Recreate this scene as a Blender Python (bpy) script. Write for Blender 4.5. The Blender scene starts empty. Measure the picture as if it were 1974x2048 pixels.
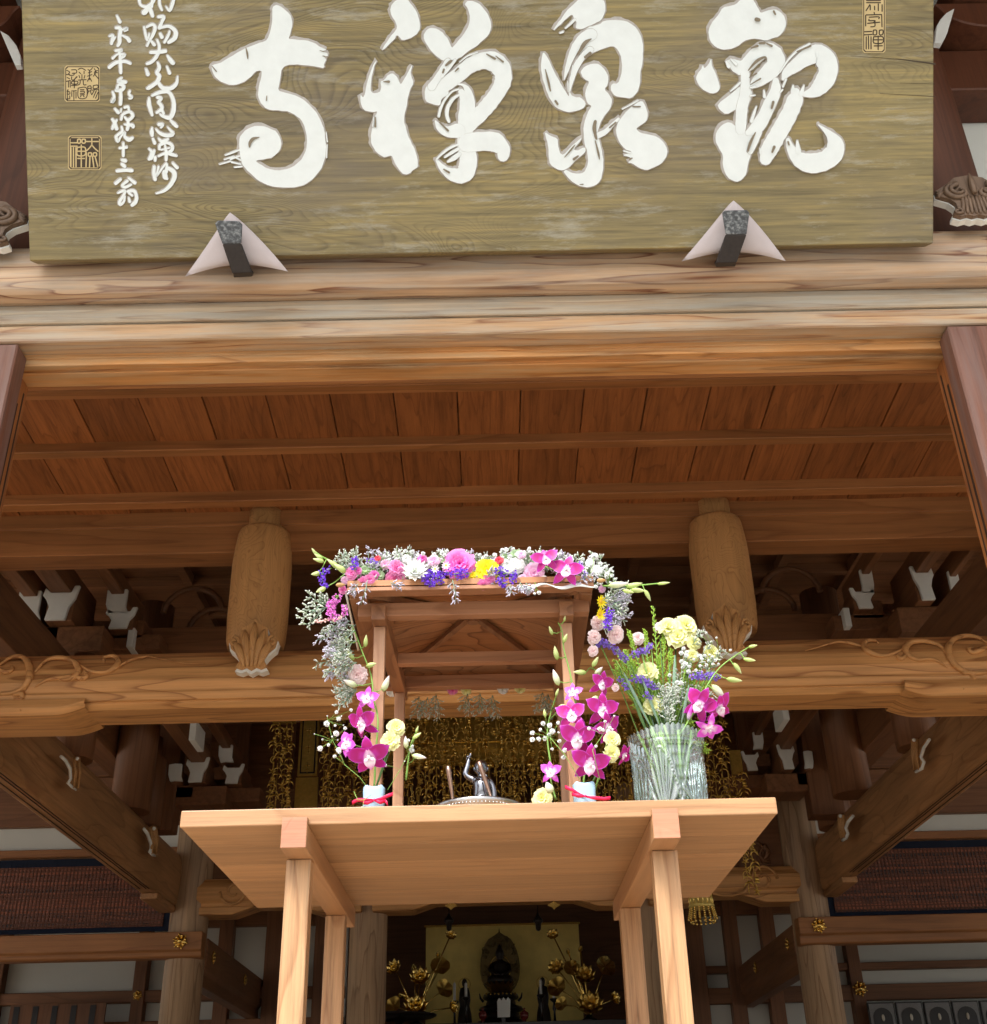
import bpy, math, random
import numpy as np
from mathutils import Vector, Matrix, noise as mnoise
sc=bpy.context.scene; COL=sc.collection
RNG=random.Random(7)
R=math.radians; PI=math.pi
# ---------------- camera ----------------
F=2316.27; PITCH=0.509274; YAW=0.0102779; ROLL=-0.0255993; W0,H0=1974.,2048.
CAM=Vector((0,0,1.5))
_f=Vector((math.sin(YAW)*math.cos(PITCH),math.cos(YAW)*math.cos(PITCH),math.sin(PITCH)))
_r=Vector((math.cos(YAW),-math.sin(YAW),0)); _u=_r.cross(_f)
_c,_s=math.cos(ROLL),math.sin(ROLL)
RT=_c*_r+_s*_u; UP=-_s*_r+_c*_u
cam=bpy.data.cameras.new('camera'); co=bpy.data.objects.new('camera',cam); COL.objects.link(co)
cam.sensor_fit='HORIZONTAL'; cam.sensor_width=36; cam.lens=36*F/W0; cam.clip_end=500; cam.clip_start=.02
M=Matrix((( RT.x,UP.x,-_f.x,CAM.x),(RT.y,UP.y,-_f.y,CAM.y),(RT.z,UP.z,-_f.z,CAM.z),(0,0,0,1)))
co.matrix_world=M; sc.camera=co
# ---------------- light ----------------
SUN_EL,SUN_AZ=R(52),R(-157)      # azimuth from +Y clockwise: behind the camera, a little left
w=bpy.data.worlds.new("World"); sc.world=w; w.use_nodes=True
nt=w.node_tree; nt.nodes.clear()
sky=nt.nodes.new('ShaderNodeTexSky'); sky.sky_type='NISHITA'; sky.sun_disc=False
sky.sun_elevation=SUN_EL; sky.sun_rotation=SUN_AZ; sky.dust_density=5; sky.ozone_density=.6; sky.air_density=1
hs=nt.nodes.new('ShaderNodeHueSaturation'); hs.inputs['Saturation'].default_value=.35
bg=nt.nodes.new('ShaderNodeBackground'); bg.inputs[1].default_value=.15
wo=nt.nodes.new('ShaderNodeOutputWorld')
nt.links.new(sky.outputs[0],hs.inputs['Color']); nt.links.new(hs.outputs[0],bg.inputs[0]); nt.links.new(bg.outputs[0],wo.inputs[0])
sl=bpy.data.lights.new('sun','SUN'); sl.energy=1.7; sl.angle=R(12); sl.color=(1,.975,.94)
so=bpy.data.objects.new('sun',sl); COL.objects.link(so)
sd=Vector((math.sin(SUN_AZ)*math.cos(SUN_EL),math.cos(SUN_AZ)*math.cos(SUN_EL),math.sin(SUN_EL)))
so.rotation_euler=sd.to_track_quat('Z','Y').to_euler(); so.location=(-3,-8,12)
sc.view_settings.view_transform='Standard'; sc.view_settings.look='None'; sc.view_settings.gamma=1
sc.view_settings.exposure=1.18
sc.cycles.max_bounces=8; sc.cycles.diffuse_bounces=5; sc.cycles.transparent_max_bounces=12
sc.cycles.transmission_bounces=8; sc.cycles.sample_clamp_indirect=6; sc.cycles.caustics_reflective=False; sc.cycles.caustics_refractive=False
sc.cycles.use_denoising=True
# ---------------- projection helpers (photo pixels -> world) ----------------
def ray(px,py):
    return (RT*(px-987)+UP*(1024-py)+_f*F).normalized()
def at(px,py,Y=None,z=None,x=None):
    d=ray(px,py)
    t=((Y-CAM.y)/d.y) if Y is not None else ((z-CAM.z)/d.z) if z is not None else (x-CAM.x)/d.x
    return CAM+d*t
def zc(py,Y,px=987): return at(px,py,Y=Y).z
def yc(py,z,px=987): return at(px,py,z=z).y
# ---------------- object helpers ----------------
def tag(o,label=None,cat=None,group=None,kind=None):
    if label: o['label']=label
    if cat: o['category']=cat
    if group: o['group']=group
    if kind: o['kind']=kind
    return o
def thing(name,loc,label,cat,group=None):
    o=bpy.data.objects.new(name,None); o.empty_display_size=.05; COL.objects.link(o); o.location=loc
    return tag(o,label,cat,group)
def copy_tree(o,parent=None):
    c=o.copy(); COL.objects.link(c); c.parent=parent
    for ch in list(o.children): copy_tree(ch,c)
    return c
def wpos(o):
    p=Vector((0,0,0))
    while o is not None: p+=o.location; o=o.parent
    return p
class MB:
    """collects faces; every face carries a random value per piece and a petal value per vertex"""
    def __init__(s): s.v=[];s.f=[];s.m=[];s.r=[];s.t=[];s.sm=[]
    def vert(s,p,t=0.): s.v.append(tuple(p)); s.t.append(t); return len(s.v)-1
    def face(s,idx,m=0,r=0.,sm=False): s.f.append(tuple(idx)); s.m.append(m); s.r.append(r); s.sm.append(sm)
    def box(s,x0,x1,y0,y1,z0,z1,m=0,r=None,rot=None,c=None):
        r=RNG.random() if r is None else r
        P=[Vector((x,y,z)) for z in(z0,z1) for y in(y0,y1) for x in(x0,x1)]
        if rot is not None:
            c=Vector(c) if c is not None else Vector(((x0+x1)/2,(y0+y1)/2,(z0+z1)/2))
            P=[c+rot@(p-c) for p in P]
        b=len(s.v)
        for p in P: s.vert(p)
        for q in((0,2,3,1),(4,5,7,6),(0,1,5,4),(2,6,7,3),(0,4,6,2),(1,3,7,5)): s.face([b+i for i in q],m,r)
    def hexa(s,P,m=0,r=None):
        "8 points, bottom ring 4 then top ring 4"
        r=RNG.random() if r is None else r; b=len(s.v)
        for p in P: s.vert(p)
        for q in((3,2,1,0),(4,5,6,7),(0,1,5,4),(1,2,6,5),(2,3,7,6),(3,0,4,7)): s.face([b+i for i in q],m,r)
    def prism(s,prof,a,b_,axis='x',m=0,r=None,sm=False,caps=True):
        "prof: list of 2D points; extruded from a to b_ along axis (x: prof=(y,z); y: prof=(x,z); z: prof=(x,y))"
        r=RNG.random() if r is None else r; n=len(prof); b=len(s.v)
        for t in(a,b_):
            for p,q in prof:
                s.vert((t,p,q) if axis=='x' else (p,t,q) if axis=='y' else (p,q,t))
        for i in range(n):
            j=(i+1)%n; s.face((b+i,b+j,b+n+j,b+n+i),m,r,sm)
        if caps:
            s.face([b+i for i in range(n)][::-1],m,r); s.face([b+n+i for i in range(n)],m,r)
    def grid(s,rows,m=0,r=0.,sm=True,close=False,ts=None):
        b=len(s.v); n=len(rows[0])
        for i,row in enumerate(rows):
            for j,p in enumerate(row): s.vert(p,0. if ts is None else (ts[i][j] if hasattr(ts[i],'__len__') else ts[i]))
        for i in range(len(rows)-1):
            for j in range(n if close else n-1):
                k=(j+1)%n; s.face((b+i*n+j,b+i*n+k,b+(i+1)*n+k,b+(i+1)*n+j),m,r,sm)
    def tube(s,pts,rad,n=6,m=0,r=0.,cap=True,sm=True):
        pts=[Vector(p) for p in pts]
        if not hasattr(rad,'__len__'): rad=[rad]*len(pts)
        rows=[]; ref=None
        for i,p in enumerate(pts):
            d=(pts[min(i+1,len(pts)-1)]-pts[max(i-1,0)])
            d=d.normalized() if d.length>1e-9 else Vector((0,0,1))
            if ref is None: ref=d.orthogonal().normalized()
            ref=(ref-d*ref.dot(d)); ref=ref.normalized() if ref.length>1e-6 else d.orthogonal().normalized()
            q=d.cross(ref)
            rows.append([p+(ref*math.cos(2*PI*k/n)+q*math.sin(2*PI*k/n))*rad[i] for k in range(n)])
        b=len(s.v); s.grid(rows,m,r,sm,True)
        if cap:
            s.face([b+k for k in range(n)][::-1],m,r); s.face([b+(len(pts)-1)*n+k for k in range(n)],m,r)
    def lathe(s,prof,c=(0,0,0),n=16,m=0,r=0.,sm=True,axis=None,wob=None):
        "prof list of (radius,height); axis: direction of height"
        c=Vector(c); A=Vector(axis).normalized() if axis is not None else Vector((0,0,1))
        X=Vector((1,0,0)) if axis is None else A.orthogonal().normalized(); Y=A.cross(X)
        rows=[]
        for i,(rr,h) in enumerate(prof):
            row=[]
            for k in range(n):
                a=2*PI*k/n; q=rr*(wob(a,i) if wob else 1)
                row.append(c+A*h+X*math.cos(a)*q+Y*math.sin(a)*q)
            rows.append(row)
        b=len(s.v); s.grid(rows,m,r,sm,True)
        if prof[0][0]>1e-6: s.face([b+k for k in range(n)][::-1],m,r)
        if prof[-1][0]>1e-6: s.face([b+(len(prof)-1)*n+k for k in range(n)],m,r)
    def ball(s,c,rad,n=6,m=0,r=0.,sx=(1,1,1)):
        c=Vector(c); k=max(3,n//2+1)
        rows=[[c+Vector((math.sin(PI*i/k)*math.cos(2*PI*j/n)*sx[0],math.sin(PI*i/k)*math.sin(2*PI*j/n)*sx[1],math.cos(PI*i/k)*sx[2]))*rad for j in range(n)] for i in range(k+1)]
        s.grid(rows,m,r,True,True)
    def build(s,name,mats,parent=None,bevel=0,loc=None,sm=None,segs=1,solid=0,sub=0):
        if not isinstance(mats,(list,tuple)): mats=[mats]
        me=bpy.data.meshes.new(name)
        if parent is not None: o0=wpos(parent)
        elif loc is not None: o0=Vector(loc)
        else:
            a=np.array(s.v); o0=Vector(((a[:,0].min()+a[:,0].max())/2,(a[:,1].min()+a[:,1].max())/2,a[:,2].min()))
        me.from_pydata([(v[0]-o0[0],v[1]-o0[1],v[2]-o0[2]) for v in s.v],[],s.f)
        for m in mats: me.materials.append(m)
        me.polygons.foreach_set('material_index',s.m)
        me.polygons.foreach_set('use_smooth',[bool(x) for x in s.sm] if sm is None else [sm]*len(s.f))
        a=me.attributes.new('rnd','FLOAT','FACE'); a.data.foreach_set('value',s.r)
        if any(s.t): a=me.attributes.new('pt','FLOAT','POINT'); a.data.foreach_set('value',s.t)
        me.validate(); me.update()
        o=bpy.data.objects.new(name,me); COL.objects.link(o)
        if parent is not None: o.parent=parent
        else: o.location=o0
        if solid: md=o.modifiers.new('thick','SOLIDIFY'); md.thickness=solid
        if bevel: md=o.modifiers.new('bevel','BEVEL'); md.width=bevel; md.segments=segs; md.limit_method='ANGLE'; md.angle_limit=R(35)
        if sub: md=o.modifiers.new('sub','SUBSURF'); md.levels=sub; md.render_levels=sub
        return o
# ---------------- materials ----------------
def newmat(name):
    m=bpy.data.materials.new(name); m.use_nodes=True; n=m.node_tree; n.nodes.clear()
    out=n.nodes.new('ShaderNodeOutputMaterial'); p=n.nodes.new('ShaderNodeBsdfPrincipled')
    n.links.new(p.outputs[0],out.inputs[0]); return m,n,p
def nd(n,t,**k):
    x=n.nodes.new(t)
    for a,b in k.items():
        if a.startswith('i_'): x.inputs[a[2:].replace('_',' ')].default_value=b
        else: setattr(x,a,b)
    return x
def ramp(n,fac,stops):
    r=n.nodes.new('ShaderNodeValToRGB'); e=r.color_ramp.elements
    e[0].position,e[0].color=stops[0][0],(*stops[0][1],1); e[1].position,e[1].color=stops[-1][0],(*stops[-1][1],1)
    for p,c in stops[1:-1]: x=e.new(p); x.color=(*c,1)
    n.links.new(fac,r.inputs[0]); return r.outputs[0]
def mth(n,op,a,b=None,c=None):
    x=n.nodes.new('ShaderNodeMath'); x.operation=op
    for i,v in enumerate((a,b,c)):
        if v is None: continue
        if isinstance(v,(int,float)): x.inputs[i].default_value=v
        else: n.links.new(v,x.inputs[i])
    return x.outputs[0]
def mix(n,f,a,b,bt='MIX'):
    x=n.nodes.new('ShaderNodeMix'); x.data_type='RGBA'; x.blend_type=bt; x.clamp_factor=True
    for s,v in((x.inputs[0],f),(x.inputs[6],a),(x.inputs[7],b)):
        if isinstance(v,(int,float)): s.default_value=v
        elif isinstance(v,tuple): s.default_value=(*v[:3],1)
        else: n.links.new(v,s)
    return x.outputs[2]
def wood(name,base,dark,axis='x',scale=1.,rings=11.,amt=.7,fibre=.25,rough=.55,bump=.25,var=.25,patch=.15,grey=None,greyamt=0.,spec=.35,stretch=.22,ff=30,dis=.25):
    """cedar / zelkova: contour-like growth rings stretched along an axis"""
    m,n,p=newmat(name); L=n.links.new
    tc=nd(n,'ShaderNodeTexCoord'); at_=nd(n,'ShaderNodeAttribute',attribute_name='rnd'); oi=nd(n,'ShaderNodeObjectInfo')
    off=mth(n,'MULTIPLY_ADD',at_.outputs['Fac'],37.3,mth(n,'MULTIPLY',oi.outputs['Random'],91.7))
    cx=nd(n,'ShaderNodeCombineXYZ'); L(off,cx.inputs[0]); L(off,cx.inputs[1]); L(off,cx.inputs[2])
    va=nd(n,'ShaderNodeVectorMath',operation='ADD'); L(tc.outputs['Object'],va.inputs[0]); L(cx.outputs[0],va.inputs[1])
    def mp(sl,sa):
        x=nd(n,'ShaderNodeMapping'); s=[sa*scale]*3; s['xyz'.index(axis)]=sl*scale; x.inputs['Scale'].default_value=s
        L(va.outputs[0],x.inputs[0]); return x.outputs[0]
    n1=nd(n,'ShaderNodeTexNoise'); n1.inputs['Scale'].default_value=2.2; n1.inputs['Detail'].default_value=2.2; n1.inputs['Roughness'].default_value=.42; n1.inputs['Distortion'].default_value=dis
    L(mp(stretch,1.25),n1.inputs['Vector'])
    rg=mth(n,'FRACT',mth(n,'MULTIPLY',n1.outputs['Fac'],rings))
    line=ramp(n,rg,[(0,(0,0,0)),(.5,(.05,.05,.05)),(.82,(.35,.35,.35)),(.94,(1,1,1)),(1,(.12,.12,.12))])
    n2=nd(n,'ShaderNodeTexNoise'); n2.inputs['Scale'].default_value=6; n2.inputs['Detail'].default_value=5; n2.inputs['Roughness'].default_value=.78
    L(mp(ff*.03/scale/6,ff/scale/6),n2.inputs['Vector'])
    n3=nd(n,'ShaderNodeTexNoise'); n3.inputs['Scale'].default_value=1.6; n3.inputs['Detail'].default_value=3; L(mp(.5,1.6),n3.inputs['Vector'])
    col=mix(n,mth(n,'MULTIPLY',line,amt),base,dark)
    fb=ramp(n,n2.outputs['Fac'],[(.30,(1-fibre*1.5,)*3),(.5,(1,1,1)),(.70,(1+fibre*.9,)*3)])
    col=mix(n,1.,col,fb,'MULTIPLY')
    pt=ramp(n,n3.outputs['Fac'],[(.3,(1-patch,)*3),(.7,(1+patch*.7,)*3)]); col=mix(n,1.,col,pt,'MULTIPLY')
    vv=mth(n,'MULTIPLY_ADD',at_.outputs['Fac'],var,1-var*.55)
    cc=nd(n,'ShaderNodeCombineXYZ'); [L(vv,cc.inputs[i]) for i in range(3)]
    col=mix(n,1.,col,cc.outputs[0],'MULTIPLY')
    if grey is not None:
        n4=nd(n,'ShaderNodeTexNoise'); n4.inputs['Scale'].default_value=2.5; n4.inputs['Detail'].default_value=5; n4.inputs['Roughness'].default_value=.65; L(mp(.25,3.2),n4.inputs['Vector'])
        g=ramp(n,n4.outputs['Fac'],[(.5-greyamt*.35,(0,0,0)),(.78-greyamt*.35,(.8,.8,.8))]); col=mix(n,g,col,grey)
    L(col,p.inputs['Base Color'])
    p.inputs['Roughness'].default_value=rough; p.inputs['Specular IOR Level'].default_value=spec
    b=nd(n,'ShaderNodeBump'); b.inputs['Strength'].default_value=bump; b.inputs['Distance'].default_value=.004
    L(mth(n,'ADD',mth(n,'MULTIPLY',line,-.5),n2.outputs['Fac']),b.inputs['Height']); L(b.outputs[0],p.inputs['Normal'])
    return m
def plain(name,col,rough=.6,metal=0,spec=.4,var=.12,scale=8.,bump=.0,bscale=60.,sss=0,trans=0):
    m,n,p=newmat(name); L=n.links.new
    tc=nd(n,'ShaderNodeTexCoord'); t=nd(n,'ShaderNodeTexNoise'); t.inputs['Scale'].default_value=scale; t.inputs['Detail'].default_value=5
    L(tc.outputs['Object'],t.inputs[0])
    c=mix(n,t.outputs['Fac'],tuple(x*(1-var) for x in col),tuple(min(1,x*(1+var)) for x in col)); L(c,p.inputs['Base Color'])
    p.inputs['Roughness'].default_value=rough; p.inputs['Metallic'].default_value=metal; p.inputs['Specular IOR Level'].default_value=spec
    if bump:
        t2=nd(n,'ShaderNodeTexNoise'); t2.inputs['Scale'].default_value=bscale; t2.inputs['Detail'].default_value=4; L(tc.outputs['Object'],t2.inputs[0])
        b=nd(n,'ShaderNodeBump'); b.inputs['Strength'].default_value=bump; b.inputs['Distance'].default_value=.003; L(t2.outputs['Fac'],b.inputs['Height']); L(b.outputs[0],p.inputs['Normal'])
    if trans:
        p.inputs['Transmission Weight'].default_value=0
        tr=nd(n,'ShaderNodeBsdfTranslucent'); L(c,tr.inputs[0]); mx=nd(n,'ShaderNodeMixShader'); mx.inputs[0].default_value=trans
        o=[x for x in n.nodes if x.type=='OUTPUT_MATERIAL'][0]; L(p.outputs[0],mx.inputs[1]); L(tr.outputs[0],mx.inputs[2]); L(mx.outputs[0],o.inputs[0])
    return m
def petal(name,stops,rough=.5,trans=.3,var=.1):
    "colour runs from base (0) to rim (1) of each petal"
    m,n,p=newmat(name); L=n.links.new
    a=nd(n,'ShaderNodeAttribute',attribute_name='pt'); rn=nd(n,'ShaderNodeAttribute',attribute_name='rnd')
    c=ramp(n,a.outputs['Fac'],stops)
    v=mth(n,'MULTIPLY_ADD',rn.outputs['Fac'],var*2,1-var); cc=nd(n,'ShaderNodeCombineXYZ'); [L(v,cc.inputs[i]) for i in range(3)]
    c=mix(n,1.,c,cc.outputs[0],'MULTIPLY'); L(c,p.inputs['Base Color']); p.inputs['Roughness'].default_value=rough
    tr=nd(n,'ShaderNodeBsdfTranslucent'); L(c,tr.inputs[0]); mx=nd(n,'ShaderNodeMixShader'); mx.inputs[0].default_value=trans
    o=[x for x in n.nodes if x.type=='OUTPUT_MATERIAL'][0]; L(p.outputs[0],mx.inputs[1]); L(tr.outputs[0],mx.inputs[2]); L(mx.outputs[0],o.inputs[0])
    return m
# ================= materials of the hall =================
W_WEATH=wood('weathered_cedar',(.52,.36,.225),(.18,.07,.035),'x',3.4,6,1.,.26,.62,.3,.12,.15,(.40,.35,.29),.25,stretch=.12,ff=24)
W_GREY=wood('grey_weathered_cedar',(.44,.345,.235),(.22,.13,.07),'x',4.,5,.8,.3,.65,.3,.12,.15,(.37,.355,.305),.4,stretch=.08,ff=24)
W_STRIP=wood('tan_cedar',(.48,.30,.155),(.24,.10,.04),'x',3.4,8,.9,.3,.55,.25,.1,.12,(.40,.35,.27),.3,stretch=.07,ff=24)
W_ORANGE=wood('honey_cedar',(.50,.245,.085),(.27,.11,.03),'x',3.0,5,.8,.2,.5,.2,.1,.2,(.45,.33,.19),.15,stretch=.11)
W_CEILX=wood('red_cedar_batten',(.31,.135,.048),(.17,.062,.02),'x',1.5,6,.5,.2,.5,.2,.25,.2,stretch=.1)
W_CEILY=wood('red_cedar_board',(.27,.098,.030),(.11,.036,.011),'y',2.6,11,.5,.28,.55,.2,.28,.12,stretch=.10)
W_KORYO=wood('zelkova_beam',(.58,.305,.115),(.29,.12,.038),'x',1.5,9,.9,.2,.5,.25,.1,.12,stretch=.16)
W_STRUT=wood('zelkova_strut',(.50,.275,.105),(.25,.115,.04),'z',1.7,26,.6,.15,.5,.25,.1,.12,stretch=.55,dis=1.1)
W_COL=wood('zelkova_column',(.42,.28,.165),(.17,.09,.045),'z',2.2,6,.65,.22,.5,.25,.1,.15,stretch=.13)
W_DARKX=wood('brown_cedar',(.215,.096,.042),(.12,.048,.02),'x',1.2,8,.5,.2,.5,.2,.2,.2,stretch=.12)
W_DARKY=wood('brown_cedar_deep',(.215,.096,.042),(.12,.048,.02),'y',1.2,8,.5,.2,.5,.2,.2,.2,stretch=.12)
W_DARKZ=wood('brown_cedar_post',(.215,.094,.042),(.12,.048,.02),'z',1.2,8,.5,.2,.5,.2,.2,.2,stretch=.12)
W_RED=wood('reddish_weathered_board',(.17,.070,.042),(.09,.034,.02),'z',1.6,7,.45,.3,.5,.2,.1,.25,(.19,.13,.115),.3,stretch=.1)
W_JAMB=wood('orange_jamb',(.34,.13,.04),(.16,.05,.02),'z',2.5,6,.6,.25,.45,.2,.1,.25,stretch=.1)
W_CARVE=wood('carved_zelkova',(.16,.105,.068),(.08,.05,.033),'z',2.5,7,.5,.2,.5,.3,.1,.2)
W_POST=wood('red_brown_post',(.105,.037,.018),(.055,.019,.009),'z',1.6,7,.5,.2,.5,.2,.1,.2,stretch=.1)
PLASTER=plain('white_plaster',(.62,.64,.60),.85,var=.04,scale=3,bump=.15)
WHITE=plain('white_gofun_paint',(.72,.75,.73),.7,var=.08,scale=14,bump=.3)
GOLD=plain('gilt_brass',(.80,.52,.14),.26,1,var=.15,scale=20)
NAVY=plain('navy_cloth',(.006,.012,.03),.9,var=.2,scale=30)
DARK=plain('shadow_wood',(.03,.014,.009),.7,var=.2)  # near-black colour for strips that stand in for shade in grooves
STONE=plain('pale_gravel',(.42,.41,.38),.9,var=.12,scale=25,bump=.5,bscale=30)
PAVE=plain('granite_steps',(.40,.39,.37),.8,var=.1,scale=30,bump=.2)
FLOORW=wood('porch_floor_boards',(.46,.32,.19),(.3,.17,.09),'x',1.5,9,.5,.2,.5,.2,.15,.15)
pxm_=lambda p:((p.y)*math.cos(PITCH)+(p.z-1.5)*math.sin(PITCH))/F
# ================= ground, steps, floor =================
g=MB(); g.box(-60,60,-60,60,-.3,0,r=0); tag(g.build('ground',STONE),kind='structure')
g=MB()
for i in range(8): g.box(-2.6,2.6,-.15+i*.27,2.0,.0+i*.165,.165*(i+1)-.003*(i<7),r=i/9)
tag(g.build('steps',PAVE,bevel=.012),kind='structure')
g=MB(); g.box(-9,9,1.99,17,-.02,1.345,r=0); tag(g.build('porch_floor',FLOORW),kind='structure')
# ================= the temple hall =================
hall=thing('temple_hall',(0,3.7,1.345),'timber temple hall with pale weathered lintel, dark red brown beams and white bracket tips inside','temple hall')
def part(name,mb,mat,parent=hall,bevel=.006,label=None,**k):
    o=mb.build(name,mat,parent,bevel=bevel,**k)
    if label: o['label']=label
    return o
# --- outer lintel: stacked rails, front to back ---
Z=lambda py,Y,px=987: zc(py,Y,px)
a=MB(); a.prism([(3.74,Z(470,3.44)),(3.46,Z(478,3.46)),(3.425,Z(505,3.425)),(3.42,Z(540,3.42)),(3.43,Z(556,3.43)),(3.455,Z(572,3.455)),(3.50,Z(588,3.50)),(3.555,Z(600,3.555)),(3.74,Z(600,3.555))],-6,6,'x',sm=False,r=.3)
part('lintel_beam',a,W_WEATH,label='pale weathered cedar beam under the name board, with oval grain')
a=MB(); a.prism([(3.73,Z(600.5,3.553)-.004),(3.525,Z(600.5,3.553)-.004),(3.52,Z(607,3.52)),(3.532,Z(611,3.532)),(3.53,Z(628,3.53)),(3.73,Z(628,3.53))],-6,6,'x',r=.6)
part('fascia_rail',a,W_GREY)
a=MB(); a.prism([(3.72,Z(629,3.53)-.002),(3.545,Z(629,3.53)-.002),(3.54,Z(634,3.54)),(3.545,Z(667,3.545)),(3.556,Z(670,3.556)),(3.61,Z(688,3.61)),(3.72,Z(688,3.61))],-6,6,'x',r=.2)
part('head_rail',a,W_STRIP)
zk=Z(713,3.62)
xl=at(54,770,z=zk).x+.0; xr=at(1876,731,z=zk).x
a=MB(); a.prism([(3.72,Z(689,3.62)),(3.626,Z(690,3.626)),(3.62,Z(700,3.62)),(3.628,Z(701,3.628)),(3.624,Z(712,3.624)),(3.624,zk),(3.655,zk),(3.655,zk+.012),(3.675,zk+.012),(3.675,zk),(3.765,zk),(3.765,zk+.11)],-4,4,'x',r=.8)
part('door_head',a,W_ORANGE,bevel=.003,label='honey coloured grooved door head over the opening')
for sgn,xx,pxe in((-1,xl,(33,702)),(1,xr,(1897,662))):
    a=MB(); x0=xx; o=.10*sgn
    a.box(min(x0,x0+o),max(x0,x0+o),3.66,3.765,1.345,zk-.001); 
    a.box(min(x0+.01*sgn,x0+o),max(x0+.01*sgn,x0+o),3.635,3.66,1.345,zk-.001)
    j=part('door_jamb',a,W_JAMB,bevel=.003)
    b=MB(); b.box(x0-.006 if sgn<0 else x0-.001,x0+.001 if sgn<0 else x0+.006,3.690,3.705,1.6,zk-.12); b.box(x0-.006 if sgn<0 else x0-.001,x0+.001 if sgn<0 else x0+.006,3.73,3.74,1.6,zk-.05); part('groove_shade',b,DARK,j,0)  # dark strips on the jamb face, painted shade instead of cut grooves
    xe=at(pxe[0],pxe[1],Y=3.53).x
    a=MB(); a.box(min(xe,xe+.30*sgn),max(xe,xe+.30*sgn),3.53,3.628,1.345,Z(690,3.60)-.003)
    a.box(min(xe+.304*sgn,xe+.9*sgn),max(xe+.304*sgn,xe+.9*sgn),3.56,3.62,1.345,Z(690,3.60)-.003)  # leaf cut short out of view so daylight reaches the hall
    part('side_door',a,W_RED,label='reddish brown weathered sliding door %s of the opening'%('left' if sgn<0 else 'right'))
# --- corridor ceiling ---
zb=4.93; TS=.052
def zceil(Y): return zb-(Y-4.85)*TS
a=MB(); pw=.326; xs=at(1039,870,z=zceil(5.3)).x
for i in range(-16,17):
    x0=xs+i*pw; r=RNG.random()
    dz=.004 if i%2 else 0
    a.hexa([(x0+.003,3.81,zceil(3.81)+dz),(x0+pw-.003,3.81,zceil(3.81)+dz),(x0+pw-.003,6.2,zceil(6.2)+dz),(x0+.003,6.2,zceil(6.2)+dz),
            (x0+.003,3.81,zceil(3.81)+.03),(x0+pw-.003,3.81,zceil(3.81)+.03),(x0+pw-.003,6.2,zceil(6.2)+.03),(x0+.003,6.2,zceil(6.2)+.03)],0,r)
part('ceiling_boards',a,W_CEILY,bevel=.002,label='slanting reddish cedar ceiling boards behind the opening')
for p0,p1,th in((766,783,.05),(887,901,.055),(991,1005,.06)):
    zz=zceil(yc(p0,zceil(5.2)-th))-th; y0=yc(p0,zz); y1=yc(p1,zz)
    a=MB(); a.box(-5,5,y0,y1,zz,zz+th+.04); part('ceiling_batten',a,W_CEILX,bevel=.004)
a=MB(); a.box(-5,5,3.77,3.80,zk+.005,zceil(3.8)); part('upper_board',a,W_CEILX)
# --- beam over the struts ---
YB=6.0
a=MB(); a.prism([(6.28,Z(1000,YB)),(YB-.03,Z(1000,YB)),(YB-.03,Z(1040,YB-.03)),(YB,Z(1042,YB)),(YB,Z(1094,YB)),(YB+.02,Z(1096,YB+.02)),(YB+.19,Z(1096,YB+.02)),(6.28,Z(1080,YB+.19))],-5.5,5.5,'x',r=.4)
part('wall_plate',a,W_CEILX)
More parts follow.
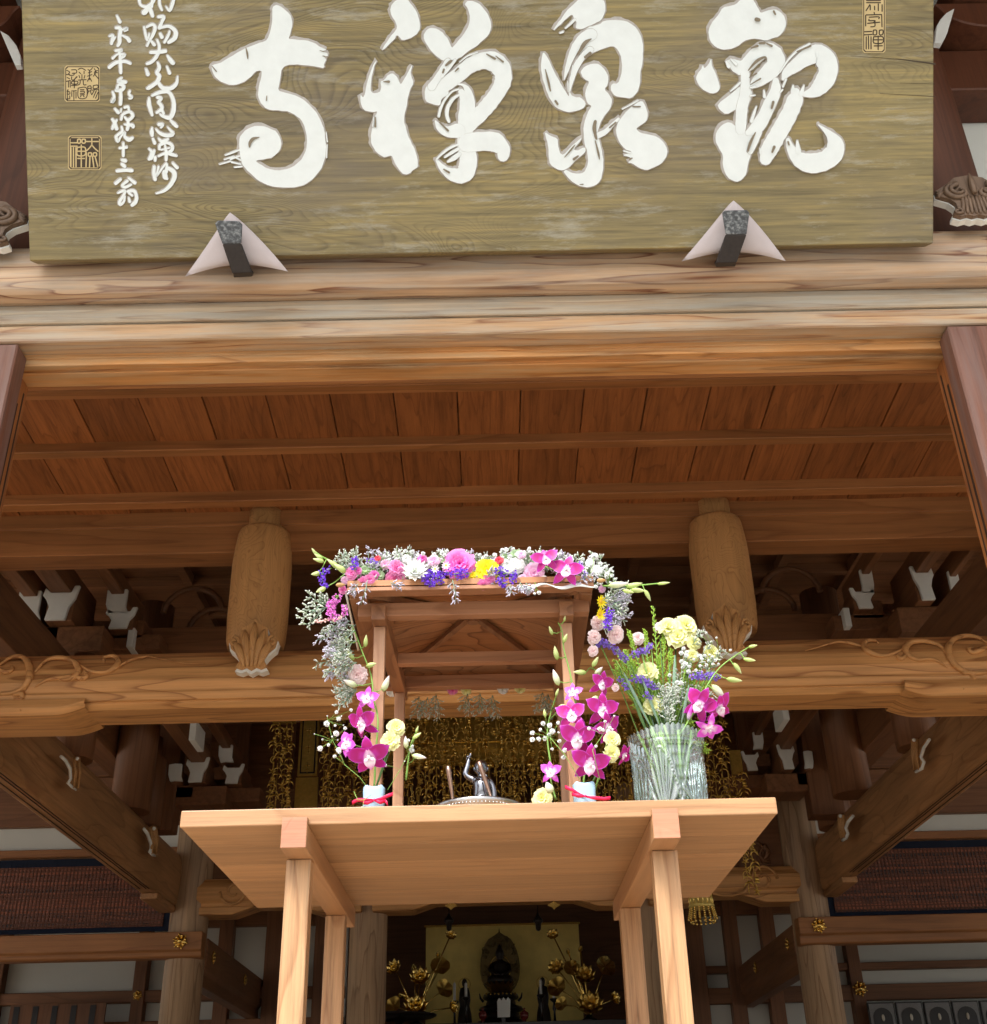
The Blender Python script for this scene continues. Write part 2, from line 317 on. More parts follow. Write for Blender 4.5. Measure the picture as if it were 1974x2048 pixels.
# --- struts with carved feet ---
def spiral(cx,cz,r0,turns,sgn,a0,n=22):
    return [(cx+math.cos(a0+sgn*2*PI*turns*i/n)*r0*(1-.82*i/n),cz+math.sin(a0+sgn*2*PI*turns*i/n)*r0*(1-.82*i/n)) for i in range(n+1)]
def carve_foot(cx,Yf,cz,wd,ht,parent,ori=0,mat=W_STRUT,right=True):
    "lotus nosing: fanned leaves, side curls, white scalloped lower edge; ori 0 faces the camera, +-1 faces along x"
    def P(u,v,d):
        if ori==0: return Vector((cx+u*wd,Yf-d,cz+v*ht))
        return Vector((cx-ori*d if ori else 0,Yf+u*wd*ori,cz+v*ht))
    m=MB(); ww=MB(); th=.035*wd/.25
    out=[(-.5,.62),(-.40,.78),(-.30,.68),(-.27,.9),(-.12,.98),(0,1.1),(.12,.98),(.27,.9),(.30,.68),(.40,.78),(.5,.62),(.46,.45),(.34,.34),(.25,.22),(.27,.10),(.33,.02),(.2,-.03),(.1,.01),(0,-.05),(-.1,.01),(-.2,-.03),(-.33,.02),(-.27,.10),(-.25,.22),(-.34,.34),(-.46,.45)]
    for mm,sc_,dz,d0,d1 in((m,1.,.0,-.02,th),(ww,1.04,-.05,-.03,th*.72)):
        b=len(mm.v); n=len(out)
        for d in(d0,d1):
            for u,v in out: mm.vert(P(u*sc_,(v-.4)*sc_+.4+dz,d))
        for i in range(n): j=(i+1)%n; mm.face((b+i,b+j,b+n+j,b+n+i))
        mm.face([b+i for i in range(n)]); mm.face([b+n+i for i in range(n)][::-1])
    for k,(u0,u1,v1) in enumerate(((0,0,1.02),(-.06,-.17,.86),(.06,.17,.86),(-.12,-.3,.6),(.12,.3,.6))):
        pts=[];rad=[]
        for i in range(9):
            t=i/8; pts.append(P(u0*1.3+(u1-u0*.6)*t**1.4,.02+(v1-.02)*t,th*1.0+.1*th*math.sin(PI*t))); rad.append(wd*(.022+.075*math.sin(PI*min(1,t**1.4*.92+.06))))
        m.tube(pts,rad,6)
    for sg in(-1,1):
        pts=[P(u,v,th*1.05) for u,v in spiral(.40*sg,.60,.115,1.2,sg,PI/2 if sg<0 else PI/2,16)]
        m.tube(pts,wd*.036,6)
        pts=[P(u,v,th*1.05) for u,v in((.30*sg,.04),(.24*sg,.15),(.27*sg,.3),(.42*sg,.44),(.49*sg,.6))]; m.tube(pts,wd*.02,5)
    o=part('foot_carving',m,mat,parent,0); part('white_edge',ww,WHITE,o,0)
def strut(pcx,ptop,pbot,pw_,Yc,neck=True,mat=W_STRUT,foot=None):
    top=at(pcx[0],ptop,Y=Yc); bot=at(pcx[1],pbot,Y=Yc); dep=(Yc)*math.cos(PITCH)+(bot.z-1.5)*math.sin(PITCH)
    rr=pw_/2*dep/F; h=top.z-bot.z; cx=(top.x+bot.x)/2
    m=MB()
    pr=[(rr*.90,0),(rr*.96,.05*h),(rr,.2*h),(rr*1.0,.55*h),(rr*.96,.66*h),(rr*.90,.755*h),(rr*.87,.775*h),(rr*.82,.785*h),(rr*.60,.787*h),(rr*.59,.80*h),(rr*.59,1.06*h)]
    m.lathe(pr[:-3],(cx,Yc,bot.z),36); m.lathe(pr[-3:],(cx,Yc,bot.z),24)
    return m,cx,rr,bot.z
for pcx,ptop,pbot,pwid,fc in(((525,521),1008,1300,122,(503,1337,94,84)),((1436,1443),988,1268,122,(1462,1303,94,84))):
    m,cx,rr,bz=strut(pcx,ptop,pbot,pwid,6.01)
    s=part('strut',m,W_STRUT,bevel=0,label='barrel shaped zelkova strut %s of the flowers'%('left' if cx<0 else 'right'))
    c0=at(fc[0],fc[1],Y=5.77); c1=at(fc[0],fc[1]-fc[3],Y=5.80); k=(5.84*math.cos(PITCH)+(c0.z-1.5)*math.sin(PITCH))/F
    carve_foot(c0.x,5.80,c0.z,fc[2]*k*1.02,(c1.z-c0.z),s,0)
# --- rainbow beam ---
Zt=Z(1290,5.98); 
prof=[(6.3,Zt),(6.0,Zt),(5.93,Z(1302,5.93)),(5.875,Z(1322,5.875)),(5.86,Z(1345,5.86)),(5.88,Z(1366,5.88)),(5.872,Z(1370,5.872)),(5.885,Z(1385,5.885)),(5.905,Z(1388,5.905)),(5.90,Z(1391,5.90)),(5.93,Z(1404,5.93)),(5.955,Z(1407,5.955)),(6.17,Z(1407,5.955)),(6.26,Z(1390,6.2)),(6.3,Z(1370,6.2))]
xa=at(150,1440,Y=5.9).x; xb=at(1830,1405,Y=5.9).x
a=MB(); a.prism(prof,xa-1.4,xb+1.4,'x',r=.5)
zlo=prof[11][1]
for s_,x0 in((-1,xa),(1,xb)):
    rows=[]
    sec=[(5.862,Z(1345,5.86)),(5.858,Z(1375,5.858)),(5.865,1)]
    # haunch: deeper end block with a curved shoulder
    for i in range(8):
        t=i/7; x=x0+s_*t*.16-(s_*.05); dz=-.042*math.sin(t*PI/2)
        rows.append([(x,5.87,Z(1378,5.87)),(x,5.852-.0*t,zlo+.03+dz*.8),(x,5.875,zlo+dz),(x,6.22,zlo+dz),(x,6.24,zlo+.2)])
    xe=x0+s_*1.4; rows.append([(xe,5.87,Z(1378,5.87)),(xe,5.852,zlo+.03-.042*.8),(xe,5.875,zlo-.042),(xe,6.22,zlo-.042),(xe,6.24,zlo+.2)])
    if s_>0: rows=[r_[::-1] for r_ in rows]
    a.grid(rows,0,.5,False)
kb=part('rainbow_beam',a,W_KORYO,bevel=.01,segs=2,label='great rounded crossbeam with carved scroll vines behind the flowers')
def vine(m,pts,wd,Yf=5.86,px=True):
    P=[]; W=[]
    for x,y,w_ in pts:
        # depth of the beam face at that height
        p=at(x,y,Y=Yf); 
        for (ya,za),(yb,zb_) in zip(prof[1:11],prof[2:12]):
            if min(za,zb_)<=p.z<=max(za,zb_): t=(p.z-za)/(zb_-za+1e-9); p=at(x,y,Y=ya+(yb-ya)*t); break
        P.append(p-Vector((0,.004,0))); W.append(w_*wd)
    Q=[];V=[]
    for i in range(len(P)-1):
        for t in(0,.34,.67): 
            p0=P[max(i-1,0)];p1=P[i];p2=P[i+1];p3=P[min(i+2,len(P)-1)]
            Q.append(.5*((2*p1)+(p2-p0)*t+(2*p0-5*p1+4*p2-p3)*t*t+(-p0+3*p1-3*p2+p3)*t**3)); V.append(W[i]+(W[i+1]-W[i])*t)
    Q.append(P[-1]);V.append(W[-1]); m.tube(Q,V,6)
VL=[[(0,1330,2),(22,1315,4),(45,1314,5),(58,1330,7),(60,1355,8),(48,1375,6),(25,1386,5),(0,1388,4)],
 [(0,1340,5),(12,1345,6),(25,1340,4),(25,1332,2)],
 [(70,1345,2),(95,1320,4),(125,1316,5),(150,1325,6),(158,1342,7),(148,1356,6),(128,1360,4),(112,1356,2)],
 [(70,1375,1.5),(95,1360,4),(120,1356,5),(145,1352,4)],
 [(160,1330,2),(180,1342,4),(210,1345,5),(232,1335,7),(238,1320,6),(225,1312,4),(208,1316,3),(210,1324,2)],
 [(240,1332,2),(262,1320,4),(285,1315,3),(296,1312,1)],
 [(62,1358,5),(50,1378,4),(38,1380,2)],[(28,1390,3),(45,1388,6),(42,1400,5),(30,1398,4),(34,1412,4),(42,1421,2)],
 [(153,1352,4),(165,1358,6),(175,1352,5),(170,1344,3)],
 [(298,1313,1),(330,1320,1.2),(370,1327,1),(410,1328,.6)]]
VR=[[(1974,1286,2),(1955,1275,4),(1930,1272,5),(1905,1280,6),(1896,1300,8),(1905,1325,7),(1925,1342,6),(1950,1347,5),(1974,1345,4)],
 [(1974,1295,5),(1960,1300,7),(1945,1306,5),(1936,1298,4),(1946,1294,3)],
 [(1896,1312,2),(1880,1292,4),(1850,1283,5),(1822,1285,6),(1810,1298,7),(1818,1312,6),(1835,1320,4),(1860,1318,4),(1880,1325,3),(1895,1337,1)],
 [(1805,1298,2),(1785,1308,4),(1760,1312,5),(1735,1303,7),(1727,1290,6),(1735,1281,4),(1752,1282,3),(1756,1288,2)],
 [(1724,1293,2),(1700,1287,4),(1675,1284,3),(1645,1292,1.5),(1610,1302,.8)],
 [(1925,1348,3),(1940,1346,6),(1948,1360,5),(1938,1372,4),(1926,1378,2)],
 [(1812,1310,3),(1800,1318,6),(1795,1310,4)]]
a=MB()
kk=5.86*.873/F+.0004
for V_ in(VL,VR):
    a=MB()
    for v in V_: vine(a,v,kk*1.05)
    part('scroll_carving',a,W_KORYO,kb,0)
a=MB(); 
for q in([(1800,1338,0)],):pass
# --- deep side beams, their struts ---
YC=10.9
xiL=at(349.4,1808.8,Y=YC-.2).x; zbL=at(349.4,1808.8,Y=YC-.2).z; xoL=at(312,1806,Y=YC-.2).x
xiR=at(1649,1780.5,Y=YC-.2).x; zbR=zbL; xoR=at(1683,1775,Y=YC-.2).x
ztL=at(399.7,1771.7,x=xiL).z
zts=zbL+.46
for s_,xi,xo in((-1,xiL,xoL),(1,xiR,xoR)):
    a=MB(); e=(xo-xi)
    P=[(xi,zbL+.03),(xi+e*.12,zbL),(xo-e*.02,zbL),(xo+e*.05,zbL+.2),(xo,zts-.04),(xo-e*.2,zts),(xi+e*.2,zts),(xi-e*.06,zts-.08),(xi-e*.10,zbL+.2),(xi-e*.04,zbL+.055)]
    if s_>0: P=P[::-1]
    a.prism(P,5.7,YC-.1,'y',r=.3)
    a.box(min(xi,xo)+.01,max(xi,xo)-.01,YC-.75,YC-.1,zbL-.055,zbL-.002)
    sb=part('side_beam',a,wood('side_beam_zelkova_%s'%('w' if s_<0 else 'e'),(.40,.21,.09),(.22,.10,.04),'y',1.4,8,.6,.2,.5,.2,.1,.2),bevel=.012,segs=2)
    g=MB()
    for k in(.25,.4,.7): g.box(min(xi+e*k,xi+e*(k+.03)),max(xi+e*k,xi+e*(k+.03)),5.9,YC-.9,zbL-.004,zbL+.002)
    part('beam_groove_shade',g,DARK,sb,0)  # dark strips under the beam, shade painted in place of cut grooves
# short posts standing on the side beams with carved feet
for s_,(pa,pb,wd) in ((-1,((300,1505),(290,1640),82)),(-1,((150,1440),(140,1560),96)),(1,((1630,1500),(1645,1610),80)),(1,((1850,1440),(1842,1545),96))):
    xc=(xiL+xoL)/2 if s_<0 else (xiR+xoR)/2
    p=at(pb[0],pb[1],x=xc+(-s_)*.02)
    yy=max(6.6,min(10.3,p.y)); rr=.15
    m=MB(); m.lathe([(rr,zts-.02),(rr*1.02,zts+.3),(rr*.96,zts+.55),(rr*.6,zts+.6),(rr*.6,zts+.75)],(xc,yy,0),24)
    s=part('short_post',m,W_DARKZ,bevel=0)
    
    SF={(-1,290):([(288,1658),(295,1668),(301,1685),(302,1697),(299,1703),(304,1709),(310,1712)],[(306,1655),(309,1680),(308,1708)]),(-1,140):([(122,1513),(131,1521),(140,1537),(141,1558),(136,1566),(143,1573),(152,1580)],[(152,1515),(155,1545),(152,1576)]),
        (1,1645):([(1706,1632),(1696,1644),(1692,1656),(1696,1667),(1692,1676),(1685,1681)],[(1683,1630),(1684,1655),(1687,1676)]),(1,1842):([(1859,1479),(1848,1495),(1842,1514),(1848,1524),(1844,1537),(1832,1544)],[(1830,1478),(1830,1510),(1834,1540)])}[(s_,pb[0])]
    m=MB(); w2=MB(); xq=xc-s_*.19; kq=pxm_(at(*SF[0][2],x=xq))
    m.tube([at(*q,x=xq-s_*.0) for q in SF[1]],[8*kq,9*kq,4*kq],7)
    for o_ in(-5,4): m.tube([at(q[0]+o_,q[1],x=xq-s_*.02) for q in SF[1]],[3.*kq,3.6*kq,2*kq],6)
    m.tube([at(q[0]+s_*-3,q[1],x=xq) for q in SF[0]],3.6*kq,6)
    w2.tube([at(*q,x=xq-s_*.012) for q in SF[0]],[3.2*kq,3.4*kq,3.6*kq,3.2*kq,3.4*kq,3.*kq,2*kq][:len(SF[0])],6)
    q_=SF[1][0]; w2.ball(at(q_[0]+2*-s_,q_[1]+2,x=xq-s_*.04),4*kq,6)
    fo=part('foot_carving',m,W_STRUT,s,0); part('white_edge',w2,WHITE,fo,0)
# --- columns at the inner line ---
def column(pxb,pyb,wpx,Y,z1,name='column',z0=1.345,mat=W_COL,label=None):
    p=at(pxb,pyb,Y=Y); d=Y*math.cos(PITCH)+(p.z-1.5)*math.sin(PITCH); r_=wpx/2*d/F
    m=MB(); m.lathe([(r_,z0),(r_,z1-.25),(r_*.97,z1-.08),(r_*.9,z1)],(p.x,Y,0),32)
    return part(name,m,mat,bevel=0,label=label),p.x,r_
zc_top=4.6
cL,cxL,crL=column(366,1960,78,YC,zc_top,label='outer zelkova column at lower left under the gold nail cover')
cR,cxR,crR=column(1640,1960,78,YC,zc_top,label='outer zelkova column at lower right under the gold nail cover')
cM,cxM,crM=column(735,1930,76,YC+.1,zc_top,label='zelkova column left of the altar, behind the table legs')
cN,cxN,crN=column(1292,1930,70,YC+.1,zc_top)
def nail_cover(c,parent,n=(0,-1,0),s=.055):
    m=MB(); c=Vector(c); N=Vector(n)
    m.lathe([(s*.95,0),(s*.9,s*.18),(s*.35,s*.25),(s*.3,s*.5),(.0001,s*.55)],c,6,axis=N)
    X=N.orthogonal().normalized(); Y_=N.cross(X)
    for k in range(6):
        a_=PI/6+k*PI/3; q=c+(X*math.cos(a_)+Y_*math.sin(a_))*s*.72+N*s*.2; m.ball(q,s*.24,6)
        a_=k*PI/3; q=c+(X*math.cos(a_)+Y_*math.sin(a_))*s*1.0+N*s*.12; m.ball(q,s*.15,5)
    part('nail_cover',m,GOLD,parent,0)
# long rails (nageshi) outward from the columns
for s_,cx,pt,pb,pc,edge in((-1,cxL,(200,1867),(200,1906),(200,1918),405),(1,cxR,(1780,1830),(1780,1866),(1780,1884),1595)):
    yf=YC-crL-.06; zt=zc(pt[1],yf,pt[0]); zm=zc(pb[1],yf,pb[0]); zl=zc(pc[1],yf,pc[0])
    xe=at(edge,1866 if s_<0 else 1832,Y=yf).x; xf=s_*9
    a=MB(); a.prism([(yf,zt),(yf,zm+.01),(yf+.02,zm),(yf+.03,zl+.01),(yf+.05,zl),(yf+.16,zl),(yf+.16,zt)],min(xe,xf),max(xe,xf),'x')
    rl=part('rail',a,W_CEILX,label='red brown rail with a gold nail cover on the %s column'%('left' if s_<0 else 'right'))
    nx=at(361,1880,Y=yf).x if s_<0 else at(1637,1850,Y=yf).x
    nail_cover((nx,yf-.001,(zt+zm)/2),rl,s=.062)
    # depth rails going back from the column
    a=MB(); xs_=xe-s_*.04
    zt2=zt-.02; a.prism([(xe-s_*.0,zt2),(xe-s_*.0,zt2-.26),(xe+s_*.03,zt2-.30),(xe+s_*.03,zt2-.40),(xe+s_*.15,zt2-.40),(xe+s_*.15,zt2)][::(1 if s_>0 else -1)],YC+.02,15.2,'y')
    dr=part('deep_rail',a,W_DARKY)
    for k in range(3): nail_cover((xe-s_*.002,YC+.25+k*1.5,zt2-.13),dr,n=(-s_,0,0),s=.05)
# wall band above the blinds
for s_,cx in((-1,cxL),(1,cxR)):
    q=(lambda y_: zc(y_,YC)) 
    ys=(1560,1655,1700,1716) if s_<0 else (1540,1630,1664,1680)
    pxq=150 if s_<0 else 1850
    zs=[zc(v,YC,pxq) for v in ys]; xf=s_*9
    x0,x1=min(cx,xf),max(cx,xf)
    a=MB(); a.box(x0,x1,YC-.07,YC+.12,zs[1],zs[0]); a.box(x0,x1,YC-.09,YC+.12,zs[0]+.003,zs[0]+.35); part('upper_rail',a,W_DARKX)
    a=MB(); a.box(x0,x1,YC,YC+.08,zs[2],zs[1]-.002,r=0); part('plaster_band',a,PLASTER,bevel=0)
    a=MB(); a.box(x0,x1,YC-.05,YC+.1,zs[3],zs[2]-.002); part('thin_rail',a,W_CEILX)
# inner rainbow beam at the column line with carved ends
zi0=zc(1750,YC,987); zi1=zc(1806,YC,987)
a=MB(); a.prism([(YC-.10,zi0),(YC-.15,zi0-.08),(YC-.15,zi1+.06),(YC-.12,zi1+.03),(YC-.12,zi1),(YC+.14,zi1),(YC+.14,zi0)],cxL,cxR,'x')
for sx,c_ in((1,cxL),(-1,cxM),(1,cxM),(-1,cxN),(1,cxN),(-1,cxR)):
    x0=c_+sx*.05; x1=c_+sx*.62; P_=[(min(x0,x1),0)]
    a.hexa([(x0,YC-.13,zi1-.07),(x0+sx*.36,YC-.13,zi1-.07),(x0+sx*.36,YC+.13,zi1-.07),(x0,YC+.13,zi1-.07),(x0,YC-.13,zi1-.002),(x1,YC-.13,zi1-.002),(x1,YC+.13,zi1-.002),(x0,YC+.13,zi1-.002)] if sx>0 else
           [(x0+sx*.36,YC-.13,zi1-.07),(x0,YC-.13,zi1-.07),(x0,YC+.13,zi1-.07),(x0+sx*.36,YC+.13,zi1-.07),(x1,YC-.13,zi1-.002),(x0,YC-.13,zi1-.002),(x0,YC+.13,zi1-.002),(x1,YC+.13,zi1-.002)])
ib=part('inner_beam',a,W_KORYO)
a=MB()
for sx,c_ in((1,cxL),(-1,cxM),(1,cxM),(-1,cxN),(1,cxN),(-1,cxR)):
    zm=(zi0+zi1)/2
    a=MB(); P=[(c_+sx*(.30+u),YC-.16,zm-.02+v) for u,v in spiral(.12,.02,.13,1.4,sx,PI,18)]; a.tube(P,.013,5)
    P=[(c_+sx*(.30+u),YC-.158,zm-.02+v) for u,v in((.24,.0),(.3,-.09),(.42,-.12),(.6,-.1),(.75,-.04))]; a.tube(P,[.02,.018,.014,.01,.004],5); part('scroll_carving',a,W_KORYO,ib,0)
# carved transoms on the inner beam (beside the columns)
for s_,x0,x1 in((-1,cxL+.25,cxM-.25),(1,cxN+.25,cxR-.25)):
    a=MB(); z0=zi0; z1=zi0+.85
    a.box(x0-.1,x1+.1,YC+.03,YC+.06,z0,z1,r=.1)
    for k in range(46):
        cx=RNG.uniform(x0,x1); cz=RNG.uniform(z0+.06,z1-.08); r_=RNG.uniform(.05,.11); t0=RNG.uniform(0,2*PI)
        P=[(u,YC+.0+RNG.uniform(-.02,.01),v) for u,v in spiral(cx,cz,r_,RNG.uniform(.5,1.1),RNG.choice((-1,1)),t0,9)]
        a.tube(P,[r_*.28*(1-.08*i) for i in range(len(P))],5)
    part('carved_transom',a,W_DARKX,bevel=0)
# inner upper structure: post + beams between the side beams and transoms
a=MB()
for y_,z_ in((8.6,4.05),(10.6,4.35)): a.box(-3.4,3.4,y_,y_+.24,z_+.9,z_+1.25)
part('upper_crossbeam',a,W_DARKX)
# depth beams above the side beams
for s_ in(-1,1):
    xx=s_*3.05; p=at(130,1297,x=-3.05) if s_<0 else at(1838,1258,x=3.05)
    for dx,(q0,q1) in ((0,((130,1297),(78,1297))),):
        z1=p.z; z0=z1-.36
        a=MB(); a.box(min(xx,xx+s_*.2),max(xx,xx+s_*.2),5.9,YC+.2,z0,z1); part('upper_side_beam',a,W_DARKY)
# bracket blocks with white painted ends, each under a rafter arm
UB=[(.05,.05),(.22,.2),(.78,.2),(.85,0),(1,0),(.92,.38),(.78,.62),(.72,1),(.15,1),(.22,.62),(.11,.40),(0,.28)]
def bracket(px,py,wpx,hpx,Y,mirror=False,kind='u',arm=True):
    p0=at(px-wpx/2,py,Y=Y); p1=at(px+wpx/2,py+hpx,Y=Y); wx=p1.x-p0.x; hz=p0.z-p1.z
    m=MB()
    if kind=='u':
        prof_=[((p0.x+(1-u if mirror else u)*wx),p0.z-v*hz) for u,v in UB]
    else:
        prof_=[(p0.x,p0.z-.02*hz),(p0.x+wx*.45,p0.z+.03*hz),(p0.x+wx*.95,p0.z),(p0.x+wx*.95,p0.z-.7*hz),(p0.x+wx*1.1,p0.z-hz),(p0.x+.5*wx,p0.z-.96*hz),(p0.x+.2*wx,p0.z-hz),(p0.x+.02*wx,p0.z-.6*hz)]
        if mirror: prof_=[(p0.x+p1.x-a_,b_) for a_,b_ in prof_]
    m.prism(prof_,Y,Y+.03,'y',r=.5)
    w_=MB(); w_.box(p0.x+wx*.12,p1.x-wx*.12,Y+.031,Y+.55,p1.z+.01*hz,p0.z-hz*.22)
    if arm: w_.box(p0.x+wx*.2,p1.x-wx*.2,(6.35 if py<1400 else 8.4),Y+.55,p0.z-hz*.195,p0.z+hz*.45)
    w_.box(p0.x-wx*.7,p1.x+wx*.7,Y+.12,Y+.45,p1.z-hz*.75,p1.z-.004)
    o=part('bracket',w_,W_DARKY,bevel=.006); part('white_end',m,WHITE,o,.004)
for s_ in(-1,1):
    f=(lambda x,y: (x,y)) if s_<0 else (lambda x,y: (1974-x-6,y-40))
    for (x,y,w_,h_,Y,k,arm) in ((57,1182,36,58,8.0,'p',True),(119,1172,60,66,8.0,'u',True),(233,1179,36,48,8.25,'p',True),(241,1215,57,40,8.25,'u',False),
                           (394,1515,42,48,9.8,'u',True),(451,1490,26,34,10.0,'p',True),(466,1528,40,38,10.0,'u',False),(350,1528,24,34,9.8,'p',False)):
        X,Y2=f(x,y); Y2+= -0 if s_<0 else 0
        if s_>0 and y>1400: Y2=y-26
        bracket(X,Y2,w_,h_,Y,s_>0,k,arm)
    # slanting white faces seen on block sides
    for (x,y,Y) in ((270,1255,8.3),(394,1440,8.6)):
        X,Y2=f(x,y); p=at(X,Y2,Y=Y); m=MB(); 
        m.hexa([(p.x-.05,Y,p.z-.16),(p.x+.0,Y,p.z-.16),(p.x+.0,Y+.3,p.z-.16),(p.x-.05,Y+.3,p.z-.16),(p.x-.05,Y,p.z),(p.x,Y,p.z),(p.x,Y+.3,p.z),(p.x-.05,Y+.3,p.z)])
        part('white_end',m,WHITE,hall,.004)
    # curved bracket arms (dark)
    for (x,y,r_) in ((385,1225,.22),(430,1262,.2)):
        X,Y2=f(x,y); p=at(X,Y2,Y=8.8); m=MB()
        m.tube([(p.x+math.cos(t)*r_*1.1,8.8,p.z+math.sin(t)*r_) for t in[PI*i/10 for i in range(11)]],.026,6); part('curved_arm',m,W_DARKX,bevel=0)
# posts behind the rainbow beam running down to the side beams
for s_,px in((-1,275),(1,1690)):
    p=at(px,1500,Y=9.3); a=MB(); a.lathe([(.16,zts),(.16,5.8)],(p.x,9.3,0),20); part('inner_post',a,W_DARKZ,bevel=0)
    p=at(px+(-s_)*60,1450,Y=9.9); a=MB(); a.box(p.x-.14,p.x+.14,9.9,10.1,zts,5.8); part('inner_post',a,W_DARKZ)
# --- innermost walls and altar room ---
YW=13.6
for s_,f in((-1,lambda x:x),(1,lambda x:1974-x)):
    x0,x1=(-9,at(690,1950,Y=YW).x) if s_<0 else (at(1320,1950,Y=YW).x,9)
    zsp=zc(1840,YW,987); a=MB(); a.box(x0,x1,YW+.1,YW+.2,1.345,zsp,r=0); part('plaster_wall',a,PLASTER,bevel=0); a=MB(); a.box(x0,x1,YW+.02,YW+.2,zsp+.001,7); part('upper_boarding',a,W_DARKX,bevel=0)
    pxq=150 if s_<0 else 1850
    lines=((1984,2008),(2046,2070)) if s_<0 else ((1922,1937),(1966,1998))
    for p0,p1 in lines:
        a=MB(); a.box(x0,x1,YW-.02,YW+.098,zc(p1,YW,pxq),zc(p0,YW,pxq)); part('wall_rail',a,W_DARKX)
    pp=[(284,26),(0,22),(448,30),(545,34),(640,26)] if s_<0 else [(1708,26),(1545,30),(1470,30),(1395,34),(1350,20)]
    for px,wp in pp:
        p=at(px,1940,Y=YW); hw=wp/2*(YW*.873+.3)/F
        a=MB(); a.box(p.x-hw,p.x+hw,YW-.05,YW+.0975,1.345,6.5); o=part('wall_post',a,W_DARKZ)
    if s_<0: nail_cover((at(278,1992,Y=YW).x,YW-.052,zc(1992,YW,278)),o,s=.05)
    else: nail_cover((at(1717,1979,Y=YW).x,YW-.055,zc(1979,YW,1717)),o,s=.075)
    cc_,cx_,_=column(524 if s_<0 else 1490,2020,54,12.4,2.0 if s_<0 else 2.05)
a=MB(); a.box(-9,9,16.6,16.8,1.345,7,r=0); part('back_wall',a,W_DARKX,bevel=0)
for s_ in(-1,1):
    a=MB(); a.box(min(s_*9,s_*9.2),max(s_*9,s_*9.2),6.2,16.8,4.3,7,r=0); part('side_wall',a,W_DARKY,bevel=0)  # unseen walls, left open below so added daylight brightens the hall
# coffered main ceiling
a=MB(); a.box(-9,9,6.2,16.8,6.4,6.5,r=.2)
for i in range(-12,13): a.box(i*.7-.04,i*.7+.04,6.2,16.6,6.3,6.399,r=.4)
for j in range(15): a.box(-9,9,6.4+j*.7,6.48+j*.7,6.305,6.397,r=.6)
part('coffered_ceiling',a,W_DARKX,bevel=0)
# --- outside: posts, brackets, roof over the name board ---
a=MB(); a.box(-9,9,3.9,3.98,Z(470,3.44)-.3,8,r=0); part('outer_plaster',a,PLASTER,bevel=0)
for s_,(b0,b1) in((1,((1880,470),(1912,200))),(-1,((28,500),(58,180)))):
    p=at(b0[0]+(0 if s_>0 else 0),b0[1],Y=3.8); pe=at(1974 if s_>0 else -8,430,Y=3.8) if s_>0 else at(-10,300,Y=3.8)
    xo=pe.x; xi=xo-s_*.62
    m=MB(); cx=(xo+xi)/2; m.lathe([(.31,Z(470,3.44)-.02),(.31,8)],(cx,3.86,0),40); s=part('outer_post',m,W_POST,bevel=0)
    yb=(95,178,197) if s_>0 else (118,190,205); pxq=1930 if s_>0 else 20
    a=MB(); x0,x1=(cx,9) if s_>0 else (-9,cx)
    a.prism([(3.74,zc(yb[0],3.70,pxq)),(3.70,zc(yb[0],3.70,pxq)-.02),(3.70,zc(yb[1],3.70,pxq)),(3.72,zc(yb[1],3.70,pxq)-.004),(3.80,zc(yb[1],3.70,pxq)-.01),(3.899,zc(yb[1],3.70,pxq)-.01),(3.899,zc(yb[0],3.70,pxq))],x0,x1,'x')
    part('outer_rail',a,W_POST)
    # boat shaped arm above with white end
    zt=zc(20 if s_>0 else 25,3.62,pxq); zb_=zc(yb[0],3.68,pxq)+.002
    a=MB(); ex=at(1880 if s_>0 else 33,60,Y=3.6).x
    n=8; prof_=[(ex+s_*.0,zt)]+[(ex+s_*(.03+.22*(i/n)**1.6),zt-(.05)-(zt-zb_-.07)*math.sin(PI/2*i/n)) for i in range(n+1)]+[(ex+s_*1.5,zb_+.0),(ex+s_*1.5,zt)]
    if s_>0: prof_=prof_[::-1]
    a.prism(prof_,3.58,3.9,'y'); o=part('outer_bracket',a,W_POST)
    cr=[(1906,24),(1890,33),(1878,46),(1870,60),(1866,92),(1880,94),(1892,72)] if s_>0 else [(3,68),(20,78),(36,98),(44,118),(45,136),(33,137),(22,112)]
    b_=len(a.v); a=MB(); Q=[at(x_,y_,Y=3.55) for x_,y_ in cr]; a.prism([(q.x,q.z) for q in Q],3.53,3.56,'y'); part('white_end',a,WHITE,o,.002)
    a=MB(); a.box(*( (ex+.1,9) if s_>0 else (-9,ex-.1)),3.45,3.9,zt+.02,zt+.2); a.box(*( (ex+.35,9) if s_>0 else (-9,ex-.35)),3.40,3.9,zt+.24,zt+.5); part('outer_bracket',a,W_POST)
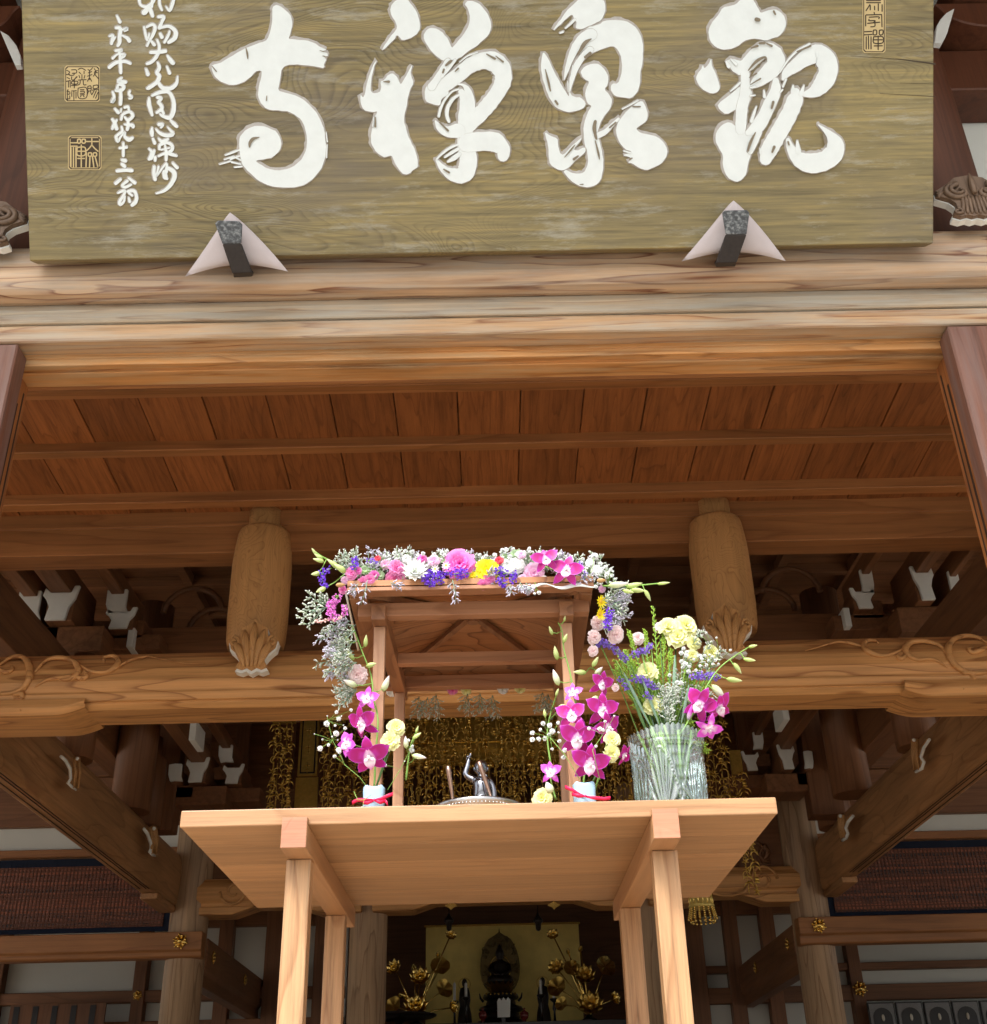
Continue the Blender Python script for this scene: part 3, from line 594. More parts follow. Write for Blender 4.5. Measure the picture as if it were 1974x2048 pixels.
# carved nosings beside the name board
def nosing(cx,cz,wd,ht,Y,lab,parent=hall):
    P=lambda u,v,d: Vector((cx+u*wd,Y-d,cz+v*ht))
    m=MB(); ww=MB()
    out=[(-.75,.42),(-.62,.55),(-.45,.72),(-.30,.93),(0,1.02),(.30,.93),(.45,.72),(.62,.55),(.75,.42),(.74,.25),(.5,.1),(.40,-.05),(.38,-.25),(.48,-.36),(.5,-.48),(.36,-.56),(.22,-.5),(.12,-.56),(0,-.5),(-.12,-.56),(-.22,-.5),(-.36,-.56),(-.5,-.48),(-.48,-.36),(-.38,-.25),(-.40,-.05),(-.5,.1),(-.74,.25)]
    for mm,sc_,dz,d0,d1 in((m,1.,.0,-.015,.03),(ww,1.02,-.04,-.02,.010)):
        b=len(mm.v); n=len(out)
        for d in(d0,d1):
            for u,v in out: mm.vert(P(u*sc_,v*sc_+dz,d))
        for i in range(n): j=(i+1)%n; mm.face((b+i,b+j,b+n+j,b+n+i))
        mm.face([b+i for i in range(n)]); mm.face([b+n+i for i in range(n)][::-1])
    for sg in(-1,1):
        for k,rr in enumerate((.30,.21)):
            pts=[P(u,v,.035+.012*k) for u,v in spiral(.30*sg,.34,rr,1.15-.2*k,-sg,PI/2,20)]
            m.tube(pts,[wd*(.075-.02*k)*(1-.6*i/len(pts)) for i in range(len(pts))],7)
        for k in range(3):
            pts=[P(u*sg,v,.03) for u,v in((.36+.1*k,.62-.1*k),(.58+.04*k,.50-.1*k),(.74,.36-.1*k))]; m.tube(pts,wd*.035,5)
        for k in range(4):
            t=k/3.; pts=[P(sg*(.04+.07*k)*(1+.0*v)+sg*.05*t*max(0,-v)*3,v,.032) for v in(.2,.05,-.1,-.25,-.4,-.48)]; m.tube(pts,[wd*.03,wd*.04,wd*.042,wd*.04,wd*.036,wd*.02],6)
        pts=[P(u,v,.035) for u,v in spiral(.42*sg,-.40,.12,1.1,sg,PI/2,12)]; m.tube(pts,wd*.03,6)
    m.tube([P(0,v,.045) for v in(.2,.5,.8,1.0)],[wd*.05,wd*.07,wd*.05,wd*.01],6)
    o=part('carved_nosing',m,W_CARVE,parent,0,label=lab); part('white_edge',ww,WHITE,o,0)
p=at(1948,425,Y=3.37); nosing(p.x,p.z+.03,.19,.135,3.37,'carved scroll nosing with white lower edge right of the name board')
p=at(-30,475,Y=3.37); nosing(p.x,p.z+.02,.21,.145,3.37,'carved scroll nosing with white lower edge left of the name board')
# eaves and roof
a=MB(); a.hexa([(-9,1.6,6.2),(9,1.6,6.2),(9,6.2,7.4),(-9,6.2,7.4),(-9,1.6,6.35),(9,1.6,6.35),(9,6.2,7.6),(-9,6.2,7.6)],r=.3); a.box(-9.3,9.3,6.2,17,7.4,7.6,r=.2)
for i in range(-28,29): a.hexa([(i*.32-.04,1.5,6.08),(i*.32+.04,1.5,6.08),(i*.32+.04,3.9,6.7),(i*.32-.04,3.9,6.7),(i*.32-.04,1.5,6.17),(i*.32+.04,1.5,6.17),(i*.32+.04,3.9,6.79),(i*.32-.04,3.9,6.79)],r=.5)
part('roof',a,W_DARKY,bevel=0)
# outer wall beyond the doors; unseen bays kept open to let daylight in
for s_ in(-1,1):
    a=MB(); x0,x1=(-9,xl-2.6) if s_<0 else (xr+2.6,9); a.box(x0,x1,3.7,3.8,3.4,5.5,r=0); part('outer_wall',a,PLASTER,bevel=0)
# ================= the name board =================
from mathutils.geometry import tessellate_polygon
TP=R(31.6); PN=Vector((0,-math.cos(TP),-math.sin(TP))); PU=Vector((0,-math.sin(TP),math.cos(TP)))
PP=at(963,504.3,Y=3.335)
def PL(px,py,d=0.):
    r_=ray(px,py); t=(PP+PN*d-CAM).dot(PN)/r_.dot(PN); return CAM+r_*t
def mat_board():
    m,n,p=newmat('olive_board'); L=n.links.new
    tc=nd(n,'ShaderNodeTexCoord')
    def mp(sx,so,loc=0):
        x=nd(n,'ShaderNodeMapping'); x.inputs['Scale'].default_value=(sx,so,so); x.inputs['Location'].default_value=(loc,loc,loc); L(tc.outputs['Object'],x.inputs[0]); return x.outputs[0]
    def noi(v,s,d,r_=.5,dis=0.):
        t=nd(n,'ShaderNodeTexNoise'); t.inputs['Scale'].default_value=s; t.inputs['Detail'].default_value=d; t.inputs['Roughness'].default_value=r_; t.inputs['Distortion'].default_value=dis; L(v,t.inputs['Vector']); return t.outputs['Fac']
    a=noi(mp(.55,1.6,3.1),1.5,2.5,.45,.6); line=ramp(n,mth(n,'FRACT',mth(n,'MULTIPLY',a,78)),[(0,(0,0,0)),(.5,(.15,.15,.15)),(.85,(1,1,1)),(1,(.1,.1,.1))])
    pat=ramp(n,noi(mp(.5,1.1,9.),1.6,3),[(.44,(0,0,0)),(.62,(1,1,1))])
    col=mix(n,noi(mp(.5,1.8,5.),2.1,4),(.150,.122,.062),(.262,.214,.092))
    col=mix(n,mth(n,'MULTIPLY',mth(n,'MULTIPLY',line,pat),.55),col,(.062,.045,.025))
    f=noi(mp(2.2,60),1.,4,.7); col=mix(n,1.,col,ramp(n,f,[(.3,(.62,.62,.64)),(.5,(1,1,1)),(.72,(1.5,1.42,1.2))]),'MULTIPLY')
    sc_=noi(mp(3,14,2.),1.2,6,.75); col=mix(n,ramp(n,sc_,[(.53,(0,0,0)),(.74,(.8,.8,.8))]),col,(.36,.35,.28))
    st=noi(mp(1.,2.,7.),1.3,4,.6); col=mix(n,ramp(n,st,[(.5,(0,0,0)),(.75,(.5,.5,.5))]),col,(.12,.105,.10))
    L(col,p.inputs['Base Color']); p.inputs['Roughness'].default_value=.48; p.inputs['Specular IOR Level'].default_value=.35
    b=nd(n,'ShaderNodeBump'); b.inputs['Strength'].default_value=.35; b.inputs['Distance'].default_value=.004
    L(mth(n,'ADD',mth(n,'MULTIPLY',mth(n,'MULTIPLY',line,pat),-.7),f),b.inputs['Height']); L(b.outputs[0],p.inputs['Normal']); return m
BOARD=mat_board()
PAINT=plain('white_carved_paint',(.67,.725,.72),.6,var=.08,scale=22,bump=.25,bscale=45)
MAUVE=plain('cut_edge_shade',(.38,.36,.33),.8,var=.25,scale=60)  # rim grey carries the shade of the carved walls in its colour
GLEAF=plain('gold_leaf_ground',(.50,.39,.19),.55,.0,var=.12,scale=30)
INK=plain('dark_carved_line',(.05,.035,.02),.8)
board=thing('name_board',tuple(PL(963,504)),'large olive brown wooden name board with four white brush characters, leaning over the entrance lintel','name board')
m=MB()
c=[PL(59,522),PL(1867,486.5),PL(1868,-70),PL(40,-70)]
m.hexa([c[0],c[1],c[1]-PN*.078,c[0]-PN*.078,c[3],c[2],c[2]-PN*.078,c[3]-PN*.078])
m.build('board',BOARD,board,bevel=.004)
# the crack at the right edge
def ribbon(mb,pts,m_=0,d=.004,rim=0,r=0.,rimm=1,capn=4):
    """brush stroke: pts (px,py,width px); white top plus sloping rim"""
    P=[]
    n=len(pts)
    if n>2:
        Q=[]
        for i in range(n-1):
            p0,p1,p2,p3=pts[max(i-1,0)],pts[i],pts[i+1],pts[min(i+2,n-1)]
            for t in(0,.25,.5,.75):
                Q.append(tuple(.5*((2*p1[k])+(p2[k]-p0[k])*t+(2*p0[k]-5*p1[k]+4*p2[k]-p3[k])*t*t+(-p0[k]+3*p1[k]-3*p2[k]+p3[k])*t**3) for k in range(3)))
        Q.append(tuple(pts[-1])); pts=Q
    L_=[];R_=[]
    for i,(x,y,w_) in enumerate(pts):
        a,b=pts[max(i-1,0)],pts[min(i+1,len(pts)-1)]; dx,dy=b[0]-a[0],b[1]-a[1]; l=math.hypot(dx,dy) or 1; nx,ny=-dy/l,dx/l
        hw=max(w_,.6)/2*(1+RNG.uniform(-.05,.05)); L_.append((x+nx*hw,y+ny*hw)); R_.append((x-nx*hw,y-ny*hw))
    def cap(p,q,sgn):
        x,y,w_=p; a=math.atan2(y-q[1],x-q[0]); hw=max(w_,.6)/2
        return [(x+math.cos(a+sgn*(PI/2-PI*k/(capn+1)))*hw,y+math.sin(a+sgn*(PI/2-PI*k/(capn+1)))*hw) for k in range(1,capn+1)]
    poly=L_+cap(pts[-1],pts[-2],1 if True else -1)[::1]+R_[::-1]+cap(pts[0],pts[1],1)
    # caps: make sure of ordering by trying both
    fillpoly(mb,poly,m_,d,rim,r,rimm,strip=(L_,R_,cap(pts[-1],pts[-2],1),cap(pts[0],pts[1],1)))
def fillpoly(mb,poly,m_=0,d=.004,rim=0,r=0.,rimm=1,strip=None):
    n=len(poly)
    if strip is None:
        tri=tessellate_polygon([[Vector((x,y,0)) for x,y in poly]]); b=len(mb.v)
        for x,y in poly: mb.vert(PL(x,y,d))
        for t in tri: mb.face([b+i for i in t],m_,r)
    else:
        L_,R_,c1,c0=strip; b=len(mb.v)
        for x,y in L_: mb.vert(PL(x,y,d))
        b2=len(mb.v)
        for x,y in R_: mb.vert(PL(x,y,d))
        for i in range(len(L_)-1): mb.face((b+i,b+i+1,b2+i+1,b2+i),m_,r)
        b3=len(mb.v)
        for x,y in c1: mb.vert(PL(x,y,d))
        mb.face([b+len(L_)-1]+[b3+i for i in range(len(c1))][::1]+[b2+len(R_)-1],m_,r)
        b4=len(mb.v)
        for x,y in c0: mb.vert(PL(x,y,d))
        mb.face([b2]+[b4+i for i in range(len(c0))]+[b],m_,r)
    if rim:
        ar=sum(poly[i][0]*poly[(i+1)%n][1]-poly[(i+1)%n][0]*poly[i][1] for i in range(n)); s_=1 if ar>0 else -1
        out=[]
        for i in range(n):
            a,c_=poly[i-1],poly[(i+1)%n]; dx,dy=c_[0]-a[0],c_[1]-a[1]; l=math.hypot(dx,dy) or 1
            nx,ny=dy/l*s_,-dx/l*s_; k=rim*(1+RNG.uniform(-.3,.3))*(1.0-.55*(nx*.5+ny*.85))  # rim widened at upper left, where the carved walls would be shaded
            out.append((poly[i][0]+nx*k,poly[i][1]+ny*k))
        b=len(mb.v)
        for x,y in poly: mb.vert(PL(x,y,d-.0002))
        for x,y in out: mb.vert(PL(x,y,.0004))
        for i in range(n): j=(i+1)%n; mb.face((b+i,b+j,b+n+j,b+n+i),rimm,r)
def rough(poly,amp=1.1,it=1):
    for _ in range(it):
        q=[]
        for i in range(len(poly)):
            a,b=poly[i],poly[(i+1)%len(poly)]
            q.append((a[0]*.78+b[0]*.22,a[1]*.78+b[1]*.22)); q.append((a[0]*.22+b[0]*.78,a[1]*.22+b[1]*.78))
        poly=q
    q=[]
    for i in range(len(poly)):
        a,b=poly[i],poly[(i+1)%len(poly)]; l=math.hypot(b[0]-a[0],b[1]-a[1]); k=max(1,int(l/7))
        for t in range(k):
            u=t/k; q.append((a[0]+(b[0]-a[0])*u+RNG.uniform(-amp,amp)*.5,a[1]+(b[1]-a[1])*u+RNG.uniform(-amp,amp)*.5))
    return q
S=4.9
def big(name,x0,polys,strokes,thin=(),spots=(),label=None):
    mb=MB(); d=.0045
    for p_ in polys:
        d+=.00025; fillpoly(mb,rough([(x0+x/S,y/S) for x,y in p_]),0,d,3.8)
    for s_ in strokes:
        d+=.00025; ribbon(mb,[(x0+x/S,y/S,w_/S) for x,y,w_ in s_],0,d,3.4)
    for s_ in thin:
        d+=.0002; ribbon(mb,[(x0+x/S,y/S,w_/S) for x,y,w_ in s_],0,d,1.4)
    for s_ in spots:
        ribbon(mb,[(x0+x/S,y/S,w_/S) for x,y,w_ in s_],2,d+.0012,0)
    o=mb.build(name,[PAINT,MAUVE,INKB],board); 
    if label: o['label']=label
INKB=plain('bare_wood_streak',(.20,.17,.12),.8,var=.3,scale=80)
big('brush_character',400,[[(710,75),(740,45),(780,55),(830,95),(885,140),(905,200),(900,280),(880,345),(865,380),(930,385),(1040,395),(1120,420),(1180,460),(1245,490),(1190,502),(1255,525),(1250,555),(1205,548),(1240,580),(1215,625),(1218,668),(1150,655),(1040,640),(930,632),(860,635),(820,655),(795,700),(785,790),(765,890),(830,905),(920,930),(1000,965),(1060,1010),(1130,1090),(1175,1160),(1205,1230),(1225,1320),(1235,1420),(1230,1520),(1215,1590),(1180,1670),(1110,1750),(1030,1810),(950,1835),(840,1838),(730,1835),(640,1805),(570,1765),(510,1715),(450,1660),(410,1610),(395,1540),(388,1470),(385,1400),(385,1350),(430,1290),(480,1255),(550,1232),(620,1235),(690,1260),(750,1290),(785,1340),(800,1400),(795,1450),(760,1500),(710,1545),(640,1560),(540,1575),(590,1610),(660,1650),(760,1670),(860,1655),(940,1615),(1005,1550),(1040,1470),(1050,1390),(1040,1310),(1020,1230),(990,1170),(940,1130),(870,1095),(790,1085),(690,1080),(630,1050),(590,1000),(570,940),(570,880),(590,790),(605,730),(600,690),(540,700),(490,760),(420,810),(340,835),(270,830),(190,790),(135,740),(115,670),(120,635),(190,620),(260,580),(340,530),(430,480),(520,445),(600,415),(660,390),(690,300),(710,200),(708,130)]],[],
 [[(250,1522,14),(320,1495,20),(385,1470,14)],[(240,1565,12),(330,1535,16)],[(195,1612,12),(300,1580,16)],[(300,1560,20),(385,1530,14)],[(340,1640,14),(410,1632,18)],[(1236,1300,10),(1248,1390,12)],[(1245,1420,12),(1240,1545,12)],[(310,1590,16),(400,1610,14)],[(330,1535,12),(400,1570,14)]],
 [[(450,470,8),(462,520,20),(468,575,10)],[(580,1345,8),(520,1360,30),(490,1400,30),(485,1440,14)],[(655,940,8),(650,985,10)],[(1175,495,6),(1210,505,10)],[(1205,548,10),(1225,552,8)],[(120,650,8),(160,700,12)]])
big('brush_character',700,[
 [(400,60),(430,20),(480,-10),(560,-10),(600,40),(650,110),(675,180),(690,250),(680,300),(640,345),(580,380),(515,400),(480,355),(450,345),(440,380),(400,420),(350,470),(308,500),(345,430),(400,350),(440,310),(460,270),(450,220),(410,160),(390,100)],
 [(265,585),(240,650),(215,730),(205,820),(205,890),(225,915),(285,905),(310,860),(295,800),(340,780),(370,735),(410,715),(450,740),(480,790),(500,830),(540,760),(575,690),(615,628),(595,700),(600,750),(625,810),(590,880),(570,950),(555,1050),(535,1120),(530,1190),(550,1260),(570,1330),(600,1400),(630,1450),(650,1510),(665,1590),(665,1640),(620,1665),(585,1700),(550,1715),(510,1695),(470,1650),(430,1580),(405,1520),(345,1545),(290,1515),(240,1470),(210,1410),(203,1350),(215,1250),(240,1150),(270,1090),(230,1100),(160,1090),(120,1060),(105,1000),(102,920),(125,960),(145,920),(160,850),(180,760),(210,680),(235,620)],
 [(725,330),(760,285),(800,270),(860,285),(920,330),(960,380),(990,450),(1005,470),(1050,410),(1100,350),(1150,280),(1175,210),(1170,140),(1155,80),(1120,40),(1150,10),(1210,8),(1260,30),(1310,80),(1350,140),(1380,210),(1385,280),(1360,340),(1300,400),(1230,460),(1160,500),(1100,550),(1050,580),(1000,620),(940,610),(905,590),(860,560),(800,510),(760,450),(725,390)],
 [(730,880),(790,790),(870,780),(960,850),(970,930),(900,960),(880,1040),(800,1020),(735,990)]],
 [[(820,900,120),(870,870,140),(960,810,140),(1070,730,140),(1180,640,150),(1300,595,170),(1420,610,190),(1490,690,180),(1500,790,165),(1450,900,150),(1370,1010,150),(1280,1110,150),(1180,1200,160),(1120,1270,140)],
  [(1090,900,60),(1120,960,90),(1140,1060,140),(1140,1180,165),(1130,1300,150),(1140,1450,165),(1160,1560,165),(1140,1670,175),(1080,1720,160),(980,1700,110),(900,1640,60),(850,1570,25)],
  [(1060,825,15),(1110,835,25),(1150,880,60),(1180,980,80),(1190,1080,70)],
  [(840,1190,20),(880,1250,70),(960,1290,110),(1060,1280,140)],
  [(1150,1400,190),(1300,1385,180),(1420,1395,190),(1500,1470,140),(1500,1530,110)],
  [(960,600,60),(910,690,70),(850,780,70),(800,850,80)]],
 [[(1065,875,15),(1000,900,15),(930,980,22),(890,1060,25),(870,1140,25)],[(1070,930,20),(1010,970,30),(960,1050,35),(950,1130,35),(970,1190,30)],
  [(850,1560,15),(900,1510,20),(980,1450,25),(1055,1420,20)],[(930,1540,20),(1000,1495,30),(1060,1460,30)],[(960,1585,20),(1020,1550,45),(1070,1510,40)],[(1030,590,25),(960,680,30),(900,750,25)],[(1075,610,8),(1150,550,14),(1250,512,10)],[(232,1150,8),(222,1240,12)]],
 [[(940,640,20),(980,605,30),(1000,590,10)],[(910,710,20),(920,680,20)],[(1340,530,12),(1420,575,22)],[(1430,550,10),(1500,605,18)],[(330,800,10),(380,800,26)],[(250,1150,12),(248,1240,20)],[(920,1660,16),(970,1690,22)],[(880,1200,14),(960,1280,22)],[(1030,700,10),(1060,670,18)]])
big('brush_character',1060,[
 [(430,40),(480,-10),(720,-10),(740,50),(738,120),(700,200),(640,230),(580,255),(510,285),(440,280),(460,230),(430,180),(410,140),(350,190),(290,250),(220,310),(270,225),(310,180),(350,110)],
 [(520,330),(560,270),(680,240),(720,205),(860,190),(980,220),(1050,280),(1095,370),(1110,460),(1105,600),(1080,720),(1078,830),(1050,910),(990,965),(920,955),(830,945),(785,870),(800,820),(860,820),(895,740),(905,660),(895,570),(865,490),(810,450),(700,480),(610,520),(540,570),(480,520),(440,470)],
 [(130,505),(165,550),(200,620),(240,710),(290,800),(340,880),(375,945),(385,930),(372,850),(378,800),(388,850),(400,930),(440,950),(500,955),(545,1005),(535,1055),(480,1080),(400,1100),(330,1090),(260,1060),(200,980),(150,860),(120,760),(105,660),(115,560)],
 [(495,700),(540,645),(610,620),(680,630),(740,690),(770,760),(765,830),(730,875),(775,920),(805,985),(790,1060),(740,1120),(700,1180),(670,1260),(665,1330),(690,1420),(710,1500),(720,1580),(715,1680),(690,1770),(640,1820),(570,1838),(500,1830),(430,1790),(370,1740),(330,1690),(345,1660),(400,1690),(470,1705),(530,1690),(560,1640),(570,1560),(560,1480),(535,1420),(525,1330),(525,1240),(545,1160),(575,1080),(605,1040),(560,1010),(540,930),(550,870),(580,800),(540,780),(505,740)],
 [(145,1295),(190,1325),(270,1360),(275,1410),(290,1500),(330,1520),(390,1450),(510,1340),(500,1370),(430,1460),(450,1480),(540,1440),(545,1490),(480,1540),(430,1590),(380,1640),(320,1675),(260,1660),(200,1610),(180,1540),(180,1450),(175,1400),(155,1340)],
 [(1040,1010),(1100,985),(1130,1040),(1155,1120),(1140,1190),(1080,1230),(1035,1260),(1080,1300),(1150,1315),(1250,1340),(1310,1390),(1350,1470),(1330,1550),(1280,1610),(1200,1650),(1140,1670),(1060,1640),(1000,1600),(955,1590),(1005,1565),(965,1535),(905,1520),(960,1505),(1000,1490),(930,1460),(880,1400),(850,1320),(840,1260),(870,1180),(930,1110),(990,1050)]],
 [[(335,780,10),(360,690,40),(395,580,60),(450,460,85),(530,370,110),(600,340,120)],[(390,900,10),(410,780,45),(460,640,60),(530,540,60),(590,490,70)],[(660,1330,60),(740,1290,50),(810,1220,35),(868,1165,25)]],
 [[(350,275,18),(400,230,25),(440,190,25)],[(295,325,15),(325,312,20)],[(905,1070,12),(980,1030,14),(1058,985,16)],[(374,900,8),(370,800,10)],[(420,640,8),(405,730,12)],[(920,1480,14),(990,1500,16)]],
 [[(600,380,10),(540,420,40),(490,500,30),(460,540,10)],[(150,680,8),(180,800,22),(200,890,14)],[(250,990,22),(270,1020,22)],[(640,1190,30),(630,1260,36),(650,1360,20)],[(640,1380,10),(670,1500,20),(680,1560,8)],[(590,520,30),(540,560,24)],[(430,1560,26),(470,1530,18)],[(1010,1045,14),(1080,1045,14)],[(490,1808,8),(520,1806,12)],[(340,1540,8),(400,1470,16),(440,1420,8)],[(975,1560,14),(1000,1550,14)],[(780,1250,14),(840,1200,14)]])
big('brush_character',1370,[
 [(540,0),(500,40),(440,60),(370,70),(330,140),(280,200),(240,260),(230,330),(245,400),(300,465),(370,488),(440,480),(510,460),(580,400),(670,375),(730,385),(790,400),(850,375),(920,360),(965,310),(995,240),(980,170),(940,115),(880,90),(800,105),(740,130),(720,80),(680,20),(670,-10),(560,-10)],
 [(260,565),(262,650),(300,710),(330,790),(345,860),(320,905),(260,920),(190,890),(130,830),(105,760),(120,730),(155,680),(175,635),(190,670),(225,640)],
 [(318,1020),(440,930),(540,840),(640,850),(660,930),(620,1020),(500,1070),(405,1125),(340,1080)],
 [(360,1220),(440,1190),(500,1240),(590,1290),(690,1280),(720,1290),(650,1340),(610,1440),(600,1500),(650,1500),(620,1600),(605,1700),(560,1760),(500,1785),(440,1760),(390,1700),(370,1620),(372,1520),(330,1450),(298,1380),(305,1290)],
 [(400,600),(460,575),(560,600),(620,560),(600,700),(540,745),(470,700)]],
 [[(470,640,80),(520,660,120),(600,640,130),(680,560,150),(780,490,150),(870,530,170),(890,620,175),(820,710,160),(720,790,120),(650,850,50)],
  [(590,720,90),(590,830,90),(590,930,110),(560,1050,112),(550,1180,108),(545,1270,100)],
  [(890,790,60),(885,900,110),(830,1020,120),(770,1150,130),(700,1250,130),(620,1300,60)],[(730,1300,50),(680,1400,60),(640,1490,50)],
  [(965,770,40),(1000,710,90),(1090,640,130),(1200,560,160),(1310,530,190),(1390,610,200),(1400,720,190),(1340,830,170),(1260,900,120),(1170,925,50)],
  [(1085,900,80),(1080,970,155),(1030,1100,160),(960,1230,165),(880,1370,165),(820,1480,160),(790,1560,120)],
  [(1010,1370,40),(1040,1460,90),(1120,1560,150),(1240,1600,190),(1380,1570,190),(1470,1480,185),(1460,1380,140),(1400,1300,60),(1310,1225,12)]],
 [[(930,710,12),(1010,590,18),(1100,500,22),(1220,432,20)],[(1060,840,18),(1055,900,40)],[(1165,840,15),(1140,920,50)],[(1100,1385,20),(1110,1480,60)],[(445,895,12),(500,850,22),(540,810,20)],[(775,890,16),(780,950,30)],[(700,1045,14),(680,1100,26),(650,1190,30)],[(735,1455,10),(740,1500,20)],[(935,905,14),(955,880,18)],[(405,605,20),(430,650,40)],[(450,580,16),(500,630,30)],[(990,780,20),(960,850,20)],[(640,860,14),(690,850,24)],[(640,940,16),(685,935,14)]],
 [[(700,190,40),(725,195,34)],[(870,110,22),(885,140,18)],[(650,470,14),(710,450,26)],[(730,425,20),(780,420,26)],[(800,425,14),(850,450,22)],[(850,1060,20),(865,1000,28)],[(620,1480,14),(640,1400,28),(690,1300,12)],[(855,1490,20),(875,1440,30)],[(630,760,8),(700,720,18)],[(640,830,8),(740,770,16)],[(1100,505,14),(1230,450,20)],[(1380,1400,30),(1350,1290,10)],[(1010,1390,18),(1020,1420,14)],[(620,690,10),(700,600,30),(780,560,20),(800,580,12)]])
# small inscription, written in two columns
s2=5.903
COLA={'a':[[(1170,-10,40),(1190,60,35),(1260,80,40),(1330,30,40),(1350,-10,40)],[(1230,150,70),(1290,100,60),(1330,190,45)],[(1330,-10,35),(1320,80,35)],[(1410,-10,35),(1415,60,40),(1440,120,30)],[(1580,-10,40),(1560,60,45),(1530,125,40),(1490,80,20)]],
'b':[[(1230,320,30),(1250,420,35),(1265,470,35)],[(1260,320,30),(1330,290,40),(1360,330,45),(1330,420,40),(1290,480,25)],[(1290,400,25),(1280,450,25)],[(1265,540,35),(1300,480,30),(1350,530,45)],[(1400,200,40),(1460,200,50),(1440,260,40),(1410,330,50)],[(1420,330,35),(1520,310,45),(1600,370,55),(1590,450,60),(1520,500,45)],[(1420,400,40),(1440,440,50)],[(1470,500,35),(1520,410,35),(1530,370,25)]],
'c':[[(1310,620,45),(1400,615,50),(1480,605,50)],[(1385,475,30),(1410,560,40),(1380,660,45),(1320,730,45),(1265,755,35)],[(1505,660,30),(1540,710,55),(1570,745,55)]],
'd':[[(1255,820,35),(1275,880,50)],[(1500,790,30),(1530,865,45)],[(1390,740,30),(1410,800,50),(1380,860,45),(1410,900,55),(1380,970,50),(1300,1030,50),(1270,1045,40)],[(1400,980,45),(1450,1040,55),(1540,1045,55),(1610,990,45),(1625,905,15)]],
'e':[[(1290,1160,30),(1290,1241,55),(1325,1361,35)],[(1325,1130,30),(1420,1090,50),(1520,1090,45),(1570,1170,50),(1582,1250,55),(1570,1331,60),(1530,1391,55),(1450,1371,40),(1415,1346,20)],[(1390,1150,45),(1430,1160,45),(1400,1210,40),(1420,1231,45),(1440,1281,50),(1380,1331,35)],[(1440,1301,40),(1460,1341,35)]],
'f':[[(910,190,30),(945,260,45)],[(900,330,40),(950,340,50),(940,430,50),(940,500,50),(920,540,40)],[(820,430,25),(860,420,40),(850,480,40),(845,515,40)],[(890,440,20),(860,490,25)],[(975,350,25),(1030,340,50),(1000,365,30)],[(970,420,20),(1030,450,45),(1055,485,50)]],
'g':[[(895,600,35),(970,590,35),(930,620,30)],[(860,690,35),(920,640,25),(1000,650,40),(950,690,40)],[(820,795,45),(900,740,45),(1000,725,45),(1065,750,40)],[(945,640,30),(950,760,45),(955,860,40)]],
'h':[[(965,920,30),(930,960,60),(1010,970,45)],[(910,1050,40),(930,1000,30),(990,1020,50),(960,1070,40),(900,1070,40)],[(950,1060,40),(955,1150,45),(950,1230,45)],[(860,1090,30),(875,1150,40),(850,1210,40),(880,1180,30)],[(1060,1080,35),(1050,1110,30),(1080,1150,45),(1055,1165,25)]]}
COLB={'i':[[(1325,330,25),(1320,380,55),(1325,420,40)],[(1370,345,20),(1420,395,45),(1500,420,50),(1570,400,50),(1510,325,15)],[(1405,290,45),(1450,290,40),(1430,325,30)],[(1545,245,35),(1580,280,50),(1615,315,40)]],
'j':[[(1335,460,35),(1355,510,45)],[(1290,580,30),(1320,620,40),(1290,700,40)],[(1350,600,35),(1330,640,55),(1310,690,50)],[(1360,680,45),(1360,715,35)],[(1400,455,20),(1440,490,45),(1510,465,35)],[(1410,580,35),(1420,530,40),(1500,505,40),(1560,540,45),(1550,600,45),(1460,640,35)],[(1430,590,20),(1530,565,20)],[(1400,665,30),(1480,630,35),(1560,645,45),(1610,660,35)],[(1475,530,25),(1490,620,45),(1490,710,35)]],
'k':[[(1350,790,40),(1345,860,45),(1360,940,45)],[(1400,790,30),(1390,830,25),(1375,900,25),(1440,810,26),(1490,745,25)],[(1470,850,60),(1480,910,65),(1500,930,35)],[(1500,800,45),(1570,840,60),(1590,900,60),(1550,990,55),(1470,1070,40),(1375,1105,20)],[(1500,760,30),(1490,850,45)],[(1570,750,35),(1620,800,45)]],
'l':[[(890,110,35),(925,150,45)],[(960,110,25),(955,140,25)],[(1000,90,35),(1040,80,35),(1050,120,30)],[(855,230,35),(880,270,45),(905,340,50)],[(905,240,30),(870,300,40),(855,340,35)],[(960,230,35),(980,170,35),(1060,140,40),(1095,190,45),(1040,240,40),(1000,200,25)],[(1040,230,30),(1040,310,45),(1030,350,40)],[(1000,290,25),(1090,300,50),(1100,320,40)]],
'm':[[(965,320,30),(970,370,35),(910,420,35),(900,440,40),(920,490,40),(950,440,25),(1000,380,30),(1000,430,40),(1050,470,55),(1090,450,40)]],
'n':[[(940,570,30),(1020,560,40)],[(985,510,30),(985,590,35),(985,660,35)]],
'o':[[(970,710,40),(1010,720,45)],[(970,760,45),(1000,785,45)],[(910,840,40),(1000,830,45),(1085,835,45)]],
'p':[[(895,985,45),(950,940,40)],[(1050,925,30),(1120,980,45)],[(1030,960,40),(970,1010,35),(1010,1030,40),(1075,1000,30)],[(920,1100,20),(1000,1070,40),(990,1120,35),(940,1200,40),(950,1235,40),(990,1200,30),(1000,1140,30)],[(1040,1080,40),(1110,1075,45),(1140,1140,45),(1130,1200,50),(1090,1240,50)],[(1050,1100,30),(1090,1130,30)],[(1050,1160,30),(1060,1200,40)]]}
for D,y0 in((COLA,0),(COLB,200)):
    for k,ss in D.items():
        mb=MB(); d=.003
        for s_ in ss: d+=.00015; ribbon(mb,[(80+x/s2,y0+y/s2,max(3.2,w_/s2*.86)) for x,y,w_ in s_],0,d,1.5)
        mb.build('small_character',[PAINT,MAUVE],board)
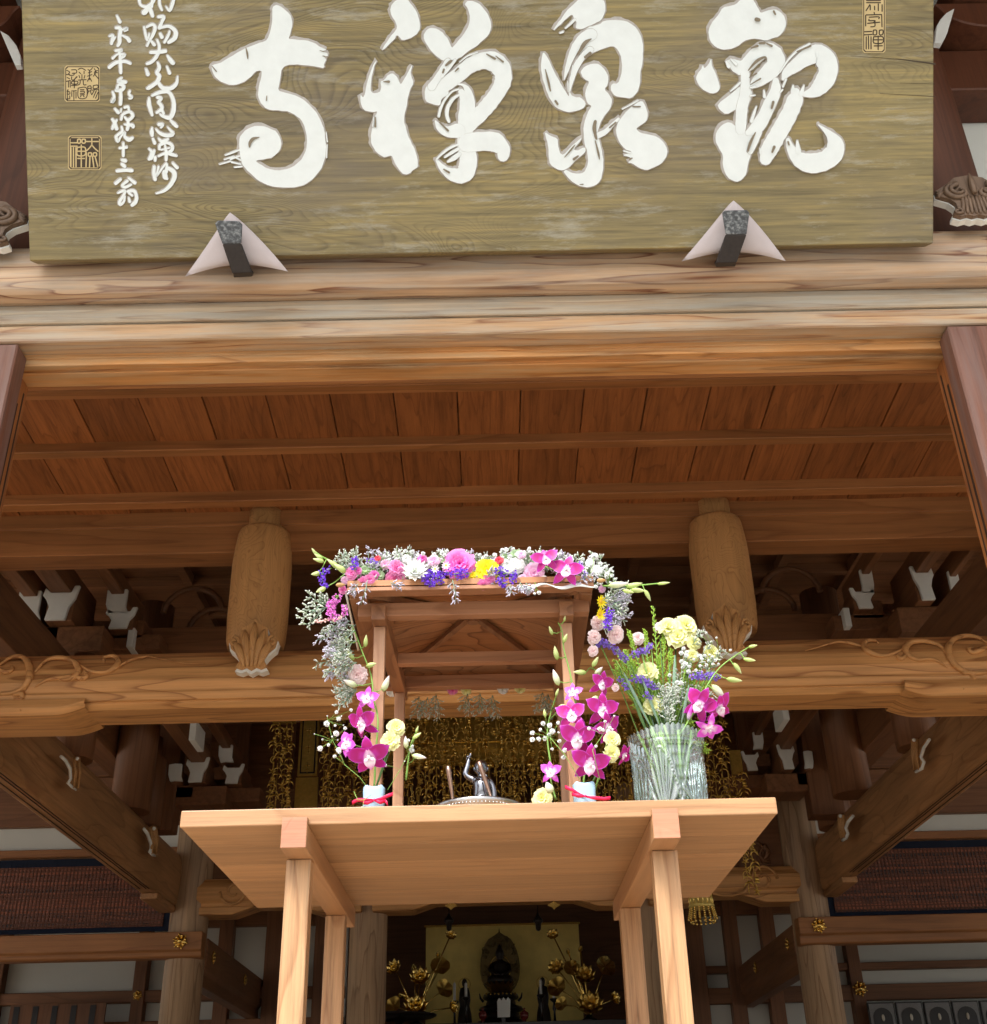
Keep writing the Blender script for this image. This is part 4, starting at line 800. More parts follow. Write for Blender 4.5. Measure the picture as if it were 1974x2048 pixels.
# seals: gold ground, dark carved lines
def seal(corners,lines,wd,lw,gx,gy,gs,label):
    mb=MB(); x0,y0,x1,y1=corners; r_=4
    def rr(i): return [(x0+i+r_,y0+i),(x1-i-r_,y0+i),(x1-i,y0+i+r_),(x1-i,y1-i-r_),(x1-i-r_,y1-i),(x0+i+r_,y1-i),(x0+i,y1-i-r_),(x0+i,y0+i+r_)]
    fillpoly(mb,rr(0),0,.0012); fillpoly(mb,rr(1.6),1,.0016); fillpoly(mb,rr(3.4),0,.0020)
    for l in lines: ribbon(mb,[(gx+x/gs,gy+y/gs,lw) for x,y in l],1,.0026,0,capn=1)
    o=mb.build('seal_mark',[GLEAF,INK],board); o['label']=label
    return o
seal((129,131,200,204),[[(315,830),(350,850),(330,880)],[(310,880),(350,880)],[(370,825),(425,825),(430,860),(380,865)],[(400,860),(400,885),(350,890)],
 [(320,915),(350,930)],[(310,960),(360,950)],[(335,960),(335,1030)],[(355,950),(357,1030)],[(375,905),(375,940),(400,945),(430,905)],[(440,905),(400,940)],[(375,960),(440,960),(440,990),(375,990),(375,960)],[(370,1010),(440,1005)],[(405,945),(405,1040)],
 [(335,1060),(320,1080),(350,1085),(350,1110),(320,1110)],[(325,1060),(325,1180)],[(350,1130),(350,1165),(320,1165)],[(370,1075),(430,1070)],[(375,1090),(375,1140)],[(425,1085),(425,1160)],[(400,1070),(400,1180)],
 [(450,820),(490,805),(540,830)],[(460,850),(480,870)],[(520,840),(520,870)],[(495,880),(495,940)],[(460,890),(470,920)],[(530,890),(520,925)],[(450,945),(545,940)],[(475,950),(470,990),(445,1005)],[(510,950),(515,1000),(545,1000)],
 [(450,1040),(545,1035),(548,1150),(455,1155),(450,1040)],[(475,1060),(520,1058)],[(475,1080),(520,1078),(520,1100),(475,1102)],[(475,1120),(525,1118)],[(485,1130),(475,1145)],[(510,1130),(522,1142)],
 [(565,820),(590,830),(620,800)],[(570,860),(610,845)],[(585,830),(585,940)],[(560,900),(615,880)],[(560,960),(585,920),(610,960)],[(640,810),(660,850),(630,900)],[(680,830),(640,860),(690,930)],[(650,850),(680,860)],
 [(565,1020),(565,1070),(600,1068),(600,1015),(565,1020)],[(565,1045),(600,1043)],[(570,1080),(560,1110)],[(595,1075),(605,1110)],[(630,1010),(680,1005),(680,1040),(630,1045),(630,1010)],[(615,1065),(690,1060),(690,1160)],[(640,1070),(610,1120)],[(665,1070),(630,1150)],[(685,1090),(655,1160)]],
 0,1.9,80,0,s2,'upper square gold seal with dark carved seal script')
o2=seal((136,271,203,340),[],0,2.3,80,200,s2,'lower square gold seal with gold script on a dark ground')
mb=MB(); fillpoly(mb,[(141,276),(198,276),(198,335),(141,335)],1,.0024)
for l in [[(355,545),(440,545)],[(355,505),(440,505)],[(365,560),(365,790)],[(395,560),(395,790)],[(425,560),(425,790)],[(445,465),(475,465),(475,505),(445,505),(445,465)],[(497,465),(532,465),(532,505),(497,505),(497,465)],[(440,560),(530,560),(530,650),(440,650),(440,560)],[(440,605),(530,605)],[(487,530),(487,790)],[(445,690),(525,690)],[(548,490),(690,490)],[(612,455),(612,540)],[(612,530),(580,570),(548,600)],[(612,530),(645,570),(685,605)],[(572,625),(605,625),(605,660),(572,660),(572,625)],[(630,625),(665,625),(665,660),(630,660),(630,625)],[(548,620),(543,790)],[(590,665),(585,790)],[(618,665),(636,790)],[(650,665),(682,785)]]:
    ribbon(mb,[(80+x/s2,200+y/s2,2.6) for x,y in l],0,.003,0,capn=1)
mb.build('seal_script',[GLEAF,INK],o2.parent)
seal((1725,-40,1771,106),[[(215,5),(400,5)],[(215,35),(400,35)],[(260,60),(210,140)],[(265,70),(265,130)],[(370,50),(370,140)],[(420,60),(420,150)],[(320,80),(322,130)],[(315,160),(320,185)],[(205,200),(205,340)],[(210,195),(415,190)],[(415,200),(418,350)],[(250,225),(375,220),(375,245)],[(250,250),(250,270),(330,270),(300,300)],[(320,270),(325,340),(270,350)],[(230,305),(390,290)],
 [(190,415),(285,410)],[(185,455),(290,450)],[(212,480),(212,640)],[(240,470),(245,640)],[(275,480),(275,640)],[(305,395),(305,450),(345,450),(345,395),(305,395)],[(385,395),(385,450),(425,450),(430,395),(385,395)],[(310,480),(425,480),(425,560),(310,560),(310,480)],[(310,520),(425,520)],[(315,600),(425,598)],[(368,470),(368,650)]],
 0,2.4,1700,0,6.533,'tall gold seal at the upper right with dark carved script')
m=MB(); ribbon(m,[(1702,112,.6),(1780,117,1.2),(1820,121,2.2),(1870,128,3.2)],0,.0008); ribbon(m,[(1760,187,.5),(1870,193,1.4)],0,.0008); ribbon(m,[(1800,166,.4),(1870,168,1.)],0,.0008); ribbon(m,[(1830,350,.4),(1870,350,1.)],0,.0008); m.build('crack',INK,board)['label']='thin dark cracks at the right edge of the board'
# hooks and cushions that carry the board
IRON=plain('weathered_iron',(.10,.105,.11),.6,.3,var=.5,scale=90,bump=.5,bscale=120)
IRONB=plain('dark_iron_stem',(.035,.03,.028),.7,.2,var=.35,scale=70,bump=.4,bscale=90)
def speckle():
    m_,n,p=newmat('pitted_iron_face'); L=n.links.new; tc=nd(n,'ShaderNodeTexCoord'); t=nd(n,'ShaderNodeTexNoise'); t.inputs['Scale'].default_value=75; t.inputs['Detail'].default_value=5; t.inputs['Roughness'].default_value=.6; L(tc.outputs['Object'],t.inputs[0])
    L(ramp(n,t.outputs['Fac'],[(.42,(.045,.047,.05)),(.52,(.09,.10,.105)),(.62,(.20,.21,.21))]),p.inputs['Base Color']); p.inputs['Roughness'].default_value=.55; p.inputs['Metallic'].default_value=.2; return m_
IRONF=speckle()
CUSH=plain('lavender_grey_cloth',(.46,.41,.41),.75,var=.07,scale=12,bump=.2,bscale=70)
HK=(('left',[(430,447),(436,441),(478,442),(485,449),(483,487),(445,488)],[(467,555),(505,553)],(460,425),(370,553),(576,543)),
    ('right',[(1444,426),(1449,421),(1494,420),(1499,426),(1493,469),(1451,469)],[(1431,534),(1471,533)],(1467,401),(1363,523),(1571.5,522)))
for lab,q,lop,A,Bc,Cc in HK:
    f=PL; cx0=sum(t[0] for t in q)/6; cy0=sum(t[1] for t in q)/6
    h=thing('hook',tuple(f(cx0,cy0+40,.05)),'black iron hook holding the %s end of the name board'%lab,'hook','iron hooks under the name board')
    D=.115
    m=MB()
    a=[f(x,y,D) for x,y in q]; b=[f(x,y,D-.022) for x,y in q]; B=len(m.v)
    for p in a+b: m.vert(p)
    n=6
    for i in range(n): j=(i+1)%n; m.face((B+i,B+j,B+n+j,B+n+i),1)
    m.face([B+i for i in range(n)][::-1],0); m.face([B+n+i for i in range(n)],1)
    m.build('hook_plate',[IRONF,IRON],h,bevel=.003,segs=2)
    m=MB()
    lo=[at(q_[0],q_[1],Y=3.425) for q_ in lop]
    lo2=[p+Vector((0,.0,.03)) for p in lo]
    a0,a1=f(*q[5],D),f(*q[4],D); a2,a3=f(*q[5],D-.024),f(*q[4],D-.024)
    e0,e1=[f(lop[i_][0]+(q[5+0-i_][0]-lop[i_][0])*.12,lop[i_][1]-8,.075) for i_ in(0,1)]; e2,e3=e0+Vector((0,.026,.022)),e1+Vector((0,.026,.022))
    m.hexa([e0,e1,e3,e2,a0,a1,a3,a2],0); m.hexa([lo[0],lo[1],lo2[1],lo2[0],e0,e1,e3,e2],0); m.build('hook_stem',IRONB,h,bevel=.003)
    # cushion: soft three cornered pad between hook and board
    m=MB(); N1=16
    def edge(u,v):
        # u across 0..1, v down 0..1 ; triangular with bulging sides, arched bottom
        y=A[1]+(Bc[1]-A[1])*v; w_=v**.88
        xl_=A[0]+(Bc[0]-A[0])*w_+4*math.sin(PI*v); xr_=A[0]+(Cc[0]-A[0])*w_+2*math.sin(PI*v)
        y2=y+(Cc[1]-Bc[1])*u*v-18*math.sin(PI*u)*v**6
        return xl_+(xr_-xl_)*u,y2
    for side in(1,-1):
        rows=[]
        for i in range(N1+1):
            v=i/N1; row=[]
            for j in range(N1+1):
                u=j/N1; x,y=edge(u,v); th=.026*(math.sin(PI*u)**.5)*(max(0,math.sin(PI*min(1,v*1.02)))**.5)*(1+.12*math.sin(9*u+5*v))
                row.append(f(x,y,.034+side*th*(1 if side>0 else .9)))
            rows.append(row)
        m.grid(rows,0,0)
    o=m.build('cushion',CUSH); tag(o,'soft lavender grey triangular cushion behind the %s iron hook'%lab,'cushion','cushions under the name board')
# ================= table =================
W_TABLE=wood('hinoki_table',(.39,.218,.105),(.28,.135,.058),'x',2.5,9,.6,.2,.42,.12,.10,.10,stretch=.18,ff=80)
W_TABLEU=wood('hinoki_board_under',(.37,.208,.096),(.29,.148,.062),'x',1.5,8,.4,.2,.45,.1,.28,.10,ff=60)
W_TABLEZ=wood('hinoki_leg',(.42,.245,.122),(.27,.13,.055),'z',2.6,9,.75,.3,.42,.14,.08,.10,stretch=.14,ff=80)
W_TABLEY=wood('hinoki_bearer',(.37,.20,.095),(.26,.12,.052),'y',1.1,12,.5,.14,.42,.12,.08,.10)
ENDG=wood('end_grain',(.42,.19,.11),(.36,.15,.085),'x',3,6,.4,.2,.5,.2,.1,.1,stretch=.8)
ZT=2.10; TT=.033
yF=yc(1642,ZT,960); zTop=ZT+TT
xL=at(360,1655,z=ZT).x; xR=at(1553,1630,z=ZT).x; yL=at(360,1655,z=ZT).y; yR=at(1553,1630,z=ZT).y
yBk=yc(1805.5,ZT,965)
print('TABLE',xL,xR,yL,yR,yF,yBk,zTop)
yF=(yL+yR)/2
tb=thing('offering_table',((xL+xR)/2,(yF+yBk)/2,1.345),'plain light hinoki table carrying the flower decked shrine before the entrance','table')
m=MB(); nb=5; w_=(yBk-yF)/nb
for i in range(nb): m.box(xL,xR,yF+i*w_+.0003,yF+(i+1)*w_-.0003,ZT,zTop)
m.build('table_top',W_TABLEU,tb,bevel=.0015)
m=MB(); m.box(xL-.001,xR+.001,yF-.006,yF-.0005,ZT-.0005,zTop+.001); m.build('front_edge',W_TABLE,tb,bevel=.0025,segs=2)['label']='bright front edge of the table top'
for s_,(pa,pb),(pc,pd),(la,lb) ,(ra,rb) in ((-1,(560,612),(1642,1696),(571,625),(651,694)),(1,(1308,1362),(1626,1677),(1298,1350),(1240,1284))):
    ye=yF-.022
    x0=at(pa,pd,Y=ye).x; x1=at(pb,pd,Y=ye).x; zlo_=zc(pd,ye,(pa+pb)/2); 
    m=MB(); m.box(x0,x1,ye+.001,yBk+.03,zlo_,ZT-.0008); m.box(x0,x1,ye+.001,yF-.0065,ZT-.0008,ZT+.012)
    o=m.build('bearer',W_TABLEY,tb,bevel=.0015)
    m=MB(); m.box(x0+.0008,x1-.0008,ye-.001,ye+.0008,zlo_+.0008,ZT+.011); m.build('end_grain',ENDG,o,bevel=.0004)
    lw=(x1-x0)
    y0=yc(1718 if s_<0 else 1700,zlo_,(la+lb)/2); 
    xa=at(573,1719,Y=y0).x if s_<0 else at(1304,1702,Y=y0).x; xb_=xa+lw*.98
    m=MB(); m.box(xa,xb_,y0,y0+.045,1.346,zlo_-.0005); o=m.build('leg',W_TABLEZ,tb,bevel=.002,segs=2); o['label']='front %s table leg'%('left' if s_<0 else 'right')
    y1=yc(1830 if s_<0 else 1815,zlo_,(ra+rb)/2)
    xa=at(651,1830,Y=y1).x if s_<0 else at(1240,1815,Y=y1).x
    m=MB(); m.box(xa,xa+lw*.96,y1,y1+.045,1.346,zlo_-.0005); o=m.build('leg',W_TABLEZ,tb,bevel=.002,segs=2); o['label']='rear %s table leg'%('left' if s_<0 else 'right')
# ================= flower shrine (small roofed pavilion) =================
W_SHR=wood('shrine_cedar',(.36,.17,.085),(.22,.09,.04),'x',2.2,9,.6,.2,.45,.15,.12,.12)
W_SHRZ=wood('shrine_post',(.44,.24,.135),(.28,.13,.065),'z',2.2,12,.6,.18,.45,.15,.12,.12)
W_SHRY=wood('shrine_cedar_deep',(.30,.135,.06),(.17,.065,.027),'y',2.5,10,.7,.2,.45,.15,.2,.12)
W_ROOFU=wood('shrine_roof_board',(.38,.17,.07),(.14,.05,.02),'x',2.6,14,.85,.2,.45,.2,.2,.12,stretch=.5)
YFp,YBp=yF+.09,yF+.09+.43
pf=at(752,1560,Y=YFp).x; pr=at(1149,1560,Y=YFp).x
sh=thing('flower_shrine',((pf+pr)/2,(YFp+YBp)/2,zTop),'small open four post cedar shrine with its roof buried in flowers, standing on the table','shrine')
zbar=zc(1202,YFp-.03,950); zbar0=zc(1228,YFp-.03,950)   # front crossbar
pwid=.026
xs_f=[at(762,1300,Y=YFp).x,at(1131+8,1300,Y=YFp).x]
xs_f=[pf+.003,pr-.003-0]
bl=at(798,1500,Y=YBp).x; br=at(1128,1500,Y=YBp).x
zpf=zbar0-.0
zy=zc(1360,YBp,950); zy0=zc(1385,YBp,950)               # rear crossbar
print('SHRINE',pf,pr,bl,br,zbar,zbar0,zy,zy0)
for x_,y_,zt in((pf,YFp,zbar0-.018),(pr,YFp,zbar0-.018),(bl,YBp,zbar0-.018),(br,YBp,zbar0-.018)):
    m=MB(); m.box(x_-pwid/2,x_+pwid/2,y_-pwid/2,y_+pwid/2,zTop+.0015,zt-.0005); m.build('post',W_SHRZ,sh,bevel=.0012)
zj=zbar0-.018
for x_,x2 in((pf,bl),(pr,br)):
    m=MB(); hw=.016
    m.hexa([(x_-hw,YFp-.052,zj),(x_+hw,YFp-.052,zj),(x2+hw,YBp+.05,zj),(x2-hw,YBp+.05,zj),(x_-hw,YFp-.052,zj+.036),(x_+hw,YFp-.052,zj+.036),(x2+hw,YBp+.05,zj+.036),(x2-hw,YBp+.05,zj+.036)])
    m.build('side_bearer',W_SHRY,sh,bevel=.001)
x0=at(716,1220,Y=YFp-.03).x; x1=at(1178,1215,Y=YFp-.03).x
m=MB(); m.box(x0,x1,YFp-.030,YFp+.0,zbar0,zbar); m.build('crossbar',W_SHR,sh,bevel=.0012)
m=MB(); zm_=zj+.037; ym=(YFp+YBp)/2+.02; m.box(pf+.0,pr-.0,ym-.013,ym+.013,zj+.002,zj+.030); m.build('crossbar',W_SHR,sh,bevel=.0012)
m=MB(); m.box(bl-.04,br+.04,YBp-.0,YBp+.026,zbar0,zbar); m.build('crossbar',W_SHR,sh,bevel=.0012)
# roof: four boards rising to a point, with eave boards around
ze=zbar+.004; yE0=YFp-.115; yE1=YBp+.115
xe0=at(694,1182,Y=yE0).x; xe1=at(1188,1176,Y=yE0).x
zeave=zc(1199,yE0,940); zeave=max(zeave,zbar+.003)
ap=Vector(((xe0+xe1)/2,(yE0+yE1)/2,zeave+.085))
C=[Vector((xe0,yE0,zeave)),Vector((xe1,yE0,zeave)),Vector((xe1,yE1,zeave)),Vector((xe0,yE1,zeave))]
m=MB()
for i in range(4):
    p,q=C[i],C[(i+1)%4]; r_=RNG.random(); up=Vector((0,0,.014)); b=len(m.v)
    for v in(p,q,ap,p+up,q+up,ap+up): m.vert(v)
    m.face((b,b+1,b+2),0,r_); m.face((b+3,b+5,b+4),0,r_); m.face((b,b+3,b+4,b+1),0,r_)
m.build('roof_board',W_ROOFU,sh,bevel=0)
m=MB()
for i in range(4):
    p=C[i]; d=(ap-p); s0=p+d*.12-Vector((0,0,.012)); s1=p+d*.97-Vector((0,0,.012)); m.tube([s0,s1],.010,4,sm=False)
m.build('hip_rafter',W_SHRY,sh)
m=MB(); m.tube([ap-Vector((0,0,.035)),ap],.016,6,sm=False); m.build('roof_boss',W_SHRY,sh)
for i,(a_,b_) in enumerate(((C[0],C[1]),(C[3],C[2]))):
    m=MB(); s_=-1 if i==0 else 1
    m.hexa([a_+Vector((0,-.003 if s_<0 else -.05,-.0135)),b_+Vector((0,-.003 if s_<0 else -.05,-.0135)),b_+Vector((0,.05 if s_<0 else .003,-.004)),a_+Vector((0,.05 if s_<0 else .003,-.004)),a_+Vector((0,-.003 if s_<0 else -.05,-.004)),b_+Vector((0,-.003 if s_<0 else -.05,-.004)),b_+Vector((0,.05 if s_<0 else .003,.004)),a_+Vector((0,.05 if s_<0 else .003,.004))]); m.build('eave_board',W_SHR,sh,bevel=.001)
for i,(a_,b_) in enumerate(((C[0],C[3]),(C[1],C[2]))):
    m=MB(); s_=-1 if i==0 else 1; o_=.04*s_
    m.hexa([a_+Vector((0,.05,-.010)),a_+Vector((-o_,.05,-.004)),b_+Vector((-o_,-.05,-.004)),b_+Vector((0,-.05,-.010)),a_+Vector((0,.05,.012)),a_+Vector((-o_,.05,.018)),b_+Vector((-o_,-.05,.018)),b_+Vector((0,-.05,.012))]); m.build('eave_board',W_SHRY,sh,bevel=.001)
# ================= basin, figurine, ladles =================
LADLE=plain('copper_brown_ladle',(.40,.27,.21),.3,.9,var=.25,scale=50)
SILVER=plain('hammered_silver',(.55,.56,.57),.28,1,var=.1,scale=40,bump=.35,bscale=160)
BRONZE=plain('dark_polished_bronze',(.26,.27,.30),.18,1,var=.2,scale=30)
yb_=yF+.20; bc=at(957,1600,Y=yb_); rb=(1046-868)/2*(yb_*.873+.3)/F
bc=Vector((bc.x,yb_+.0,zTop))
bh=max(.02,zc(1598,yb_-rb*.9,957)-zTop)
print('BASIN',rb,bh,bc)
bs=thing('basin',tuple(bc),'shallow silver metal basin with chased rim under the small standing figure','basin')
m=MB(); H=bh+.001
m.lathe([(rb*.55,.002),(rb*.6,.0025),(rb*.86,H*.45),(rb*.97,H*.85),(rb*1.02,H),(rb*1.0,H+.003),(rb*.93,H*.86),(rb*.8,H*.5),(rb*.5,.012),(.0001,.010)],bc,64); m.build('bowl',SILVER,bs)
m=MB()
for k in range(72):
    a_=2*PI*k/72; m.ball(bc+Vector((math.cos(a_)*rb*.985,math.sin(a_)*rb*.985,H*.80)),.0022,5)
m.build('rim_beading',SILVER,bs)
def skin_fig(name,joints,edges,mat,parent,sub=2):
    me=bpy.data.meshes.new(name); off=wpos(parent)
    me.from_pydata([tuple(Vector(j[:3])-off) for j in joints],edges,[]); o=bpy.data.objects.new(name,me); COL.objects.link(o); o.parent=parent
    me.materials.append(mat)
    o.modifiers.new('skin','SKIN')
    me.skin_vertices[0].data  # layer made by the modifier
    for i,j in enumerate(joints): me.skin_vertices[0].data[i].radius=(j[3]*1.5,(j[4] if len(j)>4 else j[3])*1.5); me.skin_vertices[0].data[i].use_root=(i==0)
    for md in o.modifiers: 
        if md.type=='SKIN': md.use_smooth_shade=True; md.branch_smoothing=.4
    s=o.modifiers.new('sub','SUBSURF'); s.levels=sub; s.render_levels=sub
    return o
fy=yb_+.02; k=(fy*.873+.35)/F
def fp(px,py,dy=0): p=at(px,py,Y=fy+dy); return (p.x,p.y,p.z)
# feet stand in the basin, on a small lotus
fig=thing('standing_figure',(fp(965,1560)[0],fy,zTop+.011),'small dark silver child figure with one arm raised, standing in the metal basin','figurine')
zb0=zTop+.011
def J(px,py,r_,dy=0,r2=None): p=fp(px,py,dy); return (p[0],p[1],p[2],r_*k,(r2 or r_)*k)
j=[J(963,1600,17),J(964,1585,19,0,14),J(964,1572,20,0,14),J(964,1560,21,0,13),J(964,1554,6),J(964,1548,5),
   # right arm of figure (left in view), raised
   J(948,1558,5.5),J(935,1554,4.6),J(930,1547,4.4),J(935,1532,3.6),J(938,1516,2.4),
   # other arm hanging
   J(979,1561,5.5),J(985,1572,4.8),J(988,1586,4.2),J(988,1602,3.6),
   # legs
   J(957,1615,7),J(957,1635,5.5),J(957,1655,4.5),J(971,1615,7),J(971,1635,5.5),J(971,1655,4.5)]
zmin=min(q[2] for q in j); 
# fit the legs so the feet touch the basin floor
for i in range(len(j)):
    if i in(15,16,17,18,19,20):
        t={15:.30,16:.62,17:1.}.get(i if i<18 else i-3); z0=j[0][2]; j[i]=(j[i][0],fy,z0+(zb0+.004-z0)*t,j[i][3],j[i][4])
body=skin_fig('body',j,[(0,1),(1,2),(2,3),(3,4),(4,5),(3,6),(6,7),(7,8),(8,9),(9,10),(3,11),(11,12),(12,13),(13,14),(0,15),(15,16),(16,17),(0,18),(18,19),(19,20)],BRONZE,fig)
hd=Vector(fp(962,1537)); hr=13.6*k
m=MB(); rows=[]
for i in range(13):
    v=PI*i/12; row=[]
    for q in range(20):
        a_=2*PI*q/20; sx=1.0-.12*(v/PI); x=math.sin(v)*math.cos(a_)*sx; y=math.sin(v)*math.sin(a_)*1.05; z=math.cos(v)*1.15
        fr=max(0,-y)
        nose=.16*math.exp(-((x/.14)**2+((z+.12)/.2)**2))*(fr>.5)
        eye=-.07*(math.exp(-(((x-.36)/.17)**2+((z-.08)/.1)**2))+math.exp(-(((x+.36)/.17)**2+((z-.08)/.1)**2)))*(fr>.3)
        mo=.06*math.exp(-((x/.2)**2+((z+.5)/.08)**2))*(fr>.3)
        row.append(hd+Vector((x,y-(nose+eye+mo),z))*hr)
    rows.append(row)
m.grid(rows,0,0,True,True)
for s_ in(-1,1): m.ball(hd+Vector((s_*1.0,0,-.05))*hr,hr*.28,6,sx=(.4,.7,1.4))
m.build('head',BRONZE,fig)
m=MB(); rows=[[hd+Vector((math.cos(2*PI*q/20)*math.sin(v),.12+math.sin(2*PI*q/20)*math.sin(v)*1.08,.16+math.cos(v)*1.1))*hr*1.05 for q in range(20)] for v in[PI*.5*i/6 for i in range(7)]]
m.grid(rows,0,0,True,True); m.build('hair_cap',BRONZE,fig)
# raised hand: palm with one finger pointing up, others curled, thumb at the side
hp=Vector(fp(938,1521)); hs=1.0
hj=[(hp.x,hp.y,hp.z,3.2*k,2.4*k),(hp.x-.0*k,hp.y,hp.z+3*k,3.4*k,2.2*k)]
ed=[(0,1)]
for q,(dx,seg) in enumerate(((3.2,((.6,5),(.9,9.5),(1.0,13))),(1.2,((.0,4.5),(-.8,6.2),(-2.,4.5))),(-.8,((-.4,4.2),(-1.2,5.6),(-2.2,4.))),(-2.6,((-.8,3.4),(-1.6,4.4),(-2.3,3.))))):
    b=len(hj); prev=1
    for u,(ax,az) in enumerate(seg):
        cur = Vector((hp.x+(dx+ax*.3)*k, hp.y+(0 if q==0 else (ax*1.4)*k), hp.z+(3+az)*k)); hj.append((*cur,(1.7-.15*u)*k,(1.7-.15*u)*k)); ed.append((prev,len(hj)-1)); prev=len(hj)-1
b=len(hj); hj.append((hp.x-4.2*k,hp.y-.5*k,hp.z+2.5*k,1.2*k,1.2*k)); ed.append((0,b)); hj.append((hp.x-5.4*k,hp.y-1.2*k,hp.z+5*k,1.*k,1.*k)); ed.append((b,b+1))
skin_fig('hand',hj,ed,BRONZE,fig,1)
# robe from the waist down
m=MB(); z0=zb0+.01; wz=fp(964,1588)[2]; cx=fp(964,1588)[0]
rows=[]
for i in range(7):
    t=i/6; z=wz+(z0-wz)*t; rr=(12.5+5*t)*k
    rows.append([Vector((cx+math.cos(2*PI*q/40)*rr*(1+.05*math.sin(q*2.4+t)),fy+math.sin(2*PI*q/40)*rr*.8*(1+.05*math.sin(q*1.9)),z+.001*math.sin(q))) for q in range(40)])
m.grid(rows,0,0,True,True)
for i in range(5): m.tube([Vector((cx+math.cos(a_)*(13.2+.8*i)*k,fy+math.sin(a_)*(13.2+.8*i)*k*.82,wz-.004-.006*i+.004*math.sin(3*a_+i))) for a_ in[2*PI*q/20 for q in range(21)]],.8*k,4)
m.build('robe',BRONZE,fig)
m=MB(); m.lathe([(.0001,0),(.030,.0),(.034,.004),(.026,.009),(.0001,.0095)],(cx,fy,zTop+.0105),24); m.build('lotus_base',BRONZE,fig)
for (a_,b_,lab) in (((896,1533),(906,1601),'left ladle leaning in the silver basin'),((958,1524),(984,1600),'right ladle leaning in front of the small figure')):
    y0=fy-.035; p1=at(a_[0],a_[1],Y=y0-.02); p0=at(b_[0],b_[1],Y=y0+.0); d=(p0-p1).normalized(); p2=p0+d*max(.0,(p0.z-(zTop+.016))/max(.05,-d.z))
    l=thing('ladle',tuple(p2),lab,'ladle','ladles in the basin')
    m=MB(); m.tube([p1,p1+d*.012,p1+d*.03,p0,p2],[.0052,.0056,.005,.0033,.0028],8); m.tube([p1-d*.0015,p1],[.004,.0052],8); m.build('handle',LADLE,l)
    m=MB(); m.lathe([(.004,0),(.013,.001),(.016,.008),(.016,.016),(.0148,.016),(.0145,.008),(.012,.003),(.0001,.002)],p2+Vector((0,0,-.0015)),16); m.build('cup',LADLE,l)
# ================= flowers =================
def pxm(p): return ((p.y)*math.cos(PITCH)+(p.z-1.5)*math.sin(PITCH))/F      # metres per photo pixel at p
TOCAM=lambda p:(CAM-Vector(p)).normalized()
def basis(N,up=None):
    N=Vector(N).normalized(); u=Vector(up) if up is not None else Vector((0,0,1))
    u=u-N*u.dot(N); u=u.normalized() if u.length>1e-4 else N.orthogonal().normalized()
    return N,u,u.cross(N)
def face_dir(px_dx=0.,px_dy=0.,lean=.5,c=None):
    "direction facing the camera, leaning by picture right / up"
    return (-_f*1.0+RT*px_dx*lean+UP*px_dy*lean).normalized()
G_STEM=plain('stem_green',(.22,.40,.08),.5,var=.2,scale=30,trans=.15)
G_DARK=plain('stalk_green',(.09,.18,.05),.5,var=.25,scale=30,trans=.1)
G_CAL=plain('calyx_green',(.26,.45,.09),.5,var=.15,scale=40,trans=.2)
G_BLUE=plain('grey_green_leaf',(.20,.31,.22),.55,var=.2,scale=40,trans=.1)
G_SOL=plain('goldenrod_green',(.38,.58,.07),.55,var=.25,scale=60,trans=.2)
SPRIG=petal('sea_lavender_grey',[(0,(.24,.33,.18)),(.5,(.42,.47,.36)),(1,(.60,.62,.60))],.8,.1,.2)
SPRIGL=petal('sea_lavender_lilac',[(0,(.34,.34,.34)),(.5,(.46,.44,.52)),(1,(.62,.58,.72))],.8,.1,.2)
M_ORCH=petal('magenta_orchid',[(0,(.88,.80,.86)),(.14,(.80,.50,.74)),(.30,(.52,.03,.40)),(.5,(.42,.004,.17)),(.75,(.44,.006,.22)),(.9,(.52,.02,.44)),(1,(.74,.26,.70))],.42,.25,.12)
M_ORCHP=petal('violet_orchid',[(0,(.90,.86,.90)),(.3,(.82,.62,.82)),(.6,(.66,.07,.58)),(1,(.70,.12,.66))],.42,.25,.1)
M_ORCHW=petal('white_orchid_back',[(0,(.80,.86,.66)),(.6,(.88,.88,.84)),(1,(.80,.45,.75))],.42,.3,.1)
M_LIP=petal('orchid_lip',[(0,(.92,.90,.86)),(.5,(.88,.80,.86)),(1,(.72,.10,.45))],.42,.2,.1)
M_BUD=petal('green_bud',[(0,(.42,.56,.14)),(.6,(.62,.72,.30)),(1,(.72,.78,.42))],.42,.3,.1)
M_BUDW=petal('cream_bud',[(0,(.50,.62,.22)),(.5,(.80,.84,.62)),(1,(.86,.74,.80))],.42,.3,.08)
M_PINK=petal('pink_carnation',[(0,(.60,.07,.30)),(.6,(.78,.14,.46)),(1,(.86,.34,.62))],.6,.35,.12)
M_HOT=petal('hot_pink_carnation',[(0,(.62,.03,.30)),(.6,(.85,.09,.50)),(1,(.92,.30,.70))],.6,.35,.12)
M_PALE=petal('pale_pink_carnation',[(0,(.70,.28,.52)),(.6,(.84,.45,.70)),(1,(.90,.66,.82))],.6,.35,.1)
M_BLUSH=petal('blush_rose',[(0,(.62,.35,.36)),(.6,(.80,.58,.58)),(1,(.86,.74,.74))],.6,.35,.08)
M_YEL=petal('cream_yellow_carnation',[(0,(.50,.52,.10)),(.55,(.82,.80,.30)),(1,(.90,.90,.52))],.6,.35,.08)
M_SUN=petal('bright_yellow_bloom',[(0,(.80,.42,.01)),(.5,(.92,.72,.01)),(1,(.95,.86,.03))],.55,.3,.08)
M_WHITE=petal('white_bloom',[(0,(.62,.72,.50)),(.4,(.88,.90,.86)),(1,(.93,.94,.93))],.6,.35,.05)
